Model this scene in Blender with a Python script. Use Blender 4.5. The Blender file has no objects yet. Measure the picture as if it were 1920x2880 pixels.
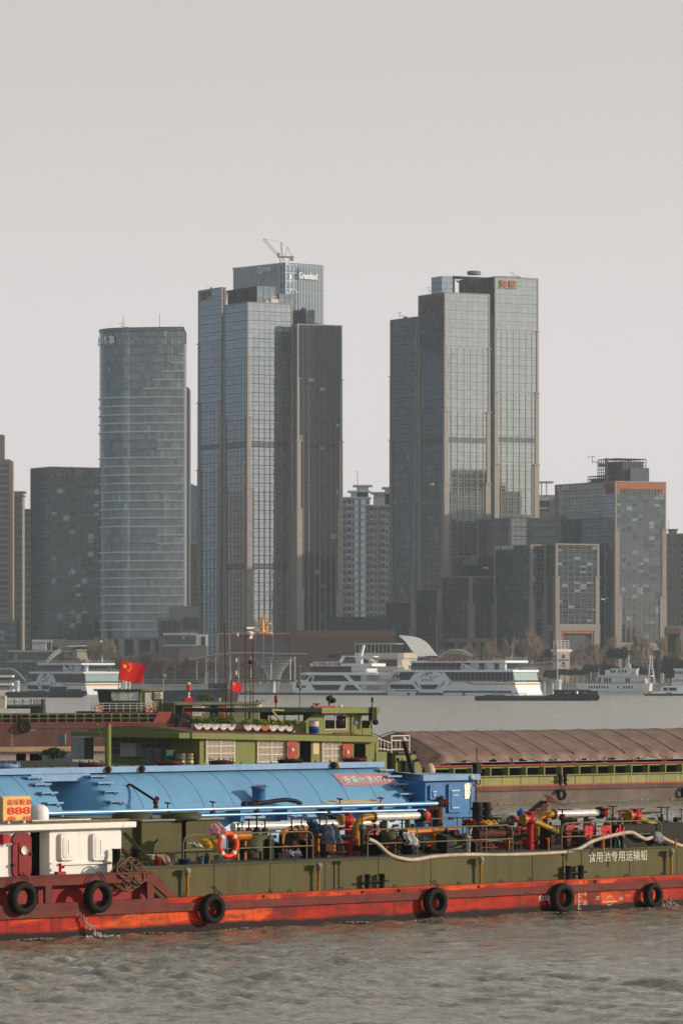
import bpy, math, random
import numpy as np
from mathutils import Vector, Matrix
R=math.radians
S=bpy.context.scene; C=S.collection
# ---------------------------------------------------------------- camera, sky, sun, exposure
FP=12900.0; HZ=1880.0; CX=960.0; HC=10.7        # focal length and horizon row in photograph pixels, eye height
cd=bpy.data.cameras.new('camera'); cam=bpy.data.objects.new('camera',cd); C.objects.link(cam)
cam.location=(0,0,HC); cam.rotation_euler=(R(90),0,0)
cd.sensor_fit='VERTICAL'; cd.sensor_height=36; cd.lens=FP/2880*36; cd.shift_y=(HZ-1440)/2880
cd.clip_start=1; cd.clip_end=9000; S.camera=cam
SUN_AZ=R(86); SUN_EL=R(15)                       # azimuth from the direction towards the camera, turned to the right
SD=Vector((math.sin(SUN_AZ)*math.cos(SUN_EL),-math.cos(SUN_AZ)*math.cos(SUN_EL),math.sin(SUN_EL)))
W=bpy.data.worlds.new("World"); S.world=W; W.use_nodes=True
nt=W.node_tree; nt.nodes.clear()
def N(t,ty,**k):
    n=t.nodes.new(ty)
    for a,b in k.items(): setattr(n,a,b)
    return n
sky=N(nt,'ShaderNodeTexSky',sky_type='NISHITA',sun_disc=False,sun_elevation=SUN_EL,sun_rotation=math.atan2(SD.x,SD.y),air_density=1.2,dust_density=4.0,ozone_density=1.0)
hsv=N(nt,'ShaderNodeHueSaturation'); hsv.inputs['Saturation'].default_value=.25
tc=N(nt,'ShaderNodeTexCoord'); sp=N(nt,'ShaderNodeSeparateXYZ')
rp=N(nt,'ShaderNodeValToRGB'); rp.color_ramp.interpolation='EASE'
e=rp.color_ramp.elements; e[0].position=0.0; e[0].color=(8.7,8.25,8.05,1); e[1].position=.145; e[1].color=(6.8,6.45,6.15,1)
e.new(.055).color=(8.9,8.35,8.2,1); e.new(.3).color=(5.4,5.5,5.5,1); e.new(.55).color=(3.0,3.4,3.7,1); e.new(1.0).color=(1.5,1.9,2.4,1)
mx=N(nt,'ShaderNodeMix',data_type='RGBA'); mx.inputs['Factor'].default_value=.8
bg=N(nt,'ShaderNodeBackground'); bg.inputs['Strength'].default_value=.11; wo=N(nt,'ShaderNodeOutputWorld')
L=nt.links.new
L(sky.outputs[0],hsv.inputs['Color']); L(tc.outputs['Generated'],sp.inputs[0]); L(sp.outputs['Z'],rp.inputs[0])
L(hsv.outputs[0],mx.inputs['A']); L(rp.outputs[0],mx.inputs['B'])
# the haze is brightest towards the sun (right) and the open river ahead, dull over the city to the left and behind
def wr(src,a,b_,c,d):
    r=N(nt,'ShaderNodeMapRange'); r.interpolation_type='SMOOTHSTEP'
    for k,v in zip(('From Min','From Max','To Min','To Max'),(a,b_,c,d)): r.inputs[k].default_value=v
    L(src,r.inputs['Value']); return r.outputs[0]
fx=wr(sp.outputs['X'],-.75,-.12,0,1); cm=N(nt,'ShaderNodeMix',data_type='RGBA'); L(fx,cm.inputs['Factor']); cm.inputs['A'].default_value=(.34,.43,.52,1); cm.inputs['B'].default_value=(1,1,1,1)
sc_=N(nt,'ShaderNodeVectorMath',operation='MULTIPLY'); L(mx.outputs['Result'],sc_.inputs[0]); L(cm.outputs['Result'],sc_.inputs[1]); fb=wr(sp.outputs['Y'],-.6,0,1.28,1.0); s2=N(nt,'ShaderNodeVectorMath',operation='SCALE'); L(sc_.outputs[0],s2.inputs[0]); L(fb,s2.inputs['Scale']); L(s2.outputs[0],bg.inputs['Color']); L(bg.outputs[0],wo.inputs[0])
sl=bpy.data.lights.new('sun','SUN'); sl.energy=4.2; sl.angle=R(.8); sl.color=(1,.86,.70)
so=bpy.data.objects.new('sun',sl); C.objects.link(so); so.location=(300,0,300); so.rotation_euler=SD.to_track_quat('Z','Y').to_euler()
S.view_settings.view_transform='Standard'; S.view_settings.look='None'; S.view_settings.exposure=0.0; S.view_settings.gamma=1
S.cycles.max_bounces=6; S.cycles.diffuse_bounces=2; S.cycles.glossy_bounces=4; S.cycles.transmission_bounces=3; S.cycles.volume_bounces=1
S.cycles.transparent_max_bounces=6; S.cycles.use_denoising=True; S.cycles.caustics_reflective=False; S.cycles.caustics_refractive=False
# ---------------------------------------------------------------- photo geometry helpers
def PX(px,Y): return (px-CX)/FP*Y
def PZ(py,Y): return HC-(py-HZ)/FP*Y
def WY(py): return HC*FP/(py-HZ)                 # distance of a point on the water
class Fr:                                        # frame of a boat or building: s along, w inward (away from us), z up
    def __init__(f,px,Y,yaw,z=0):
        f.o=Vector((PX(px,Y),Y,z)); f.yaw=R(yaw); f.u=Vector((math.cos(f.yaw),math.sin(f.yaw),0)); f.n=Vector((-math.sin(f.yaw),math.cos(f.yaw),0))
    def __call__(f,px,py,w=0):                   # the local point seen at a photograph pixel in the plane w
        d=Vector(((px-CX)/FP,1,-(py-HZ)/FP)); o=Vector((0,0,HC))
        t=((f.o+f.n*w-o).dot(f.n))/d.dot(f.n); p=o+d*t-f.o
        return (p.dot(f.u),w,p.z)
    def s(f,px,w=0): return f(px,HZ,w)[0]
    def z(f,px,py,w=0): return f(px,py,w)[2]
    def onz(f,px,py,z):                          # the local point at height z (local) seen at a pixel
        Y=(HC-z-f.o.z)/((py-HZ)/FP); p=Vector((PX(px,Y),Y,z+f.o.z))-f.o
        return (p.dot(f.u),p.dot(f.n),z)
    def wd(f,p): return f.o+f.u*p[0]+f.n*p[1]+Vector((0,0,p[2]))
# ---------------------------------------------------------------- materials
MC={}
def rgb(h):
    if isinstance(h,str):
        v=[int(h[i:i+2],16)/255 for i in (0,2,4)]
        return tuple(((c+.055)/1.055)**2.4 if c>.04045 else c/12.92 for c in v)
    return h
def newmat(name):
    m=bpy.data.materials.new(name); m.use_nodes=True; t=m.node_tree; b=t.nodes['Principled BSDF']; return m,t,b
def mat(name,col,rough=.55,metal=0,var=.12,scale=1.5,rust=0,rcol='5a2a18',bump=0,spec=.18,emit=None,streak=1,lo=.5,hi=.62,runs=0,runc='4a3020'):
    if name in MC: return MC[name]
    m,t,b=newmat(name); c=rgb(col); b.inputs['Roughness'].default_value=rough; b.inputs['Metallic'].default_value=metal
    b.inputs['Specular IOR Level'].default_value=spec
    if var>0 or rust>0:
        tc=N(t,'ShaderNodeTexCoord'); mp=N(t,'ShaderNodeMapping'); mp.inputs['Scale'].default_value=(1,1,1/streak)
        t.links.new(tc.outputs['Object'],mp.inputs[0])
        n=N(t,'ShaderNodeTexNoise'); n.inputs['Scale'].default_value=scale; n.inputs['Detail'].default_value=6; n.inputs['Roughness'].default_value=.65
        t.links.new(mp.outputs[0],n.inputs['Vector'])
        r=N(t,'ShaderNodeValToRGB'); e=r.color_ramp.elements
        e[0].position=.3; e[0].color=tuple(x*(1-var*1.6) for x in c)+(1,); e[1].position=.7; e[1].color=tuple(min(1,x*(1+var)) for x in c)+(1,)
        t.links.new(n.outputs['Fac'],r.inputs[0]); out=r.outputs[0]
        if rust>0:
            n2=N(t,'ShaderNodeTexNoise'); n2.inputs['Scale'].default_value=scale*2.3; n2.inputs['Detail'].default_value=8; n2.inputs['Roughness'].default_value=.72
            t.links.new(mp.outputs[0],n2.inputs['Vector'])
            r2=N(t,'ShaderNodeValToRGB'); e=r2.color_ramp.elements; e[0].position=lo; e[0].color=(0,0,0,1); e[1].position=hi; e[1].color=(rust,rust,rust,1)
            t.links.new(n2.outputs['Fac'],r2.inputs[0])
            mx=N(t,'ShaderNodeMix',data_type='RGBA'); t.links.new(r2.outputs[0],mx.inputs['Factor']); t.links.new(out,mx.inputs['A']); mx.inputs['B'].default_value=rgb(rcol)+(1,)
            out=mx.outputs['Result']
        if runs:
            m3=N(t,'ShaderNodeMapping'); m3.inputs['Scale'].default_value=(2.2,2.2,.16); t.links.new(tc.outputs['Object'],m3.inputs[0])
            n3=N(t,'ShaderNodeTexNoise'); n3.inputs['Scale'].default_value=1.6; n3.inputs['Detail'].default_value=5; n3.inputs['Roughness'].default_value=.6; t.links.new(m3.outputs[0],n3.inputs['Vector'])
            r3=N(t,'ShaderNodeValToRGB'); e=r3.color_ramp.elements; e[0].position=.54; e[0].color=(0,0,0,1); e[1].position=.72; e[1].color=(runs,runs,runs,1); t.links.new(n3.outputs['Fac'],r3.inputs[0])
            mx=N(t,'ShaderNodeMix',data_type='RGBA'); t.links.new(r3.outputs[0],mx.inputs['Factor']); t.links.new(out,mx.inputs['A']); mx.inputs['B'].default_value=rgb(runc)+(1,); out=mx.outputs['Result']
        t.links.new(out,b.inputs['Base Color'])
        if bump:
            bp=N(t,'ShaderNodeBump'); bp.inputs['Strength'].default_value=bump; bp.inputs['Distance'].default_value=.02; t.links.new(n.outputs['Fac'],bp.inputs['Height']); t.links.new(bp.outputs[0],b.inputs['Normal'])
    else: b.inputs['Base Color'].default_value=tuple(c)+(1,)
    if emit: b.inputs['Emission Color'].default_value=tuple(c)+(1,); b.inputs['Emission Strength'].default_value=emit
    MC[name]=m; return m
def mth(t,op,a,b=None,c=None):
    n=N(t,'ShaderNodeMath',operation=op)
    for i,v in enumerate((a,b,c)):
        if v is None: continue
        if isinstance(v,(int,float)): n.inputs[i].default_value=v
        else: t.links.new(v,n.inputs[i])
    return n.outputs[0]
def facade(name,glass,frame,refl=.5,vline=.05,hline=.06,rough=.08,blind=.15,bcol='9aa3a3',sub=.62,var=.35,tilt=.0,framer=.5):
    """curtain wall: UV is in (bay, storey) units; glass panes with their own tint, blinds behind some, dark joints"""
    if name in MC: return MC[name]
    m,t,b=newmat(name); l=t.links.new
    uv=N(t,'ShaderNodeUVMap'); sp=N(t,'ShaderNodeSeparateXYZ'); l(uv.outputs[0],sp.inputs[0]); u,v=sp.outputs[0],sp.outputs[1]
    fu,fv=mth(t,'FLOOR',u),mth(t,'FLOOR',v); ru,rv=mth(t,'FRACT',u),mth(t,'FRACT',v)
    top=mth(t,'GREATER_THAN',rv,sub)
    cb=N(t,'ShaderNodeCombineXYZ'); l(fu,cb.inputs[0]); l(mth(t,'ADD',fv,mth(t,'MULTIPLY',top,.5)),cb.inputs[1])
    wn=N(t,'ShaderNodeTexWhiteNoise',noise_dimensions='3D'); l(cb.outputs[0],wn.inputs[0]); rnd=wn.outputs['Value']
    def line(r,w): return mth(t,'MAXIMUM',mth(t,'LESS_THAN',r,w),mth(t,'GREATER_THAN',r,1-w))
    ln=mth(t,'MAXIMUM',line(ru,vline),line(rv,hline))
    ln=mth(t,'MAXIMUM',ln,mth(t,'LESS_THAN',mth(t,'ABSOLUTE',mth(t,'SUBTRACT',rv,sub)),hline*.5))
    g=rgb(glass); r=N(t,'ShaderNodeValToRGB'); e=r.color_ramp.elements
    e[0].position=0; e[0].color=tuple(x*(1-var) for x in g)+(1,); e[1].position=1; e[1].color=tuple(min(1,x*(1+var)) for x in g)+(1,)
    l(rnd,r.inputs[0])
    # clustered blinds: low-frequency noise so that lit/closed windows come in groups
    ns=N(t,'ShaderNodeTexNoise'); ns.inputs['Scale'].default_value=.35; l(cb.outputs[0],ns.inputs['Vector'])
    bl=mth(t,'GREATER_THAN',mth(t,'ADD',mth(t,'MULTIPLY',wn.outputs['Value'],.55),mth(t,'MULTIPLY',ns.outputs['Fac'],.6)),1-blind*.62)
    mx=N(t,'ShaderNodeMix',data_type='RGBA'); l(mth(t,'MULTIPLY',bl,.55),mx.inputs['Factor']); l(r.outputs[0],mx.inputs['A']); mx.inputs['B'].default_value=rgb(bcol)+(1,)
    m2=N(t,'ShaderNodeMix',data_type='RGBA'); l(ln,m2.inputs['Factor']); l(mx.outputs['Result'],m2.inputs['A']); m2.inputs['B'].default_value=rgb(frame)+(1,)
    l(m2.outputs['Result'],b.inputs['Base Color'])
    inv=mth(t,'SUBTRACT',1,ln)
    l(mth(t,'MULTIPLY',inv,refl),b.inputs['Metallic'])
    l(mth(t,'ADD',mth(t,'MULTIPLY',ln,framer),mth(t,'ADD',rough,mth(t,'MULTIPLY',bl,.1))),b.inputs['Roughness'])
    if tilt:
        nn=N(t,'ShaderNodeTexNoise'); nn.inputs['Scale'].default_value=.9; nn.inputs['Detail'].default_value=3; l(uv.outputs[0],nn.inputs['Vector'])
        bp=N(t,'ShaderNodeBump'); bp.inputs['Strength'].default_value=tilt; bp.inputs['Distance'].default_value=.3; l(nn.outputs['Fac'],bp.inputs['Height']); l(bp.outputs[0],b.inputs['Normal'])
    MC[name]=m; return m
# ---------------------------------------------------------------- mesh builder
class MB:
    def __init__(s): s.v=[]; s.f=[]; s.mi=[]; s.uv={}; s.k=0; s.sm=set(); s.smooth=False
    def add(s,vs,fs,sm=None):
        o=len(s.v); s.v+= [tuple(v) for v in vs]
        for f in fs:
            if (s.smooth if sm is None else sm): s.sm.add(len(s.f))
            s.f.append([o+i for i in f]); s.mi.append(s.k)
        return s
    def quad(s,a,b,c,d,uv=None):
        s.add([a,b,c,d],[(0,1,2,3)],False)
        if uv: s.uv[len(s.f)-1]=uv
        return s
    def box(s,x0,x1,y0,y1,z0,z1):
        x0,x1=sorted((x0,x1)); y0,y1=sorted((y0,y1)); z0,z1=sorted((z0,z1))
        return s.add([(x0,y0,z0),(x1,y0,z0),(x1,y1,z0),(x0,y1,z0),(x0,y0,z1),(x1,y0,z1),(x1,y1,z1),(x0,y1,z1)],[(0,3,2,1),(4,5,6,7),(0,1,5,4),(1,2,6,5),(2,3,7,6),(3,0,4,7)],False)
    def bar(s,a,b,w,h=None):                     # square-section bar
        h=h or w; a=Vector(a); b=Vector(b); d=(b-a).normalized(); up=Vector((0,0,1)) if abs(d.z)<.9 else Vector((0,1,0))
        x=d.cross(up).normalized(); y=x.cross(d).normalized(); x*=w/2; y*=h/2
        vs=[p+i*x+j*y for p in (a,b) for i,j in ((-1,-1),(1,-1),(1,1),(-1,1))]
        return s.add(vs,[(3,2,1,0),(4,5,6,7),(0,1,5,4),(1,2,6,5),(2,3,7,6),(3,0,4,7)],False)
    def tube(s,pts,r,n=8,cap=True,close=False):
        pts=[Vector(p) for p in pts]; m=len(pts); rr=r if isinstance(r,(list,tuple)) else [r]*m
        vs=[]; px=None
        for i,p in enumerate(pts):
            if close: d=(pts[(i+1)%m]-pts[i-1])
            else: d=(pts[min(i+1,m-1)]-pts[max(i-1,0)])
            d=d.normalized() if d.length>1e-9 else Vector((0,0,1))
            if px is None: px=d.cross(Vector((0,0,1)) if abs(d.z)<.9 else Vector((1,0,0)))
            px=(px-d*px.dot(d)); px=px.normalized() if px.length>1e-6 else d.orthogonal().normalized()
            y=d.cross(px)
            for k in range(n):
                a=2*math.pi*k/n; vs.append(p+(px*math.cos(a)+y*math.sin(a))*rr[i])
        fs=[]
        for i in range(m if close else m-1):
            for k in range(n):
                a=i*n+k; b=i*n+(k+1)%n; j=(i+1)%m*n; fs.append((a,b,j+(k+1)%n,j+k))
        s.add(vs,fs,True)
        if cap and not close: s.add(vs[:n],[tuple(reversed(range(n)))],False); s.add(vs[-n:],[tuple(range(n))],False)
        return s
    def cyl(s,a,b,r,r2=None,n=16): return s.tube([a,b],[r,r if r2 is None else r2],n)
    def lathe(s,prof,c=(0,0,0),ax=(0,0,1),n=20,sm=True):   # prof: list of (radius, height along axis)
        c=Vector(c); z=Vector(ax).normalized(); x=z.orthogonal().normalized(); y=z.cross(x); vs=[]
        for r,h in prof:
            for k in range(n):
                a=2*math.pi*k/n; vs.append(c+z*h+(x*math.cos(a)+y*math.sin(a))*r)
        fs=[(i*n+k,i*n+(k+1)%n,(i+1)*n+(k+1)%n,(i+1)*n+k) for i in range(len(prof)-1) for k in range(n)]
        return s.add(vs,fs,sm)
    def ball(s,c,r,n=12,sc=(1,1,1)):
        vs=[];m=n//2
        for i in range(m+1):
            t=math.pi*i/m
            for k in range(n):
                a=2*math.pi*k/n; vs.append((c[0]+r*sc[0]*math.sin(t)*math.cos(a),c[1]+r*sc[1]*math.sin(t)*math.sin(a),c[2]+r*sc[2]*math.cos(t)))
        return s.add(vs,[(i*n+k,(i+1)*n+k,(i+1)*n+(k+1)%n,i*n+(k+1)%n) for i in range(m) for k in range(n)],True)
    def torus(s,c,R_,r,ax=(0,1,0),n=28,m=10,sx=1):
        c=Vector(c); z=Vector(ax).normalized(); x=z.orthogonal().normalized(); y=z.cross(x)
        vs=[]
        for i in range(n):
            a=2*math.pi*i/n; d=x*math.cos(a)+y*math.sin(a)
            for k in range(m):
                b=2*math.pi*k/m; vs.append(c+d*(R_+r*math.cos(b))+z*(r*math.sin(b)*sx))
        return s.add(vs,[(i*m+k,((i+1)%n)*m+k,((i+1)%n)*m+(k+1)%m,i*m+(k+1)%m) for i in range(n) for k in range(m)],True)
    def poly(s,pts,y0,y1):                       # outline in (x,z), extruded along y; pts counter-clockwise seen from -y
        n=len(pts); vs=[(p[0],y0,p[1]) for p in pts]+[(p[0],y1,p[1]) for p in pts]
        return s.add(vs,[tuple(range(n)),tuple(reversed(range(n,2*n)))]+[((i+1)%n,i,i+n,(i+1)%n+n) for i in range(n)],False)
    def slab(s,pts,z0,z1):                       # outline in (x,y), extruded along z
        n=len(pts); vs=[(p[0],p[1],z0) for p in pts]+[(p[0],p[1],z1) for p in pts]
        return s.add(vs,[tuple(reversed(range(n))),tuple(range(n,2*n))]+[(i,(i+1)%n,(i+1)%n+n,i+n) for i in range(n)],False)
    def grid(s,P,sm=True):                       # P[i][j] rows of points
        a=len(P); b=len(P[0]); return s.add([p for r in P for p in r],[(i*b+j,i*b+j+1,(i+1)*b+j+1,(i+1)*b+j) for i in range(a-1) for j in range(b-1)],sm)
    def hexa(s,A,B):                             # A: 4 corners of one face, B: the opposite 4
        return s.add(list(A)+list(B),[(3,2,1,0),(4,5,6,7),(0,1,5,4),(1,2,6,5),(2,3,7,6),(3,0,4,7)],False)
    def mk(s,name,mats,parent=None,bevel=0):
        me=bpy.data.meshes.new(name); me.from_pydata(s.v,[],s.f)
        ms=mats if isinstance(mats,(list,tuple)) else [mats]
        for m in ms: me.materials.append(m)
        if len(ms)>1: me.polygons.foreach_set('material_index',s.mi)
        if s.sm: me.polygons.foreach_set('use_smooth',[i in s.sm for i in range(len(s.f))])
        if s.uv:
            ul=me.uv_layers.new(name='UVMap'); arr=np.zeros(len(me.loops)*2)
            for fi,uvs in s.uv.items():
                p=me.polygons[fi]
                for j,li in enumerate(p.loop_indices): arr[li*2]=uvs[j][0]; arr[li*2+1]=uvs[j][1]
            ul.data.foreach_set('uv',arr)
        me.update(); o=bpy.data.objects.new(name,me); C.objects.link(o); o.parent=parent
        if bevel:
            bv=o.modifiers.new('b','BEVEL'); bv.width=bevel; bv.segments=2; bv.limit_method='ANGLE'
        return o
def tag(o,label=None,cat=None,group=None,kind=None):
    if label: o['label']=label
    if cat: o['category']=cat
    if group: o['group']=group
    if kind: o['kind']=kind
    return o
def thing(name,label,cat,loc=(0,0,0),rz=0,group=None):
    o=bpy.data.objects.new(name,None); C.objects.link(o); o.location=loc; o.rotation_euler=(0,0,rz); o.empty_display_size=.1
    return tag(o,label,cat,group)
def froot(f,name,label,cat,group=None): return thing(name,label,cat,f.o,f.yaw,group)
def copy_tree(o,parent=None):
    c=o.copy(); C.objects.link(c); c.parent=parent
    for ch in [x for x in o.children]: copy_tree(ch,c)
    return c
def dup(o,loc,rz=0,label=None,group=None,scale=None):
    c=copy_tree(o); c.location=loc; c.rotation_euler=(0,0,rz)
    if label: c['label']=label
    if group: c['group']=group
    if scale: c.scale=(scale,)*3 if isinstance(scale,(int,float)) else scale
    return c
def text(s,name,m,parent,o,u,up,h,width=None,depth=.03,bold=0,slant=0):
    """lettering as a mesh: lower-left corner o, reading direction u, up direction, letter height h"""
    cu=bpy.data.curves.new('t','FONT'); cu.body=s; cu.size=1; cu.extrude=0; cu.offset=bold; cu.resolution_u=3; cu.shear=slant
    t=bpy.data.objects.new('t',cu); C.objects.link(t); dg=bpy.context.evaluated_depsgraph_get(); dg.update()
    me=bpy.data.meshes.new_from_object(t.evaluated_get(dg)); bpy.data.objects.remove(t); bpy.data.curves.remove(cu)
    co=np.array([v.co[:] for v in me.vertices]); lo=co.min(0); hi=co.max(0); o=Vector(o); u=Vector(u).normalized(); up=Vector(up).normalized(); n=u.cross(up)
    sy=h/(hi[1]-lo[1]); sx=sy if width is None else width/(hi[0]-lo[0])
    fs=[tuple(p.vertices) for p in me.polygons]; nv=len(co)
    P=[o+u*((c[0]-lo[0])*sx)+up*((c[1]-lo[1])*sy) for c in co]
    b=MB(); b.add([p+n*depth for p in P],fs,False)
    # side walls along boundary edges
    ec={}
    for f in fs:
        for i in range(len(f)):
            a,c=f[i],f[(i+1)%len(f)]; ec[(a,c)]=1
    sd=[(a,c) for (a,c) in ec if (c,a) not in ec]
    b.add([p+n*depth for p in P]+[p-n*.01 for p in P],[(c,a,a+nv,c+nv) for a,c in sd],False)
    bpy.data.meshes.remove(me)
    return b.mk(name,m,parent)
# ---------------------------------------------------------------- water, far bank, air
rng=np.random.default_rng(5); random.seed(7)
m_w,t,b=newmat('river_water'); b.inputs['Roughness'].default_value=.12; b.inputs['IOR'].default_value=1.45
tc=N(t,'ShaderNodeTexCoord')
def wn_(sx,sy,sc,det):
    mp=N(t,'ShaderNodeMapping'); mp.inputs['Scale'].default_value=(sx,sy,1); t.links.new(tc.outputs['Object'],mp.inputs[0])
    n=N(t,'ShaderNodeTexNoise'); n.inputs['Scale'].default_value=sc; n.inputs['Detail'].default_value=det; n.inputs['Roughness'].default_value=.6; t.links.new(mp.outputs[0],n.inputs['Vector']); return n.outputs['Fac']
n1=wn_(1,1,1.1,5); n2=wn_(1,1,4.5,3); n3=wn_(1,.35,.05,3)
h=mth(t,'ADD',mth(t,'MULTIPLY',n1,1.0),mth(t,'MULTIPLY',n2,.3))
bp=N(t,'ShaderNodeBump'); bp.inputs['Strength'].default_value=1; bp.inputs['Distance'].default_value=.16; t.links.new(h,bp.inputs['Height']); 
# unresolved chop: the normal itself is tilted by noise, so far water keeps its broken reflections
def tilt(sc,amt,s=(1,1,1)):
    mp=N(t,'ShaderNodeMapping'); mp.inputs['Scale'].default_value=s; t.links.new(tc.outputs['Object'],mp.inputs[0])
    n=N(t,'ShaderNodeTexNoise'); n.inputs['Scale'].default_value=sc; n.inputs['Detail'].default_value=2; t.links.new(mp.outputs[0],n.inputs['Vector'])
    v=N(t,'ShaderNodeVectorMath',operation='SUBTRACT'); t.links.new(n.outputs['Color'],v.inputs[0]); v.inputs[1].default_value=(.5,.5,.5)
    w=N(t,'ShaderNodeVectorMath',operation='MULTIPLY'); t.links.new(v.outputs[0],w.inputs[0]); w.inputs[1].default_value=(amt,amt,0); return w.outputs[0]
va=N(t,'ShaderNodeVectorMath',operation='ADD'); t.links.new(bp.outputs[0],va.inputs[0]); t.links.new(tilt(1.5,.6),va.inputs[1])
vb=N(t,'ShaderNodeVectorMath',operation='ADD'); t.links.new(va.outputs[0],vb.inputs[0]); t.links.new(tilt(.5,.35,(1,.6,1)),vb.inputs[1])
# far off only the wave faces turned towards this bank are seen, the backs are hidden
sy=N(t,'ShaderNodeSeparateXYZ'); t.links.new(tc.outputs['Object'],sy.inputs[0]); mr=N(t,'ShaderNodeMapRange'); mr.inputs['From Min'].default_value=260; mr.inputs['From Max'].default_value=800; mr.inputs['To Min'].default_value=-.02; mr.inputs['To Max'].default_value=-.15; t.links.new(sy.outputs[1],mr.inputs['Value'])
cy=N(t,'ShaderNodeCombineXYZ'); t.links.new(mr.outputs[0],cy.inputs[1]); vc=N(t,'ShaderNodeVectorMath',operation='ADD'); t.links.new(vb.outputs[0],vc.inputs[0]); t.links.new(cy.outputs[0],vc.inputs[1])
vn=N(t,'ShaderNodeVectorMath',operation='NORMALIZE'); t.links.new(vc.outputs[0],vn.inputs[0]); t.links.new(vn.outputs[0],b.inputs['Normal'])
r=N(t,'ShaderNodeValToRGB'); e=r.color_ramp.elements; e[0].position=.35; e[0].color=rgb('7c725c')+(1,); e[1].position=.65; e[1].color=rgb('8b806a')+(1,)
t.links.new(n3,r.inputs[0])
ms=N(t,'ShaderNodeMapRange',interpolation_type='SMOOTHSTEP'); ms.inputs['From Min'].default_value=280; ms.inputs['From Max'].default_value=700; t.links.new(sy.outputs[1],ms.inputs['Value'])   # far water painted paler, standing in for bright sky reflection
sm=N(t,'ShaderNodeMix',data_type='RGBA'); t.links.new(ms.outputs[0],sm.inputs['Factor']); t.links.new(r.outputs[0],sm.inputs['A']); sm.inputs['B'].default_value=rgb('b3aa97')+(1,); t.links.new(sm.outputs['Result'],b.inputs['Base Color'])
# one river sheet: fine real waves near us, coarser far off (grid spacing grows with distance)
ys=[112.0]
while ys[-1]<1990: ys.append(ys[-1]+max(.16,min(12,(ys[-1]-120)*.0035+.16)) if ys[-1]<520 else ys[-1]+6)
ys=np.array([-400,60]+ys); hw=np.clip(ys*.085+6,12,400); nx=300
tx=np.linspace(-1,1,nx); X=np.outer(hw,tx); Y=np.repeat(ys[:,None],nx,1)
X[:,0]=-2600; X[:,-1]=2600
Z=np.zeros_like(X)
for i in range(70):
    lam=.5*(7.0**(rng.random()**1.5)); th=rng.normal(R(78),R(38)); k=2*math.pi/lam; a=.0080*lam**1.0*(.6+.8*rng.random())
    dx,dy=math.cos(th),math.sin(th); ph=k*(X*dx+Y*dy)+rng.random()*6.28
    att=np.clip((lam/ np.maximum(np.gradient(ys),.01)[:,None])/2.2-.3,0,1)
    Z+=a*att*(np.sin(ph)+.25*np.sin(2*ph+1.3))
env=.75+.5*np.sin(X*.11+Y*.05+1)*np.sin(Y*.083-X*.04)
Z*=env; Z*=np.clip((900-Y)/500,0.0,1)*np.clip((Y-100)/12,0,1); Z[:,0]=0; Z[:,-1]=0; Z[:2]=0
nr=len(ys); V=np.stack([X,Y,Z],-1).reshape(-1,3); I=np.arange((nr-1)*(nx-1)); a=(I//(nx-1))*nx+I%(nx-1)
Fq=np.stack([a,a+1,a+nx+1,a+nx],-1)
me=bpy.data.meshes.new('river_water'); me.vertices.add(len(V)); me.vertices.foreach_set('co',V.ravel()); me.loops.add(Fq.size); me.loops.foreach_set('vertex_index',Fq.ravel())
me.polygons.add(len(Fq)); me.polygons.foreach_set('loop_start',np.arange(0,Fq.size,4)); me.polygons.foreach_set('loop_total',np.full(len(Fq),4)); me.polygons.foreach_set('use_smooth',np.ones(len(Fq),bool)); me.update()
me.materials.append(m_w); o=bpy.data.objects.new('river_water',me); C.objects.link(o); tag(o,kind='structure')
# far bank ground
GZ=4.2
mg=mat('bank_ground','8b857a',.9,var=.1,scale=.05)
tag(MB().box(-2600,2600,1915,5200,-2,GZ).mk('ground',mg),kind='structure')
tag(MB().box(-2600,2600,1902,1914.9,-2,2.4).mk('quay_ground',mat('quay','8a8882',.85,var=.15,scale=.3)),kind='structure')
# the air over the river
hz=MB().box(-2700,2700,-300,5300,-4,420).mk('haze',[])
m=bpy.data.materials.new('haze'); m.use_nodes=True; t=m.node_tree; t.nodes.clear(); pv=N(t,'ShaderNodeVolumePrincipled'); mo=N(t,'ShaderNodeOutputMaterial')
pv.inputs['Color'].default_value=(.80,.91,1.0,1); pv.inputs['Density'].default_value=.00007; pv.inputs['Anisotropy'].default_value=.25
t.links.new(pv.outputs[0],mo.inputs['Volume']); hz.data.materials.append(m); tag(hz,kind='stuff')
# ---------------------------------------------------------------- towers on the far bank
BY=28.9                                          # the street grid of the towers
m_pier2=mat('grey_stone','8a807a',.75,var=.1,scale=.4); m_pier=mat('pale_stone','9a9089',.7,var=.1,scale=.4); m_bronze=mat('bronze_fin','8f7c68',.5,.15,var=.1,scale=.3)
m_dark=mat('dark_metal','23272a',.6,var=.1); m_grey=mat('grey_metal','6d7072',.6,var=.1); m_roofm=mat('roof_grey','56585a',.9,var=.15,scale=.3)
m_white=mat('white_paint','c9c8c4',.5,var=.06,scale=.5); m_louv=mat('louvre_dark','14181a',.7,var=.1)
G1=facade('glass_silver','9aa09d','6a7373',refl=.85,vline=.03,hline=.035,rough=.06,blind=.08,bcol='c0c7c4',var=.06,tilt=.06)
G2=facade('glass_slate','8f99a2','4c5458',refl=.8,vline=.035,hline=.035,rough=.1,blind=.1,bcol='8d979c',var=.12,tilt=.06)
G3=facade('glass_dark','3c4e58','1c2426',refl=.6,vline=.04,hline=.035,rough=.1,blind=.22,bcol='8a9796',var=.4,tilt=.1)  # on side faces of the silver towers, puts their shade into the glass colour
G4=facade('glass_teal','2c373c','555a5c',refl=.55,vline=.05,hline=.05,rough=.12,blind=.3,bcol='8f9a98',var=.45,tilt=.08)
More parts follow.
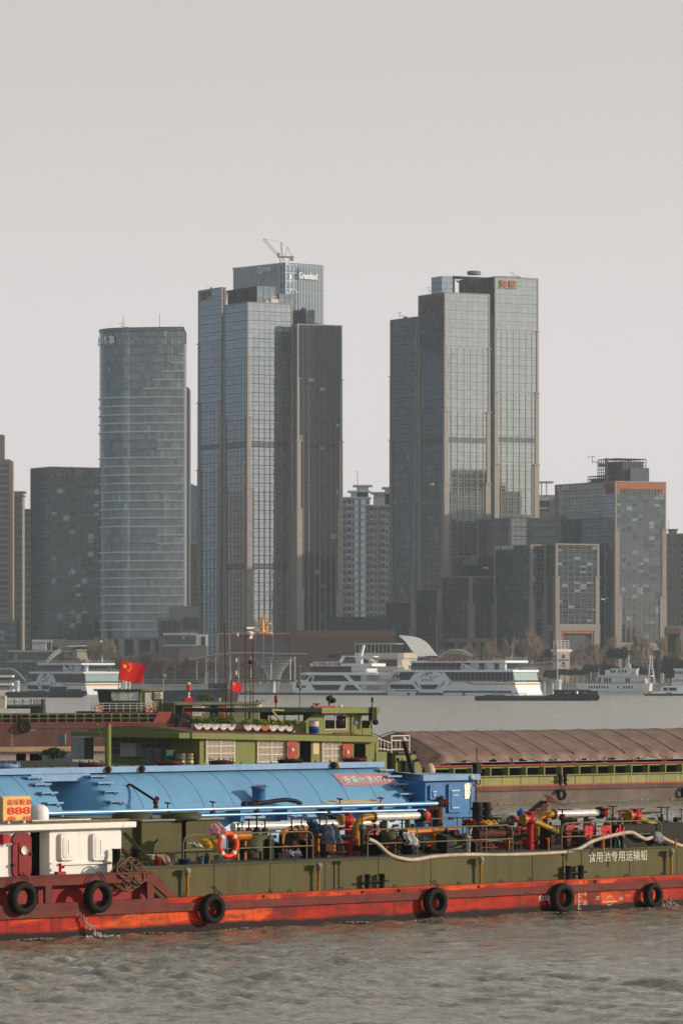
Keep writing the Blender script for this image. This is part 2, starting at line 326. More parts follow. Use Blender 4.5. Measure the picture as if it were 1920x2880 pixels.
G5=facade('glass_green','707a7a','343c3c',refl=.6,vline=.05,hline=.03,rough=.12,blind=.2,bcol='9fb0ac',sub=.75,var=.25,tilt=.08)
G6=facade('glass_brownish','50565a','343230',refl=.55,vline=.06,hline=.05,rough=.15,blind=.12,bcol='7c8080',var=.25,tilt=.1)
G7=facade('glass_pale','7f8c94','3a4046',refl=.6,vline=.08,hline=.05,rough=.15,blind=.3,bcol='a7b2b6',var=.2)
def wlen(f,px,s0=0):                             # length of the receding left face
    k=(px-CX)/FP; o=f.o+f.u*s0; return (k*o.y-o.x)/(f.n.x-k*f.n.y)
def roof_crane(root,p,size=1,flip=1,m=None):
    m=m or m_grey; b=MB(); x,y,z=p; q=size
    q*=.7; b.box(x-1.2*q,x+1.2*q,y-1,y+1,z,z+1.5*q).bar((x,y,z+1.6*q),(x-flip*5.5*q,y,z+2.6*q),.35*q).bar((x-flip*5.5*q,y,z+1.5*q),(x-flip*5.5*q,y,z+5*q),.25*q)
    b.bar((x-flip*3.6*q,y,z+5.2*q),(x-flip*7.6*q,y,z+5.0*q),.25*q).bar((x-flip*7.6*q,y,z+5*q),(x-flip*7.9*q,y,z+4.2*q),.3*q)
    return b.mk('roof_crane',m,root)
def tiers_of(f,lst): return [f.z(f.cpx,p) for p in lst]
def block(name,label,cpx,Y,lpx,rpx,top,gr,gl,tiers=(),pw=(.45,.8,1.5,2.2,3.0),fins_from=1,nf=None,nl=None,lou=(),base=None,yaw=BY,group=None,cat='tower',crown=True,fr=None,fl=None,fh=4.2,pm=None,bm=None,lpier=True,root=None):
    f=Fr(cpx,Y,yaw,GZ); f.cpx=cpx; H=f.z(cpx,top); Ls=f.s(rpx); Lw=wlen(f,lpx); z0=0 if base is None else f.z(cpx,base)
    root=root or froot(f,name,label,cat,group); pm=pm or m_pier; bm=bm or m_bronze
    nfl=max(2,round(H/fh)); nf=nf or max(3,round(Ls/3.1)); nl=nl or max(3,round(Lw/3.1))
    b=MB(); b.quad((0,0,z0),(Ls,0,z0),(Ls,0,H),(0,0,H),[(0,0),(nf,0),(nf,nfl),(0,nfl)])
    b.quad((Ls,0,z0),(Ls,Lw,z0),(Ls,Lw,H),(Ls,0,H),[(50,0),(50+nl,0),(50+nl,nfl),(50,nfl)]).mk('front_glazing',gr,root)
    b=MB(); b.quad((0,Lw,z0),(0,0,z0),(0,0,H),(0,Lw,H),[(20,0),(20+nl,0),(20+nl,nfl),(20,nfl)])
    b.quad((Ls,Lw,z0),(0,Lw,z0),(0,Lw,H),(Ls,Lw,H),[(90,0),(90+nf,0),(90+nf,nfl),(90,nfl)]).mk('side_glazing',gl,root)
    MB().box(.2,Ls-.2,.2,Lw-.2,H-1.2,H-.9).mk('roof',m_roofm,root)
    T=[H+.15]+tiers_of(f,tiers)+[z0]
    for nm,(sx,sy) in (('corner_pier',(0,0)),('corner_pier',(Ls,0)),('corner_pier',(0,Lw))):
        if (sx,sy)==(0,Lw) and not lpier: continue
        p=MB()
        for i in range(len(T)-1):
            w=pw[min(i,len(pw)-1)]; e=.25+.1*i
            x0,x1=(-e,w) if sx==0 else (Ls-w,Ls+e); y0,y1=(-e,w) if sy==0 else (Lw-w,Lw+e)
            p.box(x0,x1,y0,y1,T[i+1],T[i]-.05*(i>0))
            if i>0: p.box(x0-.45,x1+.45,y0-.45,y1+.45,T[i]-.45,T[i]-.02)   # collar at each setback
        p.mk(nm,pm,root)
    c=MB()
    if crown: c.box(pw[0]+.02,Ls-pw[0]-.02,-.3,.3,H-.45,H+.12); c.box(-.3,.3,pw[0]+.02,Lw-pw[0]-.02,H-.45,H+.12); c.box(Ls-.3,Ls+.25,pw[0]+.02,Lw-.02,H-.45,H+.1)
    c.mk('parapet',bm,root)
    # fins: a set on each visible face, thicker below each setback
    for face,Lx,ms in (('front_fins',Ls,fr if fr is not None else nf//2),('side_fins',Lw,fl if fl is not None else nl//2)):
        if ms<=0: continue
        b=MB()
        for i in range(fins_from,len(T)-1):
            w=(.08,.14,.24,.36,.45)[min(i,4)]; d=(.08,.14,.22,.32,.4)[min(i,4)]; pwid=pw[min(i,len(pw)-1)]
            for k in range(1,ms):
                x=k*Lx/ms
                if x<pwid+.3 or x>Lx-pwid-.3: continue
                if face=='front_fins': b.box(x-w/2,x+w/2,-d,.05,T[i+1]+.1,T[i]-.3)
                else: b.box(-d*.45,.05,x-w/2,x+w/2,T[i+1]+.1,T[i]-.3)
        if b.v: b.mk(face,bm,root)
    for a,bb in lou:
        za,zb=f.z(cpx,bb),f.z(cpx,a); n=5; m=MB(); pwid=2.0
        for k in range(n):
            q=za+(zb-za)*k/n; m.box(pwid,Ls-pwid,-.12,0.03,q,q+(zb-za)/n*.55); m.box(-.12,.03,pwid,Lw-pwid,q,q+(zb-za)/n*.55)
        m.mk('louvre_band',m_louv,root)
    root['H']=H; f.H=H; f.Ls=Ls; f.Lw=Lw; f.root=root
    return f
def sign_front(f,s,px,py,h_px,wpx,m,bold=.012,depth=.3,w=-.35,name='sign'):
    p=f(px,py,w); q=f(px+wpx,py,w); z2=f.z(px,py-h_px,w)
    return text(s,name,m,f.root,(p[0],w,p[2]),(1,0,0),(0,0,1),z2-p[2],q[0]-p[0],depth,bold)
def sign_left(f,s,px,px2,py,h_px,m,bold=.012,depth=.3,name='sign'):
    a=wlen(f,px); b=wlen(f,px2); k=HC-(py-HZ)/FP*(f.o.y+a*f.n.y)-GZ; k2=HC-(py-h_px-HZ)/FP*(f.o.y+a*f.n.y)-GZ
    return text(s,name,m,f.root,(-.35,a,k),(0,-1,0),(0,0,1),k2-k,a-b,depth,bold)
m_sgold=mat('sign_gold','a86a3c',.5,var=.03); m_swhite=mat('sign_white','dfe2e4',.5,var=.03); m_sbronze=mat('sign_bronze','6a4a3a',.5,.2,var=.05); m_sdark=mat('sign_dark','4c4038',.6,var=.05)
# --- right cluster
T2=(975,1155,1358,1590)
f=block('glass_tower','tall silver glass tower with the flat sign of two gold characters at its top right',1391,2176,1330,1511,778,G1,G3,(927,1101,1303,1480),lou=((1228,1243),),group='stepped glass towers of the riverside complex',fr=7,fl=5)
sign_front(f,'复星',1402,811,24,49,m_sgold,.014,.4)
roof_crane(f.root,(f.Ls*.62,3,f.H),.8)
MB().box(2,14,.6,9,f.H,f.H+.5).mk('roof_plinth',m_grey,f.root); b=MB(); b.lathe([(3.3,0),(3.3,1.4),(2.9,1.7),(0,1.7)],(-8,6,f.H+1),n=24).mk('roof_tank',m_grey,f.root)
# crown of the same tower left of its corner: open steel frame and glazed screen
z0=f.z(1391,880); b=MB(); x0,x1=f.s(1242,6),f.s(1272,6)
b.quad((x0,6,z0),(x1,6,z0),(x1,6,f.H-.3),(x0,6,f.H-.3),[(0,0),(4,0),(4,6),(0,6)]).quad((x0,16,z0),(x0,6,z0),(x0,6,f.H-.3),(x0,16,f.H-.3),[(0,0),(3,0),(3,6),(0,6)]).quad((x1,6,z0),(x1,16,z0),(x1,16,f.H-.3),(x1,6,f.H-.3),[(0,0),(3,0),(3,6),(0,6)]).mk('glazed_screen',G2,f.root)
b=MB(); x2=f.s(1388,6)
for i in range(4):
    x=x1+.4+(x2-x1)*i/4.; b.bar((x,6,z0),(x,6,f.H-.2),.45)
    b.bar((x,15,z0),(x,15,f.H-.2),.45)
for zz in (f.H-.3,f.H-8.5): b.bar((x1,6,zz),(x2,6,zz),.6); b.bar((x1,15,zz),(x2,15,zz),.6)
b.bar((x1+2,6,f.H-2),(x1+12,6,f.H-9),.5).bar((x1,10,f.H-.4),(x2,10,f.H-.4),.5); b.box(x1+9,-.6,7,15.5,z0,f.H-1.0); b.mk('roof_frame',m_dark,f.root)
f2=block('glass_tower','silver glass tower with a round emblem on its dark left face',1250,2150,1177,1375,822,G1,G3,(975,1155,1358,1590),lou=((1228,1243),),group='stepped glass towers of the riverside complex',fr=7,fl=7)
sign_left(f2,'中信理财',1193,1241,866,25,m_sbronze,.014,.4)
a_=wlen(f2,1186.5); zz=f2.z(1250,852)-1.5; b=MB(); b.lathe([(0,0),(2.4,0),(2.4,.5),(0,.5)],(-.3,a_-0.5,zz),(-1,0,0),24).mk('emblem',m_sbronze,f2.root)
roof_crane(f2.root,(3,14,f2.H),.9)
f1=block('glass_tower','dark glass tower leftmost of the right-hand cluster, lowest of the three tall ones',1170,2176,1098,1178,891,G3,G3,(1050,1230,1420,1600),group='stepped glass towers of the riverside complex',fr=2,fl=8)
roof_crane(f1.root,(1,12,f1.H),.8)
f=block('glass_office_block','grey glass block behind the hotel with a roof terrace and hoist',1433,2120,1342,1575,1456,facade('glass_mid','7d807e','3a3a3a',refl=.6,vline=.04,hline=.05,blind=.1,var=.1),G6,(1700,),pw=(.8,1.3),fr=0,fl=9,cat='office block',fins_from=0,pm=m_pier2)
roof_crane(f.root,(f.s(1475),6,f.H),.7,-1,m_white); MB().box(f.s(1480),f.s(1503),3,8,f.H,f.H+1.6).mk('roof_unit',m_white,f.root)
f=block('glass_office_block','small dark glass block with a stepped terrace behind the five-character sign block',1330,2136,1259,1341,1563,G3,G6,(1650,),pw=(.8,1.3),fr=2,fl=9,cat='office block',fins_from=0,pm=m_pier2)
b=MB(); b.box(f.s(1322,-2),f.s(1392,-2),-2,6,f.z(1322,1625,-2),f.z(1322,1590,-2)); b.mk('terrace',m_dark,f.root)
b=MB(); b.box(f.s(1358,-2.3),f.s(1388,-2.3),-2.5,-2.05,f.z(1358,1600,-2.3),f.z(1358,1594,-2.3)).mk('handrail',m_white,f.root)
f=block('glass_office_block','dark glass block with a sign of five bronze characters at its top left',1322,2108,1240,1391,1621,G3,G6,(1698,),pw=(1.0,1.9),fr=5,fl=9,cat='office block',base=1800,fins_from=0,pm=m_pier2)
sign_left(f,'光大保德信',1242,1291,1643,16,m_sbronze,.014,.3)
b=MB(); Lw=f.Lw; zb=f.z(1322,1800)
for x in (0,f.Ls*.33,f.Ls*.66,f.Ls): b.box(x-1,x+1,0,1.6,0,zb)
for y in (Lw*.5,Lw): b.box(0,1.5,y-1,y+.9,0,zb)
b.box(-.3,f.Ls+.3,-.3,.5,zb-1.2,zb+.8); b.box(-.3,.5,0,Lw,zb-1.2,zb+.8); b.mk('entrance_frame',m_pier2,f.root)
MB().box(1.6,f.Ls-.5,1.7,Lw-1,0,zb-.1).mk('lobby',m_dark,f.root)
f=block('glass_office_block','narrow dark glass block second from the left of the low row',1232,2122,1166,1239,1656,G2,G3,(1734,),pw=(.9,1.7),fr=0,fl=9,cat='office block',fins_from=0,pm=m_pier2)
f=block('glass_office_block','lowest dark glass block at the left end of the row beside the white apartments',1157,2130,1084,1166,1692,G2,G3,(1770,),pw=(.8,1.5),fr=0,fl=9,cat='office block',fins_from=0,pm=m_pier2)
f=block('hotel_building','dark glass hotel with white serif lettering on its left face',1492,2080,1390,1533,1532,G4,G3,(1678,),pw=(.9,1.6),fr=3,fl=9,cat='hotel',fins_from=0,pm=m_pier2)
sign_left(f,'ST REGIS',1395,1445,1547,10.5,m_swhite,.01,.3)
f3=block('glass_office_block','dark glass block with gold fins and a wide portal, right of the hotel',1562,2076,1531,1682,1529,G4,G4,(1621,),pw=(1.0,1.8),fr=7,fl=9,cat='office block',base=1757,fins_from=0,pm=m_pier2)
zb=f3.z(1562,1757); b=MB(); Ls=f3.Ls
b.box(-.5,Ls+.5,-.6,1.2,zb-2.8,zb+.4); b.box(-.5,2.6,-.5,2,0,zb-2.8); b.box(Ls-2.6,Ls+.5,-.5,2,0,zb-2.8); b.box(-.5,1,2,f3.Lw,zb-2.8,zb); b.box(-.5,1,f3.Lw-3,f3.Lw,0,zb-2.8); b.mk('portal_frame',m_pier2,f3.root)
b=MB(); b.box(2.7,Ls-2.7,-.2,1.4,zb-4.0,zb-2.9); b.box(2.7,3.8,-.2,1.4,0,zb-4.1); b.box(Ls-3.8,Ls-2.7,-.2,1.4,0,zb-4.1); b.mk('copper_surround',mat('copper','8c5434',.45,.3,var=.1),f3.root)
b=MB(); b.quad((3.8,1.3,0),(Ls-3.8,1.3,0),(Ls-3.8,1.3,zb-4),(3.8,1.3,zb-4),[(0,0),(9,0),(9,2),(0,2)]).mk('lobby_glazing',G6,f3.root)
fv=block('office_tower','broad stepped office tower with a copper band under its roof and steel cages on top',1729,2102,1561,1870,1353,facade('glass_vinda','525a5d','34383a',refl=.7,vline=.04,hline=.04,rough=.08,blind=.3,bcol='8f9896',var=.3,tilt=.35),G2,(1485,1675),pw=(.7,2.0,3.3),fr=10,fl=0,cat='tower',base=1808,pm=m_pier2)
sl_=sign_left(fv,'维达',1581,1603,1381,14,m_swhite,.02,.3); sign_left(fv,'V',1567,1577,1376,8,m_swhite,.03,.3,'emblem')
zb=fv.z(1729,1808); b=MB(); Ls,Lw=fv.Ls,fv.Lw; b.box(-.5,Ls+.5,-.6,1.2,zb-3.4,zb+.2); b.box(-.5,3.2,-.5,2.5,0,zb-3.4); b.box(Ls-3,Ls+.5,-.5,2.5,0,zb-3.4); b.box(-.5,1,2.5,Lw,zb-3.4,zb-.5); b.mk('portal_frame',m_pier2,fv.root)
MB().box(1,Ls-1,2.6,Lw,0,zb-.1).mk('lobby',m_dark,fv.root)
H=fv.H; z1=fv.z(1729,1388); mc=mat('copper','8c5434',.45,.3); b=MB(); b.box(.8,Ls-.8,-.28,.1,H-3.4,H-.6); b.box(.8,2.2,-.28,.1,z1,H-3.45); b.box(Ls-2.2,Ls-.8,-.28,.1,z1,H-3.45); b.box(-.28,.1,.8,8.8,H-3.4,H-.6)
for k in range(1,14): x=2+k*(Ls-4)/14.; b.box(x-.12,x+.12,-.25,.05,z1,H-3.45)
for k in range(1,8): b.box(-.25,.05,.8+k-.1,.8+k+.1,z1,H-3.45)
b.mk('copper_band',mc,fv.root)
def cage(root,x0,x1,y0,y1,z0,z1,step=1.6,t=.13,solid=True):
    b=MB(); nx=max(2,round((x1-x0)/step)); nz=max(2,round((z1-z0)/step)); ny=max(2,round((y1-y0)/step))
    for i in range(nx+1):
        x=x0+(x1-x0)*i/nx; b.box(x-t,x+t,y0-t,y0+t,z0,z1)
    for j in range(ny+1):
        y=y0+(y1-y0)*j/ny; b.box(x0-t,x0+t,y-t,y+t,z0,z1)
    for k in range(nz+1):
        z=z0+(z1-z0)*k/nz; b.box(x0,x1,y0-t-.02,y0+t+.02,z-t,z+t); b.box(x0-t-.02,x0+t+.02,y0,y1,z-t,z+t); b.box(x1-t-.02,x1+t+.02,y0,y1,z-t,z+t)
    b.box(x0,x1,y0,y1,z1,z1+.25); b.mk('steel_cage',m_dark,root)
    if solid: MB().box(x0+(x1-x0)*.25,x1-.4,y0+1.5,y1,z0,z1-1).mk('plant_room',m_grey,root)
w0=4.0
cage(fv.root,fv.s(1732,w0),fv.s(1815,w0),w0,w0+16,H,fv.z(1732,1290,w0))
cage(fv.root,fv.s(1734,w0+18),fv.s(1770,w0+18),w0+18,w0+26,H,fv.z(1734,1318,w0+20))
cage(fv.root,fv.s(1710,w0+26),fv.s(1740,w0+26),w0+26,w0+44,H,fv.z(1700,1338,w0+30))
b=MB(); x0,x1=fv.s(1771,2.5),fv.s(1824,2.5); b.box(x0,x1,2.5,3.6,H,fv.z(1771,1315,2.5)); b.mk('glazed_screen',G7,fv.root)
roof_crane(fv.root,(fv.s(1720,3),12,H+7),1.3)
MB().bar((fv.s(1704,10),10,H),(fv.s(1704,10),10,H+11),1.1).box(fv.s(1701,10),fv.s(1711,10),9,11,H+1.5,H+3.6).mk('mast',m_grey,fv.root)
# dark recess between portal block and the office tower
f=block('glass_link','dark glass link recessed between the portal block and the copper-banded tower',1700,2108,1683,1729,1528,G4,G4,(),pw=(.2,),fr=5,fl=0,cat='building',crown=False,pm=m_pier2)
# --- left cluster
f=block('glass_tower','slate glass tower with two bronze characters at its top, leftmost of the left cluster',624,2178,559,634,808,G3,G2,(958,1125,1316,1540),lou=((1246,1262),),group='stepped glass towers of the left complex',fr=0,fl=6)
sign_left(f,'复星',565,592,846,25,m_sbronze,.016,.4); roof_crane(f.root,(1,12,f.H),.8,1,m_white)
fL1=f
f=block('glass_tower','glass tower whose bright front half meets a dark half, before the slate one',697,2150,631,821,849,facade('glass_split','9aa1a1','4a5254',refl=.8,vline=.03,hline=.035,rough=.05,blind=.1,bcol='b4bcba',var=.07,tilt=.07),G2,(1002,1171,1372,1600),lou=((1240,1256),(1583,1600)),group='stepped glass towers of the left complex',fr=8,fl=7)
roof_crane(f.root,(12,4,f.H),1.0,-1,m_white); MB().box(14,18,3,6,f.H,f.H+2.2).mk('roof_unit',m_white,f.root)
f=block('glass_tower','dark glass tower standing at the right end of the left cluster, with gold fins',837,2150,822,960,911,facade('glass_night','1d2529','1a1e20',refl=.5,vline=.03,hline=.03,rough=.12,blind=.22,bcol='7c8888',var=.25,tilt=.1),G4,(1063,1238,1430,1658),lou=((1244,1258),(1583,1600)),group='stepped glass towers of the left complex',fins_from=0,fr=8,fl=3)
roof_crane(f.root,(f.s(905),4,f.H),.9,1,m_grey)
f=block('plant_room_block','dark upper block with a bronze edge between the two left cluster towers',862,2176,822,883,869,G3,G3,(),pw=(.4,),fr=0,fl=0,cat='building',base=1000); roof_crane(f.root,(0,3,f.H),.8,-1)
f=block('stair_core','dark recessed top storey with a glazed corner behind the left towers',724,2190,640,774,804,G7,m_dark,(),pw=(.15,),fr=0,fl=0,cat='building',base=960,crown=False,lpier=False)
b=MB(); 
for k in range(5): b.bar((-.5,3+k*7,f.H-.5),(-.5,5+k*7,f.H-14),.5)
b.box(-.7,-.2,1,f.Lw,f.H-1,f.H-.2); b.mk('roof_frame',m_dark,f.root)
f=block('glass_screen_block','pale glazed upper block in front of the building under construction',786,2204,774,829,826,G7,G7,(),pw=(.15,),fr=0,fl=0,cat='building',base=960,crown=False,lpier=False)
# --- tower under construction behind
fg=Fr(803,2620,40,GZ); fg.cpx=803; fg.root=froot(fg,'office_tower','pale grey striped office tower topped by a yellow tower crane, still under construction','tower')
H=fg.z(803,738); Ls=fg.s(910); Lw=wlen(fg,656)
gs=facade('glass_striped','5f6c78','3c444e',refl=.5,vline=.1,hline=.04,rough=.2,blind=.4,bcol='8a96a0',var=.15)
b=MB(); b.quad((0,0,0),(Ls,0,0),(Ls,0,H),(0,0,H),[(0,0),(18,0),(18,50),(0,50)]).quad((Ls,0,0),(Ls,Lw,0),(Ls,Lw,H),(Ls,0,H),[(0,0),(18,0),(18,50),(0,50)]).mk('front_glazing',gs,fg.root)
b=MB(); b.quad((0,Lw,0),(0,0,0),(0,0,H),(0,Lw,H),[(0,0),(24,0),(24,50),(0,50)]).mk('side_glazing',gs,fg.root)
MB().box(.5,Ls-.5,.5,Lw-.5,H-3,H-2.5).mk('roof',m_roofm,fg.root)
mf=mat('pale_fin','a9b4bd',.5,var=.05); b=MB(); 
for k in range(1,18): b.box(8+k*(Ls-8)/18-.22,8+k*(Ls-8)/18+.22,-.9,.02,0,H)
for zz in (fg.z(803,816),fg.z(803,873),fg.z(803,738)-.6): b.box(7,Ls,-.5,.0,zz-1.2,zz)
b.mk('front_fins',mf,fg.root); b=MB()
for k in range(1,20): y=4+k*(Lw-4)/20; b.box(-1.0,.02,y-.35,y+.35,0,H)
b.box(-.6,0,3,Lw,H-1,H); b.mk('side_fins',mf,fg.root)
b=MB(); zc=fg.z(803,826)
for i in range(14):
    z=H-1-i*4.6; b.box(-.3,8,-.4,5,z-.5,z)
for x in (0,2.7,5.4,8): b.box(x-.3,x+.3,-.3,.3,H-64,H)
for y in (2.5,5): b.box(-.3,.3,y-.3,y+.3,H-64,H)
b.mk('open_floors',mf,fg.root)
b=MB(); b.box(-.1,7.5,-.45,-.42,H-45.5,H-41).box(-.45,-.42,0,6,H-45.5,H-41).mk('site_netting',mat('site_net','c6c7bb',.9,var=.1),fg.root)
p=fg(840,778,-1.6); q=fg(892,778,-1.6); text('Greenland','sign',m_swhite,fg.root,(p[0],-1.4,p[2]-1.2),(1,0,0),(0,0,1),3.6*1.1,q[0]-p[0],.5,.03)
a1=wlen(fg,745); a2=wlen(fg,769); zz=fg.z(803,762); text('绿地','sign',m_swhite,fg.root,(-1.6,a1,zz),(0,-1,0),(0,0,1),3.2,a1-a2,.4,.02)
a3=wlen(fg,735); b=MB(); b.torus((-1.4,a3,zz+1.6),1.5,.45,(1,0,0),20,6); b.box(-1.6,-1.2,a3-1.9,a3+.6,zz-.4,zz+.3).mk('emblem',m_swhite,fg.root)
# tower crane
t=thing('tower_crane','yellow luffing tower crane raised on the roof of the unfinished tower','crane',fg.wd((2,6,H)),0)
my=mat('crane_yellow','b5a684',.6,var=.1); mb_=mat('crane_blue','3c4a78',.6,var=.1)
def lattice(b,a,c,w,n,t=.18):
    a=Vector(a); c=Vector(c); d=(c-a).normalized(); x=d.cross(Vector((0,1,0))).normalized()*w/2; y=Vector((0,w/2,0))
    cs=[(x+y),(x-y),(-x-y),(-x+y)]
    for q in cs: b.bar(a+q,c+q,t)
    for i in range(n):
        p0=a+(c-a)*i/n; p1=a+(c-a)*(i+1)/n
        for j in range(4): b.bar(p0+cs[j],p1+cs[(j+1)%4],t*.8)
b=MB(); lattice(b,(0,0,-6),(0,0,4),2.2,5,.25); b.mk('mast',my,t)
b=MB(); lattice(b,(-1.5,0,4),(-10.5,0,14),1.3,14,.13); b.mk('jib',my,t)
b=MB(); lattice(b,(0.3,0,4),(-.4,0,12),.7,10,.14); b.mk('king_post',mb_,t)
b=MB(); b.box(-2.2,7,-1.3,1.3,3.2,4.0).box(4.4,6.8,-1.6,1.6,1.6,3.2).box(-2.6,-1.0,-1.6,-.2,4.0,6.0).bar((6,0,4),(3.4,0,9.4),.3).bar((2,0,4),(3.4,0,9.4),.3).mk('counter_jib',my,t)
MB().bar((3.4,0,9.4),(-.4,0,12),.12).bar((-.4,0,12),(-10.5,0,14),.1).mk('stay_cable',m_dark,t)
b=MB(); 
for k in range(14): x=-11+k*1.9; b.bar((x,-1,-7),(x,-1,-3.4),.15)
b.bar((-11,-1,-3.5),(13.5,-1,-3.5),.15).bar((-11,-1,-5),(13.5,-1,-5),.12); tag(b.mk('guard_rail',m_grey,t))
# --- elliptical tower at the left
fc=Fr(398,2082,0,GZ); zt=fc.z(398,922); rt=froot(fc,'round_office_tower','rounded glass tower with pale horizontal bands and three characters at its top left','tower')
def plan(px,w): return (fc.s(px,w),w)
arc=[]
for i in range(15):                              # quarter turn on the left, flattening to the right
    a=math.pi*.5*(1-i/14.0); arc.append((math.sin(a),math.cos(a)))
xr=fc.s(518,0); xl=fc.s(279,20)
pts=[(xl+(9.5)*(1-math.cos(math.pi/2*i/12))*1.0,13.5-13.0*math.sin(math.pi/2*i/12)) for i in range(13)]
pts=[(xl+15*(1-math.cos(math.pi/2*i/14)),24-20.0*math.sin(math.pi/2*i/14)) for i in range(15)]
x0=pts[-1][0]; n=12
pts+=[(x0+(xr-x0)*i/n,4.0-4.0*math.sin(math.pi/2*i/n)) for i in range(1,n+1)]
def ring(b,z0,z1,off,i0=0):
    for i in range(i0,len(pts)-1):
        a=Vector((*pts[i],0)); c=Vector((*pts[i+1],0)); d=(c-a).normalized(); nn=Vector((d.y,-d.x,0))*off; zz0,zz1=Vector((0,0,z0)),Vector((0,0,z1))
        b.hexa([a+zz0,a+nn+zz0,c+nn+zz0,c+zz0],[a+zz1,a+nn+zz1,c+nn+zz1,c+zz1])
zb=fc.z(398,1795); nfl=36; b=MB(); u=0
for i in range(len(pts)-1):
    a,c=pts[i],pts[i+1]; L_=math.dist(a,c)/1.55
    b.quad((a[0],a[1],zb),(c[0],c[1],zb),(c[0],c[1],zt),(a[0],a[1],zt),[(u,0),(u+L_,0),(u+L_,nfl),(u,nfl)]); u+=L_
b.quad((xr,0,zb),(xr,34,zb),(xr,34,zt),(xr,0,zt),[(0,0),(14,0),(14,nfl),(0,nfl)]); b.mk('curved_glazing',G5,rt)
MB().slab(pts+[(xr,34),(xl+4,34)],zt-1.5,zt-1).mk('roof',m_roofm,rt); MB().slab(pts+[(xr,34),(xl+4,34)],zb-.4,zb).mk('soffit',m_roofm,rt)
mbnd=mat('pale_band','d4d4cc',.5,var=.05); fh=(zt-zb)/nfl; b=MB()
for k in range(1,nfl-2):
    sk=0
    if k>nfl-8: sk=[25,23,21,19,17][max(0,min(4,nfl-3-k))] if k>nfl-8 else 0
    if k in (nfl-13,nfl-14,nfl-24,nfl-25): sk=20
    b=MB(); ring(b,k*fh+zb-.22,k*fh+zb+.22,.45,sk); b.mk('floor_band',mbnd,rt)
b=MB(); ring(b,zt-.3,zt+.5,.3); b.mk('parapet',m_grey,rt); b=MB(); ring(b,zb-.9,zb+.3,.8); b.mk('base_ring',m_grey,rt)
xe=fc.s(523.5,-.5); MB().box(xr,xe,-.6,4,zb,fc.z(523,968)).mk('edge_pier',m_white,rt)
MB().box(xe,fc.s(532.5,6),6,26,0,fc.z(528,1092,6)).box(xe,fc.s(529,6),8,20,fc.z(528,1092,6),fc.z(528,1088,6)).mk('rear_fin',G4,rt)
for px,w in ((300,8),(315,4),(342,2.5),(384,3),(432,3),(486,3)): MB().cyl((fc.s(px,w),w,0),(fc.s(px,w),w,zb-.4),1.6,n=18).mk('column',mat('concrete_col','8f8a84',.8,var=.15,scale=.4,streak=3),rt)
MB().box(fc.s(300,7),fc.s(517,7),8,30,0,zb-.5).mk('lobby',G4,rt)
zs=fc.z(300,965); 
arc=[0.0]
for k in range(len(pts)-1): arc.append(arc[-1]+math.dist(pts[k],pts[k+1]))
def onarc(L_):
    k=max(q for q in range(len(arc)-1) if arc[q]<=L_); a,c=Vector(pts[k]+(0,)),Vector(pts[k+1]+(0,)); return a+(c-a)*((L_-arc[k])/(arc[k+1]-arc[k])),(c-a).normalized()
L0=min(range(240),key=lambda q:abs(onarc(q*.2)[0].x-fc.s(328,6)))*.2
for k,ch in enumerate('事久海上'):
    a,d=onarc(max(.1,L0-4.0*(k+1))); a2,d2=onarc(max(.2,L0-4.0*k-.5)); d=(a2-a).normalized(); nn=Vector((d.y,-d.x,0)); o_=a+nn*.7
    text(ch,'sign',mat('sign_bright','e8eaec',.5,var=0),rt,(o_.x,o_.y,zs),d,(0,0,1),3.9,3.4,.4,.012)
roof_crane(rt,(fc.s(362,10),10,zt),.8); MB().bar((fc.s(449,8),8,zt),(fc.s(449,8),8,zt+7),.22).bar((fc.s(348,12),12,zt),(fc.s(348,12),12,zt+6),.2).mk('lightning_rod',m_grey,rt)
# --- other office blocks
f=block('office_block','dark teal office block with three pale characters at its top left','144' and 144,2170,88,281,1313,G4,G6,(),pw=(.3,),fr=10,fl=14,fins_from=0,cat='office block',bm=mat('grey_fin','7e7a76',.6,var=.05),pm=mat('grey_fin2','6e6c6a',.6,var=.05))
sign_front(f,'金外滩',153,1344,26,77,mat('sign_dull','9a938c',.6,var=.03),.012,.4,-.6)
